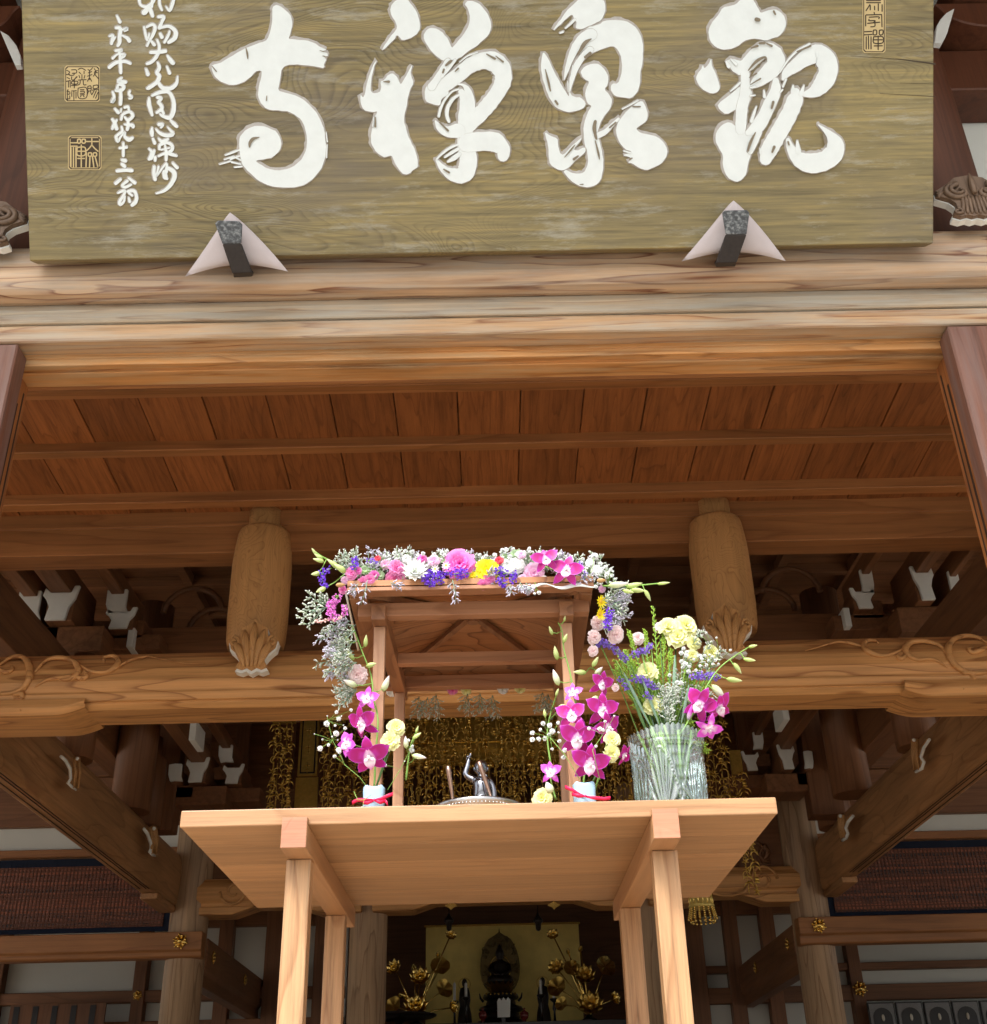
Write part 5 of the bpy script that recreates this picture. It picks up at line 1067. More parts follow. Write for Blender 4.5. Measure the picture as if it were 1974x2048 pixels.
M_PURP=petal('purple_statice',[(0,(.20,.10,.40)),(.5,(.16,.035,.62)),(1,(.28,.10,.78))],.7,.2,.25)
M_VIOL=petal('violet_statice',[(0,(.26,.18,.45)),(.5,(.25,.13,.62)),(1,(.42,.30,.80))],.7,.2,.25)
M_MAG=petal('pink_statice',[(0,(.42,.10,.36)),(.5,(.72,.16,.60)),(1,(.86,.40,.78))],.7,.2,.2)
M_RED=petal('red_bloom',[(0,(.40,.01,.04)),(1,(.80,.06,.10))],.5,.2,.1)
M_PEACH=petal('peach_spike',[(0,(.62,.34,.30)),(1,(.84,.56,.52))],.7,.2,.1)
M_GYP=petal('gypsophila_white',[(0,(.70,.78,.62)),(.4,(.90,.92,.90)),(1,(.95,.96,.96))],.7,.3,.03)
M_YC=plain('daisy_centre',(.75,.48,.05),.8,var=.3,scale=120)
ANCH=[(631,1107,'the green buds at the upper left corner'),(648,1153,'the curved purple statice at the left'),(668,1213,'the curved pink statice on the left side'),(702,1146,'the pink carnation at the left corner'),(733,1162,'the twin pink carnations near the left corner'),(755,1116,'the small red bud'),(792,1148,'the two pink carnations left of the chrysanthemum'),(829,1146,'the large white chrysanthemum'),(860,1160,'the deep purple statice over the eave'),(890,1155,'the second purple statice'),(919,1126,'the big hot pink carnation'),(973,1140,'the bright yellow bloom'),(1003,1160,'the lower purple statice'),(1035,1129,'the white carnation'),(1068,1146,'the pale pink carnation'),(1090,1120,'the left magenta roof orchid'),(1133,1140,'the right magenta roof orchid'),(1165,1130,'the small violet statice'),(1205,1160,'the right roof corner'),(1201,1203,'the upper yellow daisy'),(1216,1240,'the purple statice on the right side'),(1233,1270,'the blush rose at the right side'),(713,1350,'the blush bloom low on the left'),(690,1300,'the green buds of the left orchid spray'),(734,1395,'the top left orchid'),(1339,1406,'the middle of the vase rim'),(1400,1300,'the gypsophila cloud'),(1402,1406,'the vase orchids'),(935,1395,'the middle of the rear crossbar'),(850,1395,'the left rear post'),(1090,1390,'the right rear post')]
SEEN=set()
ANCH+=[(1337,1250,'the left top yellow carnation'),(1374,1248,'the largest yellow carnation'),(1356,1270,'the front top yellow carnation'),(1426,1304,'the right edge yellow carnation'),(1293,1342,'the single middle left yellow carnation'),(1305,1410,'the side view cream carnation'),(1210,1292,'the arched purple statice'),(1280,1305,'the upper middle purple statice'),(1285,1362,'the long purple statice'),(1410,1352,'the right purple statice')]
def near(base,x,y,tail=''):
    an=sorted(ANCH,key=lambda q:math.hypot(q[0]-x,q[1]-y))
    for q in an[:9]:
        dx,dy=x-q[0],y-q[1]; rels=(['right of','left of'][dx<0],['below','above'][dy<0]); rels=rels if abs(dx)>abs(dy) else rels[::-1]
        for rel in rels:
            l='%s %s %s'%(base,rel,q[2])
            if l not in SEEN: SEEN.add(l); return l
    return base+' '+tail
def petal_grid(m,base,along,side,nrm,L,Wd,shape,curl=.15,cup=0.,nu=5,nv=6,frill=0.,t0=0.,t1=1.,r=0.,mat=0,edge=0.):
    rows=[];ts=[]
    for i in range(nv+1):
        t=i/nv; w_=shape(t)*Wd; row=[];tr=[]
        for j in range(nu):
            u=j/(nu-1)*2-1
            fr=frill*(RNG.uniform(-1,1))*t*t
            z=curl*L*t*t*1.0 - cup*abs(u)**2*w_ + fr*L*.5
            row.append(base+along*(L*t*(1-.10*u*u*t)+fr*L*.25)+side*(u*w_)-nrm*z)
            tr.append(min(1,max(0.001,max(t0+(t1-t0)*t,(edge and t>.25)*(.35+.62*abs(u)**3)))))
        rows.append(row);ts.append(tr)
    m.grid(rows,mat,r,True,False,ts)
ovate=lambda t: (max(0,math.sin(PI*min(1,t**.9*.95+.04))))**.48*.5
broad=lambda t: (math.sin(PI*min(1,t**.62*.96+.03)))**.6*.5+.03*(1-t)
fan=lambda t: .10+.42*t**.8
def flower_obj(name,c,label,cat,group): return thing(name,tuple(c),label,cat,group)
def carnation(c,N,r,mat,label,group='carnations',calyx=True,stem=None,lay=4,n=10,open_=1.,name='carnation',cat='carnation'):
    c=Vector(c); N,u,v=basis(N); o=flower_obj(name,c,label,cat,group)
    m=MB()
    for l in range(lay):
        f=1-l*.2; lift=(.12+.30*l)*open_
        for k in range(max(5,n-l*2)):
            a=2*PI*k/max(5,n-l*2)+l*.7+RNG.uniform(-.15,.15); d=u*math.cos(a)+v*math.sin(a)
            al=(d*math.cos(lift)+N*math.sin(lift)).normalized(); nr=(N*math.cos(lift)-d*math.sin(lift)).normalized()
            petal_grid(m,c-N*r*(.32-.05*l),al,N.cross(d).normalized(),nr,r*f*RNG.uniform(.92,1.1),r*.95*f,fan,curl=.10,nu=6,nv=4,frill=.26,t0=.2 if l else .3,r=RNG.random())
    m.build('petals',mat,o)
    if calyx:
        m=MB(); m.lathe([(r*.08,-r*1.55),(r*.22,-r*1.35),(r*.27,-r*.9),(r*.3,-r*.45),(r*.36,-r*.25)],c,8,axis=N); m.build('calyx',G_CAL,o)
    if stem: m=MB(); m.tube([c-N*r*1.5]+[Vector(p) for p in stem],r*.09 if r<.02 else .002,5); m.build('stem',G_DARK,o)
    return o
def orchid_bloom(m,c,N,up,r,spread=1.,cup=.25,mi=0,lip=1):
    N,u,v=basis(N,up); c=Vector(c)
    def dirn(a): return (u*math.cos(a)+v*math.sin(a)).normalized()
    for a,L,W_,sh,cv in((0,1.0,.50,ovate,.15),(2.4,1.0,.48,ovate,.3),(-2.4,1.0,.48,ovate,.3),(1.12,1.05,.74,ovate,.1),(-1.12,1.05,.74,ovate,.1)):
        a+=RNG.uniform(-.1,.1); a+=RNG.uniform(-.12,.12); d=dirn(a); lift=cup*(.6 if W_>1 else 1)
        al=(d*math.cos(lift)+N*math.sin(lift)*.6*RNG.uniform(-.4,1.2)).normalized(); nr=(N-al*N.dot(al)).normalized()
        petal_grid(m,c+N*(r*.02 if W_<1 else r*.05),al,nr.cross(al).normalized(),nr,r*L*RNG.uniform(.93,1.05)*spread,r*W_,sh,curl=cv,cup=.12,nu=9,nv=11,frill=.02,r=RNG.random(),mat=mi,edge=1)
    # lip and column
    al=(-u*.75+N*.65).normalized(); nr=(N-al*N.dot(al)).normalized()
    petal_grid(m,c+N*r*.1,al,nr.cross(al).normalized(),nr,r*.55,r*.5,broad,curl=.35,cup=-.35,nu=5,nv=6,r=.5,mat=lip)
    for s_ in(-1,1): petal_grid(m,c+N*r*.1,(al+v*s_*.9+N*.3).normalized(),nr.cross(al).normalized(),nr,r*.28,r*.3,broad,curl=-.2,nu=4,nv=4,r=.4,mat=lip)
    m.tube([c+N*r*.05,c+N*r*.22+u*r*.05,c+N*r*.3-u*r*.02],[r*.07,r*.085,r*.06],7,m=lip)
def bud_shape(m,c,d,L,w_,mi=0,r=0.):
    d=Vector(d).normalized(); X=d.orthogonal().normalized(); Y_=d.cross(X); rows=[];ts=[]
    for i in range(8):
        t=i/7; rr=w_*(math.sin(PI*min(1,t**.8))**.8)*(1-.25*t)
        rows.append([Vector(c)+d*L*t+X*math.cos(2*PI*k/7)*rr*(1+.12*math.cos(6*PI*k/7))+Y_*math.sin(2*PI*k/7)*rr+X*L*.06*t*t for k in range(7)]); ts.append(max(.002,t))
    m.grid(rows,mi,r,True,True,ts)
def orchid_spray(stem,blooms,buds,Y,label,extra=None,sw=2.2):
    """stem: photo pixels; blooms: (px,py,r px,dx,dy,rot,mat); buds: (px,py,dx,dy,len px,width px,mat)"""
    P=[at(x,y,Y=Y+dy_) for x,y,dy_ in stem]; o=thing('orchid_spray',tuple(P[0]),label,'orchid spray','orchid sprays')
    k=pxm(P[0]); m=MB(); Q=[]
    for i in range(len(P)-1):
        for t in(0,.33,.66):
            p0,p1,p2,p3=P[max(i-1,0)],P[i],P[i+1],P[min(i+2,len(P)-1)]; Q.append(.5*((2*p1)+(p2-p0)*t+(2*p0-5*p1+4*p2-p3)*t*t+(-p0+3*p1-3*p2+p3)*t**3))
    Q.append(P[-1]); m.tube(Q,[sw*k*(1-.5*i/len(Q)) for i in range(len(Q))],6); 
    near=lambda p: min(Q,key=lambda q:(q-p).length)
    for (x,y,dx,dy,L,w_,mt) in buds:
        p=at(x,y,Y=Y-.012); d=(RT*dx+UP*dy-_f*.15).normalized(); q=near(p); e=q+(p-q)*.5-Vector((0,0,.004)); m.tube([q,e,p],k*1.1,4)
    m.build('stem',G_STEM,o)
    for (x,y,r_,dx,dy,rot,mt) in blooms:
        yy=Y-.02+RNG.uniform(-.008,.008); p=at(x,y,Y=yy); N=face_dir(dx+RNG.uniform(-.35,.35),dy+RNG.uniform(-.35,.3),.9); up=(UP*math.cos(rot)+RT*math.sin(rot)); m=MB(); orchid_bloom(m,p,N,up,r_*k*1.13,cup=RNG.uniform(-.1,.75))
        q=near(p); m.tube([p-N*r_*k*.02,p-N*r_*k*.35,q],[k*1.6,k*1.2,k],4,m=2); m.build('blossom',[mt,M_LIP,G_STEM],o)
    for (x,y,dx,dy,L,w_,mt) in buds:
        p=at(x,y,Y=Y-.012); d=(RT*dx+UP*dy-_f*.15).normalized(); m=MB(); bud_shape(m,p-d*L*k*.3,d,L*k,w_*k/2,r=RNG.random()); m.build('bud',mt,o)
    return o
def statice(path,wpx,Y,mat,label,stemto=None,dens=1.):
    P=[at(x,y,Y=Y) for x,y in path]; k=pxm(P[0]); o=thing('statice',tuple(P[0]),label,'statice','purple and pink statice')
    m=MB(); 
    L=sum((P[i+1]-P[i]).length for i in range(len(P)-1))/k; n=int(max(14,L*wpx/9*dens))
    for _ in range(n):
        i=RNG.randrange(len(P)-1); t=RNG.random(); p=P[i].lerp(P[i+1],t); a=RNG.uniform(0,2*PI); rr=wpx/2*k*math.sqrt(RNG.random())
        p=p+RT*math.cos(a)*rr+UP*math.sin(a)*rr-_f*RNG.uniform(-.4,.8)*wpx/2*k
        N,u,v=basis((RT*math.cos(a)*.5+UP*(math.sin(a)*.5+.3)-_f*.9+Vector((RNG.uniform(-.5,.5),RNG.uniform(-.5,.5),RNG.uniform(-.5,.5)))))
        r_=k*RNG.uniform(1.9,3.1); rn=RNG.random()
        b=m.vert(p,.05); ring=[]
        for q in range(8):
            aa=2*PI*q/8; f=1 if q%2 else .62; ring.append(m.vert(p+(u*math.cos(aa)+v*math.sin(aa))*r_*f+N*r_*(.55+RNG.uniform(-.3,.3)),RNG.uniform(.6,1)))
        for q in range(8): m.face((b,ring[q],ring[(q+1)%8]),0,rn)
    m.build('florets',mat,o)
    m=MB(); S=P[:]; 
    if stemto: S=[at(x,y,Y=Y+.01) for x,y in stemto]
    m.tube([p+_f*wpx*.3*k for p in S],k*1.3,4)
    for i in range(len(P)*3):
        p=P[i%len(P)]+_f*wpx*.2*k; d=(RT*RNG.uniform(-1,1)+UP*RNG.uniform(-1,.2)).normalized(); m.tube([p,p+d*wpx*.45*k],[k*1.4,k*.6],4)
    m.build('stem',G_STEM,o); return o
def sprig(base,tip,wpx,Y,mat,label,group,n=9,dens=1.,name='sea_lavender_sprig',thick=1.,dY=0.):
    cxp,cyp=(base[0]+tip[0])/2,(base[1]+tip[1])/2; an=sorted(ANCH,key=lambda q:math.hypot(q[0]-cxp,q[1]-cyp)); done=False
    for q in an[:5]:
        dx,dy=cxp-q[0],cyp-q[1]; rels=(['right of','left of'][dx<0],['below','above'][dy<0]); rels=rels if abs(dx)>abs(dy) else rels[::-1]
        for rel in rels:
            for co_ in(('lilac' if mat is SPRIGL else 'grey green'),):
                for sz_ in(('long' if math.hypot(tip[0]-base[0],tip[1]-base[1])>30 else 'short'),):
                    lb_='%s %s sea lavender sprig %s %s'%(sz_,co_,rel,q[2])
                    if lb_ not in SEEN and not done: SEEN.add(lb_); label=lb_; done=True
    "branching spray of short bristles: base and tip in photo pixels"
    a=at(base[0],base[1],Y=Y); b=at(tip[0],tip[1],Y=Y+dY); k=pxm(a); o=thing(name,tuple(a),label,'sea lavender',group)
    m=MB(); d=(b-a); L=d.length; D=d.normalized(); N,u,v=basis(D,-_f)
    m.tube([a,a.lerp(b,.5)+v*L*.03,b],[k*.9,k*.7,k*.4],4)
    m2=MB()
    for i in range(n):
        t=(i+.6)/n*RNG.uniform(.9,1.05); q=a.lerp(b,min(t,1)); s_=1 if i%2 else -1
        bl=wpx/2*k*(1.1-.55*t)*RNG.uniform(.7,1.15); bd=(D*RNG.uniform(.5,1)+v*s_*RNG.uniform(.5,1)+u*RNG.uniform(-.6,.6)).normalized(); e=q+bd*bl; m.tube([q,e],[k*.55,k*.4],3)
        for j in range(int(5*dens)):
            f=(j+1)/(5*dens); z=q.lerp(e,f); dd=(bd+v*RNG.uniform(-.9,.9)+u*RNG.uniform(-.9,.9)).normalized(); ll=k*RNG.uniform(5,10); rn=RNG.random()
            X=dd.orthogonal().normalized(); Yv=dd.cross(X); rows=[];ts=[]
            for w_,tt in((.5,0),(1.25,.45),(1.2,.8),(.35,1)): rows.append([z+dd*ll*tt+(X*math.cos(2*PI*c_/4)+Yv*math.sin(2*PI*c_/4))*k*w_*thick for c_ in range(4)]); ts.append(max(.01,tt))
            m2.grid(rows,0,rn,True,True,ts)
    m2.build('bristles',mat,o); m.build('stem',G_BLUE,o); return o
def gyp(stem,heads,Y,label,group='gypsophila sprays',sz=4.2,green=G_STEM):
    P=[at(x,y,Y=Y) for x,y in stem]; k=pxm(P[0]); o=thing('gypsophila_spray',tuple(P[0]),label,'gypsophila',group)
    m=MB(); m.tube(P,k*.8,4); w_=MB(); hub=P[-1]
    for (x,y,*s) in heads:
        p=at(x,y,Y=Y+RNG.uniform(-.015,.01)); s_=(s[0] if s else 1.)*sz*k*RNG.uniform(.7,1.15); p=p+RT*RNG.uniform(-1.5,1.5)*k+UP*RNG.uniform(-3,2)*k
        q=min(P,key=lambda q_:(q_-p).length); mid=q.lerp(p,.5)+UP*RNG.uniform(-2,2)*k; m.tube([q,mid,p],k*.45,3)
        for l in range(14):
            N,u,v=basis((RNG.gauss(0,1),RNG.gauss(0,1)-.6,RNG.gauss(0,1)+.1)); c=p+N*s_*.35; rn=RNG.random(); b=w_.vert(p,.1); ring=[w_.vert(c+(u*math.cos(2*PI*q_/5)+v*math.sin(2*PI*q_/5))*s_*.62+N*s_*RNG.uniform(.1,.5),RNG.uniform(.7,1)) for q_ in range(5)]
            for q_ in range(5): w_.face((b,ring[q_],ring[(q_+1)%5]),0,rn)
    m.build('stem',green,o); w_.build('blossoms',M_GYP,o); return o
def daisy(c,N,r,mat,label,n=18,rows_=2,name='chrysanthemum',cat='chrysanthemum',centre=True,cup=.35):
    c=Vector(c); N,u,v=basis(N); o=thing(name,tuple(c),label,cat,'daisies and chrysanthemums'); m=MB()
    for l in range(rows_):
        for k in range(n):
            a=2*PI*k/n+l*.2; d=u*math.cos(a)+v*math.sin(a); lf=cup+.25*l+RNG.uniform(-.1,.1)
            al=(d*math.cos(lf)+N*math.sin(lf)).normalized(); nr=(N*math.cos(lf)-d*math.sin(lf))
            petal_grid(m,c+d*r*.1,al,N.cross(d).normalized(),nr,r*(1-.18*l)*RNG.uniform(.9,1.05),r*.26,broad,curl=-.1,nu=4,nv=5,r=RNG.random(),t0=.2)
    m.build('petals',mat,o)
    if centre: m=MB(); m.lathe([(r*.22,0),(r*.2,r*.08),(r*.1,r*.13),(.0001,r*.14)],c+N*r*.02,10,axis=N); m.build('centre',M_YC,o)
    return o
def solidago(path,Y,wpx,label,n=16):
    P=[at(x,y,Y=Y) for x,y in path]; k=pxm(P[0]); o=thing('goldenrod_stalk',tuple(P[0]),label,'goldenrod','green goldenrod stalks in the vase'); m=MB(); m.tube(P,[k*1.4]*(len(P)-1)+[k*.6],4); g=MB()
    for i in range(n):
        t=.35+.65*i/n; f=t*(len(P)-1); j=min(int(f),len(P)-2); q=P[j].lerp(P[j+1],f-j); D=(P[j+1]-P[j]).normalized(); s_=1 if i%2 else -1
        side=D.cross(_f).normalized(); bd=(D*1.2+side*s_*RNG.uniform(.3,.8)-_f*RNG.uniform(-.3,.5)).normalized(); bl=wpx*k*(1.15-t*.75)*RNG.uniform(.7,1.1); e=q+bd*bl; g.tube([q,e],k*.6,3)
        for c_ in range(9):
            z=q.lerp(e,(c_+1)/9)+Vector((RNG.uniform(-1,1),RNG.uniform(-1,1),RNG.uniform(-1,1)))*k*1.4; dd=(bd+Vector((RNG.uniform(-.8,.8),RNG.uniform(-.8,.8),RNG.uniform(-.3,.8)))).normalized(); g.tube([z,z+dd*k*4],[k*1.1,k*.3],4)
    m.build('stem',G_STEM,o); g.build('leaflets',G_SOL,o); return o
YR=yE0      # depth of the front eave of the shrine roof
# -- on the roof, front row --
def onroof(x,y,dy=.0): return at(x,y,Y=YR+dy)
kr=pxm(onroof(950,1150))
CARN=[(794,1134,16,M_PINK,'small pink carnation left of the white chrysanthemum, upper one',.3,.5),(790,1161,20,M_PINK,'pink carnation drooping at the eave below the white chrysanthemum\'s left side',0,-.2),
 (868,1120,12,M_PALE,'tiny pale pink carnation right of the white chrysanthemum',.2,.6),(919,1126,32,M_HOT,'big hot pink carnation in the middle of the roof',0,.5),
 (966,1171,12,M_PINK,'small pink carnation hanging lowest under the yellow bloom',0,-.5),(979,1160,13,M_PINK,'pink carnation between the yellow bloom and the purple statice',.1,0),
 (1035,1129,16,M_WHITE,'white carnation right of the middle of the roof',.2,.5),(1068,1146,21,M_PALE,'pale pink carnation left of the two magenta orchids',0,.1),
 (1043,1108,9,M_PALE,'little pale pink bloom high behind the white carnation',.1,.8),(702,1146,13,M_PINK,'pink carnation at the left corner of the roof',-.3,.3),
 (727,1166,12,M_PINK,'pink carnation at the eave near the left corner, left of its twin',0,-.2),(740,1158,10,M_PINK,'pink carnation at the eave near the left corner, right of its twin',.2,0),
 (716,1141,8,M_HOT,'tiny deep pink carnation by the left corner',.1,.3),(1016,1133,16,M_WHITE,'ruffled white carnation above the right pair of purple statice',-.2,.4),
 (755,1116,7,M_RED,'small red bud peeping over the roof flowers on the left',0,.8),(998,1120,9,M_RED,'dark red bud peeping out right of the yellow bloom',0,.7),
 (845,1116,10,M_HOT,'hot pink bud behind the white chrysanthemum',.2,.8)]
for x,y,r_,mt,lb,dx,dy in CARN: carnation(onroof(x,y,-.01+RNG.uniform(-.005,.02)),face_dir(dx,dy,.8),r_*kr,mt,lb,'carnations on the shrine roof',calyx=False,lay=4 if r_>11 else 3)
carnation(onroof(974,1140,-.01),face_dir(0,.3,.8),24*kr,M_SUN,'bright yellow ruffled bloom on the roof right of the big pink carnation','carnations on the shrine roof',calyx=False,name='yellow_bloom',cat='flower')
daisy(onroof(829,1146,-.005),face_dir(.15,.75,1.),34*kr,M_WHITE,'large pure white chrysanthemum on the left half of the roof',n=16,rows_=3,cup=.55,centre=False)
for x,y,r_,lb in((892,1131,10,'small white daisy left of the big hot pink carnation'),(870,1138,10,'small white daisy above the purple statice, left one')): daisy(onroof(x,y,-.02),face_dir(0,.4,.8),r_*kr,M_WHITE,lb,n=9,rows_=1,name='small_daisy',cat='daisy')
for pth,w_,mt,lb in(([(852,1158),(860,1150),(862,1170)],22,M_PURP,'deep purple statice hanging over the eave left of the middle'),([(872,1150),(884,1160)],24,M_PURP,'purple statice right beside the one that hangs over the eave'),
 ([(908,1148),(932,1146)],24,M_PURP,'purple statice below the big hot pink carnation'),([(893,1143),(898,1147)],12,M_PURP,'tiny purple statice in the middle of the roof'),
 ([(996,1140),(1010,1146)],18,M_PURP,'upper purple statice right of the yellow bloom'),([(998,1160),(1008,1168)],20,M_PURP,'lower purple statice right of the yellow bloom'),([(1026,1145),(1026,1162)],15,M_PURP,'purple statice left of the pale pink carnation'),
 ([(1156,1125),(1160,1135)],13,M_VIOL,'small violet statice right of the magenta orchids, upper one'),([(1168,1148),(1170,1155)],12,M_VIOL,'small violet statice right of the magenta orchids, lower one'),
 ([(710,1118),(708,1138)],14,M_PURP,'purple statice standing at the left corner of the roof'),([(734,1121),(752,1123)],10,M_VIOL,'pale violet statice behind the left roof flowers'),
 ([(658,1138),(643,1146),(644,1160),(652,1172)],13,M_PURP,'curved purple statice sticking out left of the roof'),([(676,1192),(664,1208),(661,1224),(670,1238)],19,M_MAG,'curved pink statice hanging on the left side of the shrine'),
 ([(690,1212),(691,1230)],12,M_MAG,'little pink statice close to the left roof edge'),([(1222,1222),(1213,1238),(1218,1256)],17,M_PURP,'purple statice hanging on the right side of the shrine')):
    statice(pth,w_,YR-.012,mt,lb,dens=1.3)
# two orchids lying on the roof
orchid_spray([(1150,1150,.03),(1110,1140,.02),(1080,1130,.03)],[(1092,1120,27,-.5,.5,-.3,M_ORCH),(1133,1141,31,.15,.15,.2,M_ORCH)],[],YR-.01,'pair of magenta orchids lying on the right half of the roof')
orchid_spray([(700,1152,.02),(672,1128,.01),(645,1114,.0),(630,1103,.0)],[],[(631,1107,-.7,.9,20,7,M_BUD),(641,1116,-.8,.6,22,9,M_BUD),(642,1122,-.9,.3,24,10,M_BUD),(636,1147,-1,-.1,20,11,M_BUD),(646,1178,-.9,-.4,22,12,M_BUD),(672,1132,-.6,.5,34,12,M_BUD),(685,1140,-.5,.4,30,14,M_BUD)],YR,'spray of green orchid buds pointing left over the roof corner')
orchid_spray([(1205,1172,.02),(1240,1172,.0),(1285,1170,.0),(1325,1166,.0)],[],[(1228,1170,1,.1,42,15,M_BUDW),(1262,1172,1,.25,34,13,M_BUD),(1270,1180,1,-.1,30,12,M_BUD),(1293,1186,.5,-.9,26,10,M_BUD),(1322,1167,1,.1,26,7,M_BUD),(1252,1182,.9,-.2,24,10,M_BUD)],YR,'spray of green orchid buds pointing right over the roof corner')
# filler sprigs
SG='sea lavender sprigs on the shrine roof'; lbS='grey lilac sea lavender sprig tucked among the blooms on the shrine roof'
for i in range(80):
    x=RNG.uniform(690,1205); y=RNG.uniform(1122,1172); a=RNG.uniform(.1,PI-.1)
    sprig((x,y),(x+math.cos(a)*26,y-math.sin(a)*24),24,YR+RNG.uniform(.004,.04),RNG.choice((SPRIG,SPRIGL,SPRIG)),lbS,SG,n=7)
for x0,y0,x1,y1 in((905,1160,912,1204),(1020,1168,1023,1186),(1052,1166,1060,1182),(735,1160,722,1210),(716,1168,703,1185),(780,1165,800,1172),(1150,1165,1190,1150),(1040,1165,1046,1178),(975,1155,985,1140)):
    sprig((x0,y0),(x1,y1),20,YR-.014,SPRIGL,'lilac grey sea lavender sprig drooping over the front eave','sea lavender sprigs drooping over the eave',n=7)
lbL='grey green sea lavender sprig hanging on the left side of the shrine'; GL='sea lavender sprigs on the left side of the shrine'
for i in range(30):
    t=RNG.random(); x=RNG.uniform(676,716); y=1240+t*105; a=RNG.uniform(PI*.92,PI*1.28); L=RNG.uniform(22,52)
    sprig((x,y),(x+math.cos(a)*L,y-math.sin(a)*L),24,YR+RNG.uniform(.0,.12),RNG.choice((SPRIG,SPRIGL)),lbL,GL,n=8)
for i in range(9):
    x=RNG.uniform(700,722); y=RNG.uniform(1345,1395); a=RNG.uniform(PI*1.0,PI*1.3); sprig((x,y),(x+math.cos(a)*34,y-math.sin(a)*30),20,YR+.08,SPRIG,lbL,GL,n=7)
for b_,t_ in(((655,1215),(603,1222)),((655,1212),(618,1192)),((650,1218),(612,1250)),((640,1212),(600,1238)),((655,1208),(640,1196))):
    sprig(b_,t_,34,YR-.005,SPRIG,'pale sea lavender sprig sticking far out to the left of the shrine','far left sea lavender sprigs',n=7,thick=1.35)
lbR='grey lilac sea lavender sprig hanging on the right side of the shrine'; GR='sea lavender sprigs on the right side of the shrine'
for i in range(20):
    t=RNG.random(); x=RNG.uniform(1200,1228); y=1178+t*75; a=RNG.uniform(-.55,.5); L=RNG.uniform(18,38)
    sprig((x,y),(x+math.cos(a)*L,y-math.sin(a)*L),24,YR+RNG.uniform(.0,.05),RNG.choice((SPRIG,SPRIGL)),lbR,GR,n=8)
lbB='thin grey sea lavender sprig hanging from the rear eave of the shrine'; GB='sea lavender sprigs at the rear eave'
for x,y in((838,1392),(855,1395),(872,1388),(935,1388),(960,1386),(985,1390),(1085,1385),(1096,1388)):
    for q in(-8,8): sprig((x,y),(x+q*RNG.uniform(.6,1.6),y+RNG.uniform(30,50)),26,YBp+.06,SPRIG,lbB,GB,n=7,thick=.7)
for x,y,mt,lb in((1006,1379,M_WHITE,'white petals showing below the rear eave'),(905,1380,M_PINK,'pink bloom showing below the rear eave'),(932,1381,M_YEL,'cream bloom showing below the rear eave'),(1040,1377,M_YEL,'cream petals at the right of the rear eave'),(783,1384,M_WHITE,'white petals between the left posts below the rear eave')):
    carnation(at(x,y,Y=YBp+.08),face_dir(0,-.2,.8),11*kr*1.2,mt,lb,'blooms at the rear eave',calyx=False,lay=3)
for i in range(46):
    x=690+i*11.3+RNG.uniform(-5,5); y=RNG.uniform(1128,1150); sprig((x,y+12),(x+RNG.uniform(-12,12),y-RNG.uniform(14,34)),20,YR+.03,RNG.choice((SPRIG,SPRIG,SPRIGL)),lbS,SG,n=8)
LG=plain('pale_green_hydrangea',(.45,.60,.36),.6,var=.2,scale=60,trans=.3)
for x,y,r_ in((1032,1108,11),(1058,1118,9),(760,1150,10),(805,1150,10),(890,1118,9),(1010,1116,9),(1178,1160,9),(1150,1140,10),(730,1140,10)):
    carnation(onroof(x,y,.012),face_dir(RNG.uniform(-.3,.3),.5,.8),r_*kr,LG,near('pale green leafy rosette',x,y,'on the roof'),'green rosettes among the roof flowers',calyx=False,lay=3,n=7,name='green_rosette',cat='rosette')
for x,y,r_,mt,lb in((770,1128,11,M_PALE,'pale pink bloom above the two pink carnations on the left'),(812,1118,10,M_WHITE,'small white bloom behind the chrysanthemum on its left'),(944,1150,10,M_SUN,'small yellow petals under the big yellow bloom'),(1046,1158,11,M_PALE,'pale lilac pink bloom at the eave left of the pale carnation'),(1085,1160,10,M_WHITE,'white bloom at the eave under the left magenta orchid'),(1120,1165,9,M_YEL,'cream petals at the eave under the right magenta orchid'),(1194,1140,11,M_WHITE,'white ruffled bloom by the right roof corner'),(1180,1125,9,M_WHITE,'small white bloom above the right roof corner'),(985,1128,10,M_WHITE,'white bloom close on the right of the yellow one'),(748,1150,10,M_HOT,'little magenta bloom at the left of the roof'),(690,1160,9,M_PALE,'little pale pink bloom at the very left of the eave')):
    carnation(onroof(x,y,.006),face_dir(RNG.uniform(-.3,.3),.4,.8),r_*kr,mt,lb,'carnations on the shrine roof',calyx=False,lay=3)
# gypsophila along the top
GY=[(780,1112),(790,1106),(800,1103),(812,1102),(770,1110),(826,1104),(836,1112),(845,1108),(858,1116),(868,1108),(884,1104),(893,1103),(700,1130),(960,1111),(972,1112),(988,1108),(1005,1102),(1013,1100),(1026,1100),(1035,1104),(1048,1103),(1060,1099),(1066,1103),(1078,1102),(1110,1106),(1120,1110),(1133,1112),(1144,1114),(1165,1120),(1180,1130),(1192,1132),(1208,1146),(1214,1150),(1200,1128),(1212,1133),(1222,1140),(1225,1150),(1198,1150),(1170,1142),(1182,1150),(1190,1158),(1010,1108),(1018,1112),(1030,1114),(790,1118),(800,1116),(812,1118),(778,1122),(1230,1160),(1216,1160)]
RNG.shuffle(GY)
lbG='white gypsophila spray standing up behind the blooms of the shrine roof'
GY.sort()
for i in range(0,len(GY),4):
    hs=GY[i:i+4]; mx=sum(h[0] for h in hs)/len(hs); my=max(h[1] for h in hs)
    gyp([(mx,1165),(mx,my+10)],[(x,y,1.15) for x,y in hs]+[(x+RNG.uniform(-9,9),y+RNG.uniform(1,18),RNG.uniform(.5,1.1)) for x,y in hs+hs+hs],YR+.012,near('white gypsophila spray',mx,my,'on the roof'),'gypsophila on the shrine roof')
gyp([(1180,1160),(1186,1130),(1188,1116)],[(1188,1113,2.1)],YR-.0,'single large white gypsophila bud standing above the right roof corner')
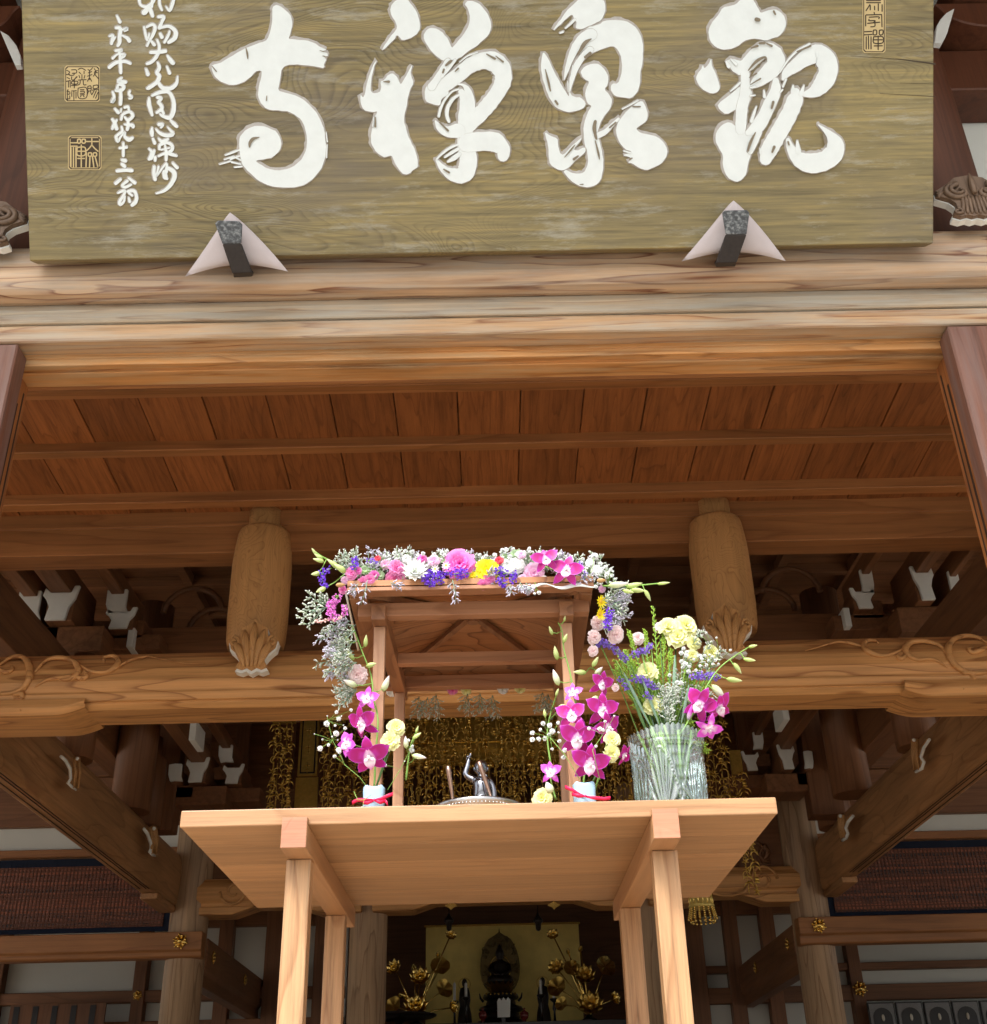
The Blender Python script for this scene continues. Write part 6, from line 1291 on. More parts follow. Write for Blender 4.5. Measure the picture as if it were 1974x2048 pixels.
gyp([(1070,1165),(1073,1178)],[(1069,1187,1.0),(1077,1186,1.0)],YR-.015,'twin white gypsophila bells dangling below the right part of the eave')
# white paper peeping out under the flowers
PAPER=plain('white_wrapping_paper',(.78,.82,.80),.6,var=.03)
m=MB(); rows=[[at(1035+ (1190-1035)*i/16,1170+4*math.sin(i*.9)+j*(5+3*math.sin(i*.7)),Y=YR-.006+.004*math.sin(i*1.3)) for i in range(17)] for j in(0,1)]
m.grid(rows,0,0); tag(m.build('wrapping_paper',PAPER,solid=.001),'strip of white wrapping paper showing between eave and flowers on the right','paper')
m=MB(); rows=[[at(689+i*26/6+j*4,1183+i*118/6,Y=yE0+i*.07) for j in(0,1)] for i in range(7)]; m.grid(rows,0,0); tag(m.build('wrapping_paper',PAPER,solid=.001),'grey strip of paper along the left roof edge of the shrine','paper')
# leaf shaped brown ties at the corners
for x,y,lb in((681,1170,'left'),(1203,1161,'right')):
    m=MB(); bud_shape(m,at(x-10,y,Y=YR-.012),RT,20*kr,5.5*kr,r=.5); tag(m.build('cork_plug',plain('cork_brown_'+lb,(.42,.24,.09),.6,var=.2,scale=60)),'brown oval roof peg end at the %s corner of the flower roof'%lb,'peg')
# left and right side hangers
carnation(at(713,1350,Y=YR+.06),face_dir(-.4,0,.8),20*kr,M_BLUSH,'blush fuzzy bloom low on the left side of the shrine','blooms on the shrine sides',calyx=False)
carnation(at(684,1180,Y=YR+.0),face_dir(-.5,0,.8),9*kr,M_PINK,'small pink bloom under the left roof corner','blooms on the shrine sides',calyx=False,lay=3)
for x,y,r_,mt,lb in((1198,1247,16,M_BLUSH,'dusty pink bloom under the yellow daisies on the right side'),(1233,1270,18,M_BLUSH,'pale blush rose beside the right side of the shrine'),(1190,1275,14,M_BLUSH,'blush bloom left of the pale rose on the right side'),(1188,1302,11,M_BLUSH,'lowest small blush bloom on the right side of the shrine'),(1205,1178,8,M_PALE,'small pale pink bloom under the right roof corner'),(1232,1376,8,M_BLUSH,'small blush petals between shrine and vase')):
    carnation(at(x,y,Y=YR+.02),face_dir(.4,0,.8),r_*kr,mt,lb,'blooms on the shrine sides',calyx=False,lay=4,n=9)
for x,y,lb in((1201,1203,'upper'),(1199,1228,'lower')): daisy(at(x,y,Y=YR+.01),face_dir(.7,.1,1.),15*kr,M_SUN,'%s yellow daisy at the right edge of the shrine roof'%lb,n=12,rows_=1,name='yellow_daisy',cat='daisy')
m=MB(); P=[(630,1242),(645,1243),(660,1240),(675,1236),(684,1232)]
for i in range(46):
    t=i/45*(len(P)-1); j=min(int(t),3); x=P[j][0]+(P[j+1][0]-P[j][0])*(t-j); y=P[j][1]+(P[j+1][1]-P[j][1])*(t-j); s_=2+2.2*i/45
    m.ball(at(x+RNG.uniform(-1,1),y+RNG.uniform(-s_,s_),Y=YR-.01+RNG.uniform(-.003,.003)),kr*RNG.uniform(1.6,2.6),5,r=RNG.random())
for i in range(len(m.t)): m.t[i]=.8
tag(m.build('astilbe_spike',M_PEACH),'peach coloured beaded astilbe spike pointing left from the shrine','astilbe')
# -- sprays tied to the posts --
YT=YFp-.045
orchid_spray([(748,1582,.0),(752,1500,.0),(756,1440,.0),(748,1400,.0),(742,1350,.0),(727,1310,.0),(712,1270,.0),(704,1250,.0)],
 [(734,1397,24,-.3,.6,.1,M_ORCHP),(724,1446,34,-.5,.1,-.35,M_ORCH),(738,1512,40,.1,.0,-.2,M_ORCH),(694,1488,24,-.7,.1,.6,M_ORCHP)],
 [(697,1283,-.5,.9,22,9,M_BUD),(731,1287,.05,1,28,11,M_BUD),(704,1315,-.6,.9,26,12,M_BUD),(738,1331,1,.3,24,13,M_BUD),(706,1369,-.9,.5,34,15,M_BUDW),(769,1374,.35,1,38,16,M_BUDW),(704,1262,-.1,1,14,6,M_BUD)],YT,'tall magenta orchid spray tied to the left front post')
orchid_spray([(1166,1580,.0),(1170,1510,.0),(1158,1450,.0),(1150,1400,.0),(1140,1345,.0),(1128,1300,.0),(1124,1262,.0),(1116,1245,.0)],
 [(1146,1386,19,-.1,.7,0,M_ORCHP),(1143,1430,32,-.3,.2,-.15,M_ORCH),(1154,1478,37,-.25,.1,.1,M_ORCH),(1180,1528,37,.15,-.05,.1,M_ORCH)],
 [(1129,1240,.1,1,14,6,M_BUD),(1103,1265,-.4,.9,22,9,M_BUD),(1129,1280,.3,.9,22,10,M_BUD),(1113,1312,-.25,1,32,13,M_BUD),(1114,1362,-.35,.9,38,16,M_BUDW)],YT,'tall magenta orchid spray tied to the right front post')
orchid_spray([(1190,1580,.03),(1215,1480,.03),(1212,1400,.03),(1200,1350,.03),(1180,1335,.03)],
 [(1203,1368,25,.2,.4,.3,M_ORCH),(1205,1420,33,.3,.3,.2,M_ORCH),(1216,1456,30,.4,.2,-.2,M_ORCH),(1248,1510,20,.8,-.2,1.2,M_ORCH)],
 [(1165,1345,-.9,.1,30,13,M_BUD),(1188,1328,.4,.8,26,12,M_BUD),(1194,1345,.5,.5,24,12,M_BUDW),(1190,1398,-.6,-.5,30,16,M_BUDW)],YT+.03,'shorter orchid spray between the right post and the glass vase')
orchid_spray([(1112,1600,.1),(1104,1570,.1),(1100,1548,.1)],[(1101,1545,20,-.3,.3,0,M_ORCHP)],[(1100,1580,-.3,.6,26,20,M_BUDW)],YT,'single small orchid low between the right posts')
orchid_spray([(1102,1530,.08),(1095,1480,.08),(1098,1440,.08),(1113,1390,.08)],[],[(1090,1430,-.2,1,18,8,M_BUD),(1113,1388,.3,1,18,7,M_BUD),(1121,1412,1,.3,16,6,M_BUD)],YT,'thin sprig of green buds left of the right post')
orchid_spray([(812,1560,.08),(818,1510,.08),(825,1480,.08),(835,1460,.08)],[],[(833,1462,.3,1,16,6,M_BUD),(830,1474,.9,.6,22,9,M_BUD),(832,1512,1,-.2,30,12,M_BUDW),(812,1490,-.1,1,26,12,M_BUDW)],YT,'thin sprig of green buds beside the left rear post')
for x,y,r_,dx,dy,mt,lb in((794,1453,17,.4,.6,M_YEL,'cream carnation, upper one by the left post'),(779,1480,19,-.1,.5,M_YEL,'cream yellow carnation, lower one by the left post'),(1226,1477,15,.2,.5,M_YEL,'upper cream yellow bloom right of the orchid spray'),(1226,1506,17,.5,.3,M_YEL,'lower cream yellow bloom right of the orchid spray'),(1083,1596,19,-.3,.5,M_YEL,'cream yellow carnation lying on the table by the right posts')):
    p=at(x,y,Y=YT-.03 if x!=1083 else YT+.05); carnation(p,face_dir(dx,dy,1.),r_*kr,mt,lb,'cream yellow carnations at the posts',stem=[at(750 if x<900 else 1178,1580,Y=YT)] if x not in(1083,) else None)
gyp([(742,1585),(720,1555),(690,1530),(665,1480),(655,1440)],[(673,1425,1.5),(677,1436,1.3),(652,1449,1.6),(671,1465,1.5),(654,1430,.5),(670,1452,.8),(691,1458,1.),(640,1495,1.6),(657,1488,1.),(676,1497,1.4),(680,1504,1.4),(668,1512,1.3),(703,1420,1.2),(644,1480,.5),(665,1475,.5),(676,1477,.6),(630,1466,.4),(688,1448,.5),(683,1432,.4)],YT-.01,'white gypsophila spray reaching left from the left post',sz=4.0)
gyp([(742,1590),(728,1600),(715,1600),(708,1583)],[(723,1615,1.2)],YT-.03,'low curled gypsophila twig at the foot of the left post')
gyp([(775,1580),(800,1540),(818,1505)],[(818,1479,1.3),(822,1498,1.6),(770,1528,1.),(810,1522,.6),(826,1490,.8)],YT+.0,'white gypsophila twig between the left posts')
gyp([(1160,1560),(1130,1510),(1100,1475)],[(1086,1447,1.4),(1080,1460,1.1),(1100,1452,1.5),(1106,1462,1.4),(1064,1468,1.4),(1064,1478,1.4),(1078,1478,1.3),(1088,1478,1.6),(1100,1470,1.2),(1115,1447,1.1),(1104,1498,1.1),(1120,1482,1.),(1130,1502,1.1),(1127,1512,1.2),(1118,1464,.9)],YT-.02,'white gypsophila spray left of the right orchid spray')
gyp([(1200,1560),(1185,1500),(1205,1470)],[(1178,1456,1.2),(1198,1457,1.2),(1210,1443,.9),(1228,1432,.6),(1192,1492,.8),(1205,1460,.9)],YT-.05,'small white gypsophila twig among the right orchids')
# tubes with ribbons
TUBE=plain('pale_blue_wrap',(.30,.46,.58),.3,var=.06,scale=14,bump=.12,bscale=25)
RIB=plain('crimson_ribbon',(.78,.02,.10),.35,var=.08,scale=30)
for (x0,x1,y0),rib,lab in(((727,770,1575),[[(704,1606),(715,1600),(728,1600),(748,1600)],[(748,1600),(762,1598),(775,1592),(786,1588)],[(748,1601),(735,1606),(726,1605)],[(748,1601),(760,1605),(770,1602)],[(770,1602),(774,1606),(776,1614)]],'left'),
                     ((1145,1190,1568),[[(1130,1574),(1145,1580),(1160,1590),(1170,1593)],[(1170,1593),(1190,1596),(1208,1598),(1221,1596)],[(1170,1592),(1158,1592),(1144,1588)]],'right')):
    p=at((x0+x1)/2,y0,Y=YT); k=pxm(p); hw=(x1-x0)/2*k
    t=thing('flower_tube',(p.x,YT,zTop),'pale blue wrapped flower tube at the foot of the %s front post'%lab,'flower tube','wrapped flower tubes')
    m=MB(); ht=p.z-zTop
    n=14; rows=[]
    for i,(f,s_) in enumerate(((0,.97),(.15,1.),(.5,.98),(.85,1.01),(.97,1.0),(1.,.93),(.96,.80))):
        rows.append([Vector((p.x+math.copysign(abs(math.cos(2*PI*q/24))**.55,math.cos(2*PI*q/24))*hw*s_,YT+math.copysign(abs(math.sin(2*PI*q/24))**.55,math.sin(2*PI*q/24))*hw*.75*s_,zTop+.001+(ht-.001)*f+(.002*math.sin(q*1.3) if f>.8 else 0))) for q in range(24)])
    m.grid(rows,0,0,True,True); m.build('wrap',TUBE,t)
    for seg in rib:
        m=MB(); rows=[]
        for i,(x,y) in enumerate(seg):
            w_=3.6*k*(.45 if (abs(x-748)<3 or abs(x-1170)<3) else 1); c_=at(x,y,Y=YT-hw*.80-.004-.004*math.sin(i*2.)); rows.append([c_+UP*w_,c_-UP*w_])
        m.grid(rows,0,0); m.build('ribbon',RIB,t,solid=.0008)
    m=MB(); m.ball(at(748 if x0<900 else 1170,1600 if x0<900 else 1592,Y=YT-hw*.8-.006),3.*k,6,sx=(1.3,.7,1.)); m.build('knot',RIB,t)
# -- the glass vase and its bouquet --
YV=YFp+.08
pv=at(1336,1530,Y=YV); kv=pxm(pv)
rT,rM,rB=76*kv,72*kv,70*kv; zR=at(1336,1470,Y=YV-.03).z
GLASS=bpy.data.materials.new('cut_crystal'); GLASS.use_nodes=True; _n=GLASS.node_tree; _n.nodes.clear()
_o=nd(_n,'ShaderNodeOutputMaterial'); _a=nd(_n,'ShaderNodeAttribute',attribute_name='pt'); _t=nd(_n,'ShaderNodeBsdfTransparent'); _t.inputs[0].default_value=(.84,.94,.88,1)
_g=nd(_n,'ShaderNodeBsdfGlossy'); _g.inputs['Roughness'].default_value=.08; _g.inputs[0].default_value=(.95,1,1,1)
_d=nd(_n,'ShaderNodeBsdfDiffuse'); _d.inputs[0].default_value=(.70,.80,.78,1); _tl=nd(_n,'ShaderNodeBsdfTranslucent'); _tl.inputs[0].default_value=(.70,.80,.76,1)
_m1=nd(_n,'ShaderNodeMixShader'); _m1.inputs[0].default_value=.5; _n.links.new(_d.outputs[0],_m1.inputs[1]); _n.links.new(_tl.outputs[0],_m1.inputs[2])
_fr=nd(_n,'ShaderNodeFresnel'); _fr.inputs[0].default_value=1.7
_m2=nd(_n,'ShaderNodeMixShader'); _n.links.new(mth(_n,'MULTIPLY_ADD',_a.outputs['Fac'],.46,.03),_m2.inputs[0]); _n.links.new(_t.outputs[0],_m2.inputs[1]); _n.links.new(_m1.outputs[0],_m2.inputs[2])  # white diffuse on the ridges stands in for facets reflecting the sky
_m3=nd(_n,'ShaderNodeMixShader'); _n.links.new(mth(_n,'MULTIPLY_ADD',_fr.outputs[0],1.2,.08),_m3.inputs[0]); _n.links.new(_m2.outputs[0],_m3.inputs[1]); _n.links.new(_g.outputs[0],_m3.inputs[2]); _n.links.new(_m3.outputs[0],_o.inputs[0])
vase=thing('glass_vase',(pv.x,YV,zTop),'cut crystal vase with sawtooth rim holding the yellow and purple bouquet','vase')
m=MB(); NN=240; rows=[]; tss=[]
nz=90
for i in range(nz+1):
    t=i/nz; z=zTop+.001+(zR-zTop)*t; rr=rB+(rM-rB)*t*1.2 if t<.75 else rM+(rT-rM)*((t-.75)/.25)**.8
    row=[];tr=[]
    for q in range(NN):
        a=2*PI*q/NN; d=0; w_=0
        if t<.9:
            ph=((a+.35)/(2*PI)*6)%1; ar=abs(ph-.5)*2; h=.10+.76*(1-ar**2.0)
            e=math.exp(-(abs(t-h)/.028)**2)+.8*math.exp(-(abs(t-h+.09)/.012)**2); d+=.0024*e; w_+=.8*e
            if t<h-.12:
                f=math.cos(17*math.atan2(ph-.5,t*.55+.05)); f=f*min(1,t*6)
                d+=.0012*f; w_+=.5*max(0,f)**2
            elif t>h+.03: f=math.sin(a*36+t*22)*math.sin(a*36-t*22); d+=.0010*f; w_+=.4*max(0,f)
        else: f=abs(math.sin(a*22)); d+=.0022*f; w_+=.35*f
        zz_=z+(.0060*abs(math.sin(a*22))+.004*math.sin(a*3) if t>.985 else 0)
        row.append(Vector((pv.x+math.cos(a)*(rr+d),YV+math.sin(a)*(rr+d),zz_))); tr.append(min(1,max(.002,w_)))
    rows.append(row); tss.append(tr)
m.grid(rows,0,0,True,True,tss)
m.face([i for i in range(NN)][::-1],0)
m.build('vessel',GLASS,vase)
WATER,n_,p_=newmat('vase_water'); p_.inputs['Base Color'].default_value=(.93,1,.94,1); p_.inputs['Roughness'].default_value=0; p_.inputs['IOR'].default_value=1.33; p_.inputs['Transmission Weight'].default_value=1.
vc=Vector((pv.x,YV,zTop)); vh=zR-zTop
def vst(x,y,dx=0,Yo=0.): # stem path from bouquet point into the vase
    p=at(x,y,Y=YV+Yo); neck=Vector((vc.x+(p.x-vc.x)*.32+RNG.uniform(-.01,.01),YV+RNG.uniform(-.03,.03),zR)); foot=Vector((vc.x-(p.x-vc.x)*.25+RNG.uniform(-.025,.025),YV+RNG.uniform(-.03,.03),zTop+.012)); return [p,p.lerp(neck,.55)+Vector((0,0,.01)),neck,foot]
BQ=[(1337,1250,22,-.1,.8,'yellow carnation at the top of the bouquet, left one'),(1374,1248,26,.3,.7,'largest yellow carnation at the top right of the bouquet'),(1356,1270,25,.0,.6,'yellow carnation in front, just under the two topmost'),(1390,1284,16,.3,.5,'small yellow carnation right below the topmost ones'),(1426,1304,20,.6,.5,'yellow carnation at the right edge of the bouquet'),(1386,1310,14,.2,.3,'small pale yellow carnation among the gypsophila'),(1293,1342,22,-.4,.6,'single yellow carnation in the middle left of the bouquet'),(1305,1410,20,-.2,.6,'cream carnation seen from the side above the vase rim'),(1387,1392,13,-.2,.3,'pale yellow carnation beside the lower orchids')]
for x,y,r_,dx,dy,lb in BQ:
    s_=vst(x,y,0,-.03 if y>1330 else -.01); carnation(at(x,y,Y=YV-.03 if y>1330 else YV-.01),face_dir(dx,dy,1.1),r_*kv,M_YEL,lb,'yellow carnations in the vase',stem=s_[1:])
for x,y,r_,lb in((1318,1254,11,'blush bloom left of the topmost yellow carnation'),(1276,1276,14,'blush rose at the upper left of the bouquet')):
    carnation(at(x,y,Y=YV),face_dir(-.2,.5,1.),r_*kv,M_BLUSH,lb,'blush blooms in the vase',calyx=False,stem=vst(x,y)[1:])
ST=[([(1190,1291),(1200,1284),(1215,1288),(1235,1304)],15,'arched purple statice at the far left of the bouquet'),([(1240,1308),(1253,1320)],13,'small purple statice right below the arched one'),([(1266,1312),(1282,1300),(1293,1304)],15,'purple statice in the upper middle of the bouquet'),([(1297,1298),(1302,1286)],11,'small purple statice pointing up in the middle of the bouquet'),([(1263,1356),(1280,1358),(1296,1366),(1310,1376)],15,'long purple statice across the middle of the bouquet'),([(1248,1370),(1254,1378)],13,'small purple statice low at the left of the bouquet'),([(1290,1388),(1300,1392)],13,'little purple statice above the vase rim'),([(1386,1352),(1400,1350),(1416,1352),(1434,1353)],15,'purple statice at the right of the bouquet'),([(1238,1360),(1244,1356)],10,'tiny violet statice at the left of the bouquet')]
for pth,w_,lb in ST:
    o=statice(pth,w_,YV-.04,M_VIOL,lb,dens=1.5)
    m=MB(); m.tube([at(pth[1][0],pth[1][1]+4,Y=YV-.035)]+vst(*pth[1],0,-.03)[1:],.0016,5); m.build('stalk',G_STEM,o)
for pth,w_,lb in(([(1330,1460),(1318,1380),(1312,1290),(1306,1212)],15,'tallest green goldenrod stalk in the bouquet'),([(1330,1460),(1326,1370),(1328,1300),(1326,1262)],15,'green goldenrod stalk behind the front yellow carnation'),([(1325,1460),(1290,1370),(1268,1300),(1258,1262)],14,'green goldenrod stalk at the left of the bouquet'),([(1326,1460),(1300,1360),(1293,1300),(1290,1262)],14,'green goldenrod stalk left of the tallest one'),([(1335,1460),(1335,1380),(1340,1330),(1342,1300)],16,'green goldenrod stalk in the centre of the bouquet'),([(1330,1460),(1315,1390),(1316,1340),(1320,1310)],14,'short green goldenrod stalk behind the middle carnation'),([(1320,1460),(1270,1390),(1245,1330),(1236,1300)],12,'green goldenrod stalk leaning far left')):
    solidago(pth,YV+.005,w_,lb,n=26)
gyp([(1345,1460),(1362,1380),(1372,1330)],[(1366,1297,1.4),(1362,1304,1.3),(1374,1302,1.2),(1362,1322,1.3),(1370,1326,1.4),(1378,1332,1.4),(1382,1326,1.1),(1376,1344,1.2),(1366,1336,1.1),(1398,1312,1.3),(1403,1320,1.1),(1400,1330,1.2),(1338,1352,1.5),(1355,1366,1.3),(1362,1368,1.2),(1350,1372,1.),(1380,1356,1.),(1392,1340,1.),(1371,1312,1.1),(1386,1318,1.)],YV-.035,'white gypsophila cloud in the right half of the bouquet')
gyp([(1350,1460),(1400,1380),(1420,1335)],[(1417,1320,1.3),(1424,1316,1.3),(1430,1322,1.2),(1412,1328,1.1),(1425,1330,1.1),(1434,1318,.8),(1409,1312,1.),(1437,1326,.8),(1420,1308,.9)],YV-.02,'white gypsophila at the right edge of the bouquet')
gyp([(1350,1460),(1420,1350),(1440,1320)],[(1461,1302,.7),(1412,1268,.8),(1433,1277,.7),(1404,1272,.6)],YV-.01,'long stemmed gypsophila buds sticking out at the right of the bouquet')
lbV='grey white sea lavender sprig low in the bouquet just above the vase rim'
for i in range(11): x=RNG.uniform(1325,1358); y=RNG.uniform(1400,1450); sprig((x,y),(x+RNG.uniform(-8,8),y-RNG.uniform(22,40)),22,YV-.05,SPRIG,lbV,'sea lavender above the vase rim',n=8)
for b_,t_ in(((1385,1290),(1405,1262)),((1395,1330),(1420,1285)),((1420,1330),(1446,1300)),((1400,1400),(1425,1390)),((1395,1420),(1425,1400))): sprig(b_,t_,18,YV-.02,SPRIG,'grey sea lavender sprig on the right side of the bouquet','sea lavender right of the bouquet',n=7)
for i in range(34):
    x=1222+i*5.9+RNG.uniform(-6,6); y=1300+abs(i-6)*7+RNG.uniform(-10,30)
    solidago([(1336+RNG.uniform(-30,30),1462),(x*.6+1336*.4,(y+1460)/2+10),(x,y)],YV+.012+RNG.uniform(-.03,.02),17,near('fine leafy green filler stalk',x,y,'in the bouquet'),n=24)
for i in range(12):
    x=1370+i*5.5; y=RNG.uniform(1310,1380)
    solidago([(1340+RNG.uniform(-20,30),1462),(x*.6+1340*.4,(y+1460)/2),(x,y)],YV+.015,14,near('leafy green filler stalk',x,y,'at the right of the bouquet'),n=20)
for i in range(9):
    x=RNG.uniform(1350,1430); y=RNG.uniform(1330,1440); sprig((x,y+20),(x+RNG.uniform(-8,16),y-RNG.uniform(14,34)),24,YV-.005,SPRIG,'grey green filler sprig between the gypsophila and the right orchids','sea lavender right of the bouquet',n=8)
# bare stems and leaves in the bouquet
lbG2='long green leafless stem running down into the glass vase'
for i,(x,y) in enumerate(((1232,1320),(1240,1340),(1246,1300),(1262,1330),(1250,1360),(1275,1350),(1285,1330),(1300,1380),(1318,1370),(1330,1400),(1345,1390),(1352,1370),(1372,1400),(1380,1380),(1395,1420),(1290,1395),(1268,1385),(1312,1400),(1340,1340),(1360,1350))):
    P=vst(x,y,0,RNG.uniform(-.03,.02)); m=MB(); m.tube(P,[.0012,.0017,.0021,.0021],5); o=m.build('flower_stalk',RNG.choice((G_STEM,G_DARK,G_BLUE))); tag(o,near('slender bare green stalk',x,y,'in the bouquet'),'flower stalk','bare green stalks in the vase')
for i,(a,b_) in enumerate((((1282,1350),(1320,1455)),((1247,1345),(1300,1452)),((1350,1310),(1345,1420)),((1338,1370),(1330,1440)),((1268,1400),(1292,1462)),((1378,1370),(1362,1450)))):
    p,q=at(*a,Y=YV-.045),at(*b_,Y=YV-.03); D=(q-p); m=MB(); N=(-_f); side=D.normalized().cross(N); rows=[]
    for j in range(9): t=j/8; c_=p+D*t; w_=.0036*math.sin(PI*min(1,t*.9+.08))**.7; rows.append([c_-side*w_,c_+N*.0012,c_+side*w_])
    m.grid(rows,0,0); tag(m.build('narrow_leaf',RNG.choice((G_BLUE,G_DARK,G_BLUE))),near('narrow blue green leaf blade',(a[0]+b_[0])/2,(a[1]+b_[1])/2,'in the vase'),'leaf','narrow leaves in the vase')
# stems and foliage seen through the glass
for i in range(46):
    a=RNG.uniform(0,2*PI); r1=rM*RNG.uniform(.1,.9); P=[Vector((vc.x+math.cos(a)*r1,vc.y+math.sin(a)*r1,zR+.01)),Vector((vc.x+math.cos(a+.6)*r1*.6,vc.y+math.sin(a+.6)*r1*.6,zTop+vh*.5)),Vector((vc.x+math.cos(a+RNG.uniform(1,3))*r1,vc.y+math.sin(a+2)*r1*.8,zTop+.012))]
    m=MB(); m.tube(P,.0027,5); o=m.build('flower_stalk',RNG.choice((G_STEM,G_SOL,G_CAL))); tag(o,'bare green stalk standing inside the crystal vase, seen through the glass','flower stalk','stalks inside the glass vase')
orchid_spray([(1360,1470,.0),(1390,1420,.0),(1415,1370,.0),(1440,1335,.0),(1470,1312,.0),(1498,1294,.0)],
 [(1400,1408,34,-.1,.2,.5,M_ORCH),(1438,1414,32,.4,.0,-.4,M_ORCH),(1418,1456,26,.3,-.6,2.8,M_ORCHP)],
 [(1502,1293,1,.2,20,8,M_BUD),(1494,1319,1,-.15,26,10,M_BUD),(1472,1332,.6,-.8,28,11,M_BUD),(1462,1359,1,-.15,34,13,M_BUD),(1432,1378,.7,-.75,42,19,M_BUDW),(1378,1432,.2,1,34,11,M_ORCHP)],YV-.05,'magenta orchid spray leaning right out of the vase with a row of buds')
# ================= inside the hall: blinds, canopy, altar =================
def bamboo(name,c1,c2):
    m,n,p=newmat(name); L=n.links.new; tc=nd(n,'ShaderNodeTexCoord'); mp=nd(n,'ShaderNodeMapping'); mp.inputs['Scale'].default_value=(9,1,60); L(tc.outputs['Object'],mp.inputs[0])
    t=nd(n,'ShaderNodeTexNoise'); t.inputs['Scale'].default_value=1.; t.inputs['Detail'].default_value=3; L(mp.outputs[0],t.inputs[0]); _at=nd(n,'ShaderNodeAttribute',attribute_name='rnd'); L(mix(n,ramp(n,mth(n,'MULTIPLY_ADD',_at.outputs['Fac'],.8,mth(n,'MULTIPLY_ADD',t.outputs['Fac'],1.6,-.75)),[(.1,(0,0,0)),(.75,(1,1,1))]),c1,c2),p.inputs['Base Color']); p.inputs['Roughness'].default_value=.45; return m
BAMB=bamboo('bamboo_slats',(.020,.006,.004),(.30,.085,.035)); THREAD=plain('blind_thread',(.11,.040,.02),.7)
for s_,cx,pt,pb,pi0,pi1,pxq in((-1,cxL,1717,1866,1734,1857,150),(1,cxR,1681,1829,1697,1821,1850)):
    z1=zc(pt,YC,pxq)-.004; z0=zc(pb,YC,pxq)+.0; zi1=zc(pi0,YC,pxq); zi0_=zc(pi1,YC,pxq)
    xe=cx+s_*(.14); xf=s_*7.5; xi=xe+s_*.09
    o=thing('bamboo_blind',((xe+xf)/2,YC-.02,z0),'reddish bamboo blind with navy cloth border, on the %s'%('left below the white wall band' if s_<0 else 'right below the white wall band'),'bamboo blind','bamboo blinds')
    m=MB(); m.box(min(xe,xf),max(xe,xf),YC-.0,YC+.015,z0,z1,r=0); m.build('cloth_border',NAVY,o)
    m=MB(); n=max(20,int((zi1-zi0_)/.022)); h=(zi1-zi0_)/n
    for i in range(n): m.box(min(xi,xf),max(xi,xf),YC-.012-.003*(i%2),YC-.001,zi0_+i*h+.0008,zi0_+(i+1)*h-.0008)
    m.build('slats',BAMB,o)
    m=MB(); nx=int(abs(xf-xi)/.034)
    for i in range(nx): x=xi+s_*(i+.5)*.034; m.box(x-.006,x+.006,YC-.019,YC-.0155,zi0_,zi1,r=.5)
    for f in(.03,.09,.48,.54,.92,.98): m.box(min(xi,xf),max(xi,xf),YC-.0225,YC-.0195,zi0_+(zi1-zi0_)*f-.004,zi0_+(zi1-zi0_)*f+.004,r=.5)
    m.build('stitching',THREAD,o)
    # dark boarding above the white band
    m=MB(); m.box(min(cx,s_*9),max(cx,s_*9),YC+.13,YC+.18,zc(1655 if s_<0 else 1630,YC,pxq),6.3); part('upper_boarding',m,W_DARKX,bevel=0)
GOLDD=plain('aged_gilt',(.62,.41,.10),.34,1,var=.3,scale=40)
GOLDB=plain('bright_gilt',(.95,.66,.20),.22,1,var=.15,scale=30)
GOLDM=plain('matt_gold_ground',(.85,.66,.20),.5,.3,var=.2,scale=7)
BLACK=plain('black_lacquer',(.012,.009,.008),.3,var=.3,scale=30)
BUDD=plain('dark_bronze_statue',(.03,.022,.018),.35,.4,var=.3,scale=30)
def strand(m,x,Y,z1,z0,sw=.02,seed=0):
    r=random.Random(seed); z=z1; m.tube([(x,Y,z1),(x,Y,z0)],.0028,3)
    while z>z0+.02:
        k=r.random(); yy=Y+r.uniform(-.04,.03); st=r.uniform(.025,.06); X=x+r.uniform(-.012,.012)
        if k<.22:
            for i in range(4): m.ball((X,yy,z-i*.013),.0068,5)
        elif k<.55:
            for sg in(-1,1): q=r.uniform(.7,1.5); m.tube([(X,yy,z),(X+sg*sw*.8*q,yy-.01,z-.014),(X+sg*sw*1.3*q,yy-.004,z-.045*q)],[.009,.008,.001],4)
        elif k<.75:
            rr=sw*r.uniform(.8,1.4); t0=r.uniform(0,2)
            for q in range(5): a=2*PI*q/5+t0; m.tube([(X,yy,z-.02),(X+math.cos(a)*rr,yy-.014,z-.02+math.sin(a)*rr)],[.010,.003],4)
        elif k<.87: m.ball((X,yy,z-.02),.019,7); m.lathe([(.012,0),(.021,-.01),(.022,-.02),(.0001,-.021)],(X,yy,z-.030),7)
        else: m.tube([(X+math.cos(u*.7)*sw,yy,z-.03+math.sin(u*.7)*sw) for u in range(8)],.004,4)
        z-=st
YK=9.6
def gx(px,py=1530,Y=YK): return at(px,py,Y=Y).x
ztop=zc(1425,YK,960)
can=thing('hanging_canopy',(gx(965),YK,zc(1640,YK)),'wide gilt hanging canopy of bead strands and bells seen between the shrine posts','altar canopy')
m=MB(); xA,xB=gx(792),gx(1330)
m.box(xA-.1,xB+.1,YK+.08,YK+.1,zc(1523,YK),ztop+.3); m.build('gilt_panel',GOLDD,can)
m=MB()
for py in(1483,1523): m.box(xA-.12,xB+.12,YK-.03,YK+.0,zc(py+2,YK),zc(py-2,YK))
m.build('canopy_rail',GOLDB,can,bevel=.002)
n=56
for i in range(n):
    x=xA+(xB-xA)*(i+.5)/n; x+=RNG.uniform(-.02,.02); m=MB(); strand(m,x,YK-.05-.05*(i%3),ztop+.1,zc(1620 if i%3 else 1700,YK),.022,i); m.build('bead_strand',GOLDD if i%3 else GOLDB,can)
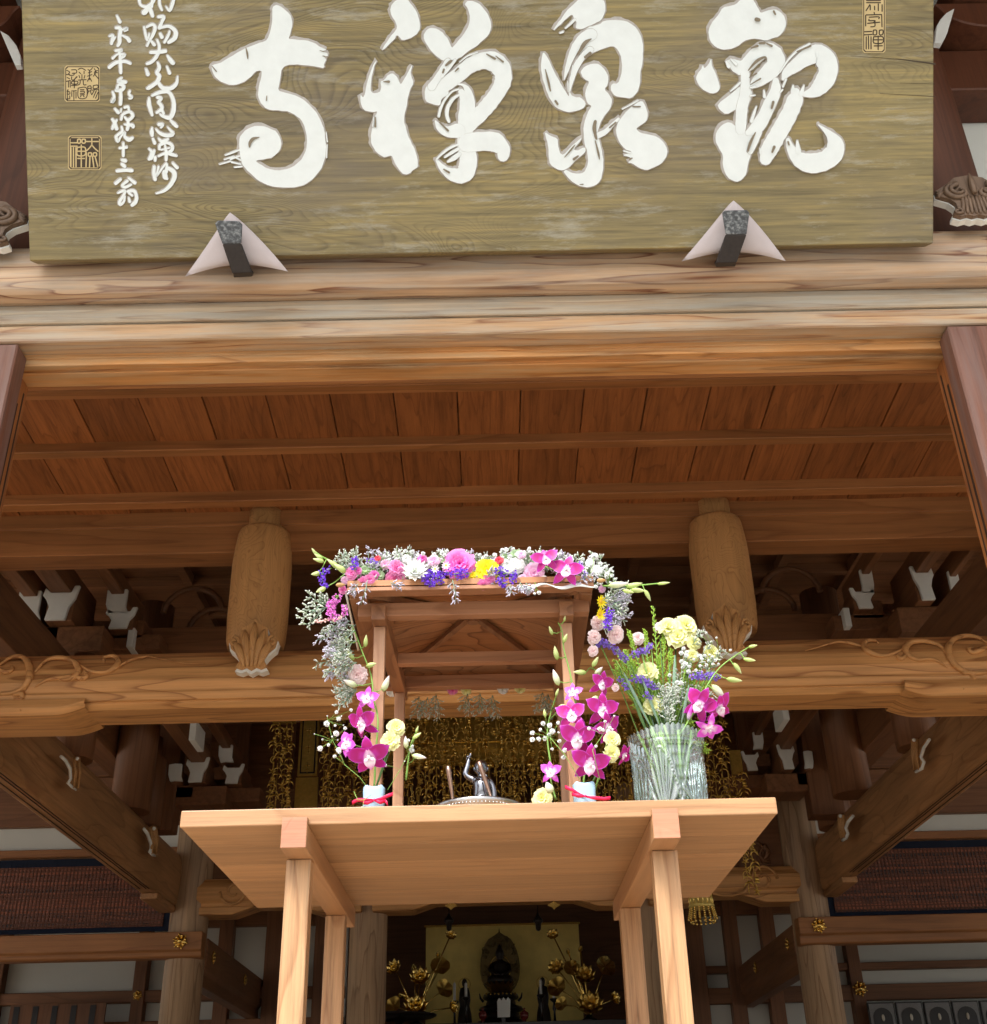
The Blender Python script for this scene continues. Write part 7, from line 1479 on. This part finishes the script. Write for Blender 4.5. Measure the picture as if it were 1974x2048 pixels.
for i in range(13):
    x=xA+(xB-xA)*(i+.5)/13; z=zc(1530,YK); m=MB(); s_=1. if i%2 else 1.25
    m.lathe([(.003,.03),(.012,.028),(.026*s_,.01),(.034*s_,-.02),(.038*s_,-.045),(.030*s_,-.046),(.012,-.04),(.012,-.06),(.0001,-.065)],(x,YK-.07,z),12); m.build('bell',GOLDB,can)
for px,w_,y0,y1,lb in((572,46,1438,1700,'gilt pendant curtain left of the gold tablet'),(672,44,1438,1700,'gilt pendant curtain right of the gold tablet'),(735,74,1438,1700,'gilt pendant curtain behind the left post'),(1418,64,1438,1640,'gilt pendant curtain right of the glass vase'),(1462,22,1560,1800,'narrow gilt pendant chain beyond the right end of the table')):
    x0,x1=gx(px-w_/2),gx(px+w_/2); o=thing('hanging_pendant',((x0+x1)/2,YK-.2,zc(y1,YK-.2)),lb,'pendant','gilt pendants in the hall'); n=max(2,int(w_/11))
    m=MB(); m.box(x0,x1,YK-.22,YK-.18,zc(y0,YK-.2),zc(y0,YK-.2)+.2); m.build('hanger',GOLDD,o)
    for i in range(n): m=MB(); strand(m,x0+(x1-x0)*(i+.5)/n,YK-.2-.04*(i%2),zc(y0,YK-.2),zc(y1,YK-.2),.03,900+px+i); m.build('bead_strand',GOLDD,o)
# gold tablet
o=thing('gold_tablet',(gx(622),YK-.1,zc(1620,YK-.1)),'tall dark gilt tablet in black frame hanging behind the left orchid spray','tablet')
x0,x1=gx(602,1500),gx(641,1500); zA,zB=zc(1437,YK-.1,620),zc(1553,YK-.1,620)
m=MB(); m.box(x0,x1,YK-.12,YK-.08,zB,zA); m.prism([(x0-.0,zA+.002),(x1,zA+.002),(x1-.05,zA+.06),(x0+.05,zA+.06)],YK-.12,YK-.08,'y'); m.build('frame',GOLDD,o,bevel=.004)
m=MB(); m.box(x0+.02,x1-.02,YK-.124,YK-.121,zB+.02,zA-.02); m.build('black_border',BLACK,o)
m=MB(); m.box(x0+.032,x1-.032,YK-.128,YK-.1245,zB+.032,zA-.032); m.build('gilt_face',GOLDD,o)
m=MB()
for i in range(3):
    zz=zA-.12-i*.15; m.box(x0+.06,x1-.06,YK-.131,YK-.1285,zz,zz+.008); m.box((x0+x1)/2-.004,(x0+x1)/2+.004,YK-.131,YK-.1285,zz-.06,zz+.03); m.box(x0+.07,x1-.07,YK-.131,YK-.1285,zz-.035,zz-.028)
m.build('faint_characters',GOLDB,o)
m=MB(); m.box(x0-.01,x1+.01,YK-.11,YK-.07,zc(1650,YK-.1,620),zB-.01)
for i in range(4):
    for j in range(5): x=x0+.02+(x1-x0-.04)*(i+.5)/4; z=zB-.05-j*.07; m.box(x-.008,x+.008,YK-.114,YK-.111,z-.02,z+.02); m.box(x-.016,x+.016,YK-.1155,YK-.1145,z-.003,z+.004)
m.build('lower_panel',GOLDD,o)
# gilt lantern beyond the right end of the table
p=at(1406,1840,Y=10.2); kk_=pxm(p); o=thing('hanging_lantern',tuple(p),'gilt cylindrical hanging lantern with beaded fringe beyond the right end of the table','lantern')
m=MB(); m.lathe([(21*kk_,60*kk_),(24*kk_,56*kk_),(24*kk_,30*kk_),(26*kk_,28*kk_),(26*kk_,24*kk_),(20*kk_,22*kk_)],p,24); m.build('drum',GOLDM,o)
for i in range(16): a=2*PI*i/16; m=MB(); x,y=p.x+math.cos(a)*24*kk_,p.y+math.sin(a)*24*kk_; m.tube([(x,y,p.z+56*kk_),(x,y,p.z+24*kk_)],1.2*kk_,4); [m.ball((x+math.cos(a)*j*.004,y+math.sin(a)*j*.004,p.z+22*kk_-j*4*kk_),2.3*kk_,6) for j in range(6)]; m.ball((x,y,p.z-4*kk_),2.9*kk_,6); m.build('fringe_strand',GOLDB,o)
m=MB(); m.tube([p+Vector((0,0,60*kk_)),p+Vector((0,0,2.2))],.006,5); m.build('chain',GOLDD,o)
# altar: gold backdrop, statue, attendants, candles, lotus bouquets
YA=15.4
q0,q1=at(852,1852,Y=YA),at(1157,1852,Y=YA); kA=pxm(q0)
o=thing('gold_screen',((q0.x+q1.x)/2,YA+.03,1.345),'plain gold panel behind the black seated statue','gold panel')
m=MB(); m.box(q0.x,q1.x,YA,YA+.04,1.36,q0.z-.02); m.build('panel',GOLDM,o); m=MB(); m.box(q0.x-.02,q1.x+.02,YA-.015,YA+.05,q0.z-.02,q0.z+.005); m.build('top_rail',GOLDB,o)
YS=YA-.5
def ap_(px,py,dy=0): return at(px,py,Y=YS+dy)
kS=pxm(ap_(1003,1950)); c0=ap_(1003,2048+10)
o=thing('seated_statue',(c0.x,YS,1.36),'black seated temple statue before a pointed openwork halo on a lotus throne','statue')
def zz(py): return ap_(1003,py).z
m=MB(); out=[]
for i in range(28):
    t=i/27; a=t*2*PI; y=math.cos(a); x=math.sin(a)*40*(1-.12*y); out.append((c0.x+x*kS*(1 if y<.75 else 1-((y-.75)/.25)**1.3*.9),zz(1925)+y*62*kS+(8*kS if y>.98 else 0)))
m.prism(out,YS+.10,YS+.13,'y')
for k_ in range(90):
    a=RNG.uniform(0,2*PI); f=RNG.uniform(.55,.97); x=c0.x+math.sin(a)*40*f*kS; z=zz(1925)+math.cos(a)*58*f*kS; m.tube([(u,YS+.095,v) for u,v in spiral(x,z,RNG.uniform(3,6)*kS,.8,RNG.choice((-1,1)),RNG.uniform(0,6),5)],1.1*kS,3)
m.build('halo',plain('dark_gilt_openwork',(.12,.085,.03),.4,.8,var=.6,scale=60),o)
m=MB(); m.tube([(c0.x+math.cos(a)*21*kS,YS+.09,zz(1935)+math.sin(a)*25*kS) for a in[2*PI*i/30 for i in range(31)]],1.2*kS,4); m.build('halo_ring',GOLDD,o)
prof_=[(1968,22,13),(1962,26,15),(1955,25,14),(1948,17,10),(1938,16,9),(1930,18,9),(1925,16,8),(1921,7,5),(1918,5,4.5),(1914,7.5,7),(1908,8.5,8),(1902,7.5,7.5),(1897,4.5,5),(1893,4,4.5),(1890,1.5,1.5)]
m=MB(); rows=[[Vector((c0.x+math.cos(2*PI*q/20)*a*kS,YS+math.sin(2*PI*q/20)*b*kS,zz(y))) for q in range(20)] for y,a,b in prof_]; m.grid(rows,0,0,True,True); m.face(list(range(20))[::-1]); m.build('body',BUDD,o)
m=MB(); 
for sg in(-1,1): m.tube([(c0.x+sg*16*kS,YS-.02,zz(1930)),(c0.x+sg*19*kS,YS-.06,zz(1942)),(c0.x+sg*8*kS,YS-.14,zz(1952)),(c0.x,YS-.16,zz(1953))],[4.5*kS,4.2*kS,3.4*kS,3*kS],6)
m.build('sleeves',BUDD,o)
m=MB()
for l in range(3):
    for q in range(14):
        a=2*PI*q/14+l*.2; d=Vector((math.cos(a),math.sin(a),0)); c=Vector((c0.x,YS,zz(1988-l*6)))+d*20*kS; al=(d*.5+Vector((0,0,1))).normalized(); petal_grid(m,c,al,Vector((0,0,1)).cross(d),d,13*kS,10*kS,broad,curl=-.3,nu=4,nv=4)
m.build('lotus_throne',GOLDD,o)
m=MB()
for y0,y1,w_ in((2000,1988,36),(2012,2001,30),(2024,2013,44),(2040,2025,38),(2100,2041,50)): m.lathe([(w_*kS*.9,zz(y0)-zz(y1)),(w_*kS,(zz(y0)-zz(y1))*.6),(w_*kS*.92,0)],(c0.x,YS,zz(y1)),8)
for sg in(-1,1):
    m.tube([(c0.x+sg*34*kS,YS-.1,zz(2005)),(c0.x+sg*40*kS,YS-.1,zz(1998)),(c0.x+sg*42*kS,YS-.1,zz(1988))],[3*kS,2.4*kS,1.2*kS],5)
m.build('pedestal',BLACK,o,bevel=.004)
m=MB(); 
for i in range(8): m.ball((c0.x+(i-3.5)*8*kS,YS-.22,zz(1992)),2.2*kS,5)
m.build('gilt_trim',GOLDB,o)
# altar table that carries the offerings
YO=YS-1.0; zO=zc(2052,YO)
m=MB(); m.box(at(700,2048,Y=YO).x,at(1290,2048,Y=YO).x,YO-.4,YO+.35,zO-.06,zO); m.box(at(730,2048,Y=YO).x,at(1260,2048,Y=YO).x,YO-.3,YO+.25,1.346,zO-.061); tag(m.build('altar_table',BLACK,bevel=.004),'black lacquered altar table at the lower edge, carrying candles and lotus','altar table')
kO=pxm(at(1000,2030,Y=YO))
def po(px,py,dy=0): return at(px,py,Y=YO+dy)
o=thing('paper_tablet',tuple(po(1007,2052,-.1)),'white paper offering tablet with zigzag top in front of the statue','paper tablet')
m=MB(); P=[(995,2035),(1020,2034),(1021,2000),(1016,1994),(1012,2001),(1007,1994),(1003,2001),(998,1995),(994,2003)]
m.prism([(po(x,y,-.1).x,po(x,y,-.1).z) for x,y in P],YO-.105,YO-.095,'y'); m.build('paper',PAPER,o); m=MB(); p=po(1007,2035,-.1); m.box(p.x-.02,p.x+.02,YO-.12,YO-.08,zO+.0005,p.z-.0005); m.build('foot',BLACK,o)
REDL=plain('red_lacquer_pot',(.16,.02,.015),.25,var=.1)
for x,lb in((966,'left'),(1049,'right')):
    p=po(x,2040,-.1); b=Vector((p.x,p.y,zO)); h=p.z-zO; o=thing('lidded_pot',tuple(b),'small red lidded offering pot on the %s of the paper tablet'%lb,'offering pot','red offering pots'); m=MB(); m.lathe([(6*kO,.0005),(4*kO,h*.3),(3.5*kO,h),(7*kO,h+3*kO),(8.5*kO,h+9*kO),(8*kO,h+11*kO)],b,14); m.build('cup',REDL,o); m=MB(); m.lathe([(9*kO,h+11.2*kO),(7.5*kO,h+14*kO),(2*kO,h+17*kO),(1.8*kO,h+19*kO),(2.8*kO,h+21*kO),(.0001,h+23*kO)],b,14); m.build('lid',REDL,o)
WAX=plain('white_wax',(.70,.72,.70),.5,var=.03)
for x,yt,yb2,lb in((909,1966,2002,'leftmost white candle beside the left lotus bouquet'),(932,1966,1994,'white candle left of the statue'),(1082,1960,1989,'white candle right of the statue'),(1108,1962,1997,'white candle by the right lotus bouquet')):
    p1,p0=po(x,yt),po(x,yb2); st=thing('candle_stand',(p0.x,YO,zO),'black candle stand carrying the '+lb,'candle stand','black candle stands'); m=MB(); h=p0.z-zO
    m.lathe([(9*kO,.0005),(8*kO,4*kO),(2.5*kO,8*kO),(2*kO,h*.5),(4*kO,h*.6),(2*kO,h-8*kO),(7*kO,h-4*kO),(9*kO,h-2*kO),(8*kO,h-.0005)],(p0.x,YO,zO),12); m.build('stem',BLACK,st)
    m=MB(); m.lathe([(2.6*kO,0),(2.8*kO,(p1.z-p0.z)*.9),(2.*kO,(p1.z-p0.z))],p0,10); m.tube([p1,p1+Vector((0,0,2.5*kO))],.5*kO,3); tag(m.build('candle',WAX),lb,'candle','white altar candles')
for x,yc_,lb in((929,1968,'left'),(1085,1965,'right')):
    Yq=.35; p=po(x,yc_,Yq); o=thing('attendant_statue',(p.x,YO+Yq,zO),'small black attendant statue with thin ring halo on the %s of the main statue'%lb,'statue','attendant statues')
    m=MB(); m.tube([(p.x+math.cos(a)*12*kO,YO+Yq+.03,p.z+math.sin(a)*12*kO) for a in[2*PI*i/24 for i in range(25)]],1.1*kO,4); m.build('ring_halo',GOLDD,o)
    pf_=((1955,.5),(1957,4),(1962,5.5),(1968,5),(1972,3),(1975,9),(1985,11),(1998,12),(2010,10),(2024,13),(2044,15))
    m=MB(); rows=[[Vector((p.x+math.cos(2*PI*q/14)*w_*kO,YO+Yq+math.sin(2*PI*q/14)*w_*.75*kO,max(zO+.001,po(x,y+(yc_-1966),Yq).z))) for q in range(14)] for y,w_ in pf_]; m.grid(rows,0,0,True,True); m.build('body',BUDD,o)
def lotus(m,c,N,r,n=9,cup=.9,lay=2):
    N,u,v=basis(N)
    for l in range(lay):
        for k in range(n-l*2):
            a=2*PI*k/(n-l*2)+l*.3; d=u*math.cos(a)+v*math.sin(a); lf=cup+.35*l; al=(d*math.cos(lf)+N*math.sin(lf)).normalized(); nr=(N*math.cos(lf)-d*math.sin(lf))
            petal_grid(m,Vector(c)+d*r*.12,al,N.cross(d).normalized(),nr,r*(1.05-.15*l),r*.75,broad,curl=.25,cup=-.2,nu=5,nv=5)
def gold_leafpad(m,c,N,r):
    N,u,v=basis(N); rows=[]
    for i in range(5):
        f=.05+.95*i/4; rows.append([Vector(c)+(u*math.cos(2*PI*q/20)+v*math.sin(2*PI*q/20))*r*f+N*r*(.25*f*f+.10*f*math.sin(q*1.9)) for q in range(20)])
    m.grid(rows,0,0,True,True)
BL=[('left',(832,2052),[(900,1873,13,.3,.8,'l'),(876,1908,8,0,1,'b'),(790,1938,17,-.3,.6,'l'),(828,1935,11,0,1,'b'),(880,1934,20,.1,.9,'p'),(840,1958,22,0,.8,'l'),(887,1978,19,.6,.7,'p'),(788,2012,18,-.5,.6,'p'),(832,2018,26,0,.9,'l'),(903,2015,13,.7,.5,'l'),(806,1990,12,-.6,.6,'b')]),
    ('right',(1180,2052),[(1107,1872,14,-.2,.8,'l'),(1136,1902,8,0,1,'b'),(1115,1938,19,-.3,.7,'l'),(1161,1897,9,.3,.9,'b'),(1143,1938,17,.1,.8,'p'),(1169,1955,23,0,.8,'l'),(1210,1934,21,.4,.7,'p'),(1115,1975,20,-.5,.7,'p'),(1180,2015,28,0,.9,'l'),(1227,1998,13,.6,.6,'l'),(1124,2008,14,-.6,.6,'p'),(1150,1925,7,0,1,'b')])]
for lb,bs_,items in BL:
    b0=po(*bs_,-.15); b0=Vector((b0.x,b0.y,zO)); o=thing('gilt_lotus_bouquet',tuple(b0),'gilt metal lotus bouquet with blossoms, buds and leaves on the %s of the altar'%lb,'gilt lotus','gilt lotus bouquets')
    m=MB(); m.lathe([(13*kO,.0005),(15*kO,5*kO),(8*kO,9*kO),(6*kO,13*kO)],b0,14); m.build('vase',BLACK,o)
    for x,y,r_,dx,dy,kd in items:
        p=po(x,y,-.15+RNG.uniform(-.06,.06)); N=(-_f*.55+RT*dx+UP*dy).normalized(); m=MB()
        q=b0+Vector((0,0,12*kO)); m.tube([q,q.lerp(p,.5)+Vector((0,0,.03)),p-N*r_*.2*kO],1.4*kO,5)
        if kd=='l': lotus(m,p,N,r_*kO); m.ball(p+N*r_*.2*kO,r_*.28*kO,6); nm='lotus_blossom'
        elif kd=='b': bud_shape(m,p-N*r_*kO,N,r_*2.1*kO,r_*.62*kO); nm='lotus_bud'
        else: gold_leafpad(m,p,N,r_*kO); nm='lotus_leaf'
        m.build(nm,GOLDB if RNG.random()<.6 else GOLDD,o)
p=po(798,2036,-.6); m=MB(); m.lathe([(.0001,0),(66*kO,.0),(72*kO,3*kO),(72*kO,5*kO),(66*kO,3.5*kO),(.0001,2.5*kO)],p,40); m.lathe([(8*kO,-(p.z-1.36)),(8*kO,-.001)],p,12); tag(m.build('round_tray',BLACK),'black round tray stand before the left gilt lotus bouquet','tray')
for x,lb in((898,'left'),(1077,'right')):
    p=at(x,1862,Y=13.2); o=thing('hanging_lamp',tuple(p),'small dark hanging altar lamp on the %s above the gold panel'%lb,'hanging lamp','dark hanging lamps'); k=pxm(p)
    m=MB(); m.lathe([(2*k,0),(5*k,3*k),(6*k,14*k),(10*k,18*k),(9*k,22*k),(3*k,30*k),(2*k,34*k)],p,12); m.build('lamp_body',BUDD,o); m=MB(); m.tube([p+Vector((0,0,34*k)),p+Vector((0,0,2.0))],.006,4); m.build('chain',BUDD,o)
# diamond gilt fittings on the inner beam
for x,y in((902,1811),(1108,1810)):
    p=at(x,y,Y=YC-.165); k=pxm(p); m=MB(); m.prism([(p.x-14*k,p.z),(p.x-4*k,p.z-5*k),(p.x,p.z-9*k),(p.x+4*k,p.z-5*k),(p.x+14*k,p.z),(p.x+4*k,p.z+5*k),(p.x,p.z+9*k),(p.x-4*k,p.z+5*k)],YC-.166,YC-.155,'y'); part('gilt_fitting',m,GOLDB,ib,.002)
# lower right: row of dark framed panels with arched figures; lower left: dark folding screen
HAT=plain('grey_woven_panel',(.22,.22,.22),.7,var=.4,scale=150); PALE=plain('pale_figure',(.60,.55,.45),.7)
zs_=zc(2060,YW-.3,1850); m=MB(); m.box(at(1725,2050,Y=YW-.3).x,8.9,YW-.45,YW-.1,zs_-.04,zs_-.001); m.box(at(1725,2050,Y=YW-.3).x,8.9,YW-.4,YW-.15,1.346,zs_-.041); tag(m.build('shelf',W_DARKX),'low dark wooden shelf at the lower right edge carrying framed panels','shelf')
for i in range(6):
    xa_=1734+i*56; y0=2005-i*1.0; p0=at(xa_,y0,Y=YW-.3); p1=at(xa_+53,y0,Y=YW-.3); zt_=p0.z; w_=p1.x-p0.x; cx=(p0.x+p1.x)/2
    o=thing('framed_panel',(cx,YW-.3,zs_),['first','second','third','fourth','fifth','sixth'][i]+' dark framed panel from the post at lower right','framed panel','framed panels at lower right')
    m=MB(); m.box(p0.x,p1.x,YW-.30,YW-.27,zs_,zt_); m.build('frame',BLACK,o,bevel=.003); m=MB(); m.box(p0.x+.012,p1.x-.012,YW-.304,YW-.301,zs_+.01,zt_-.014); m.build('woven_face',HAT,o)
    n_=12; P=[(cx+math.cos(PI*j/n_)*w_*.36,max(zs_+.02,zt_-.05-w_*.36)+math.sin(PI*j/n_)*w_*.34) for j in range(n_+1)]+[(cx-w_*.36,zs_+.015),(cx+w_*.36,zs_+.015)]
    m=MB(); m.prism(P,YW-.309,YW-.3045,'y'); m.build('arched_figure',BLACK,o); m=MB(); m.ball((cx,YW-.315,zs_+(zt_-zs_)*.45),.022,8,sx=(.8,.3,1.6)); m.build('pale_emblem',PALE,o)
p0,p1=at(22,2010,Y=YW-.4),at(212,2008,Y=YW-.4); o=thing('folding_screen',((p0.x+p1.x)/2,YW-.4,1.36),'dark folding screen with black vertical strips at the lower left','folding screen')
m=MB(); m.box(p0.x,p1.x,YW-.4,YW-.37,1.36,p0.z); m.build('board',W_DARKZ,o)
for i in range(5): x=p0.x+(p1.x-p0.x)*(i+.35)/5; m=MB(); m.box(x-.03,x+.03,YW-.407,YW-.401,1.4,p0.z-.02); m.build('black_strip',BLACK,o)
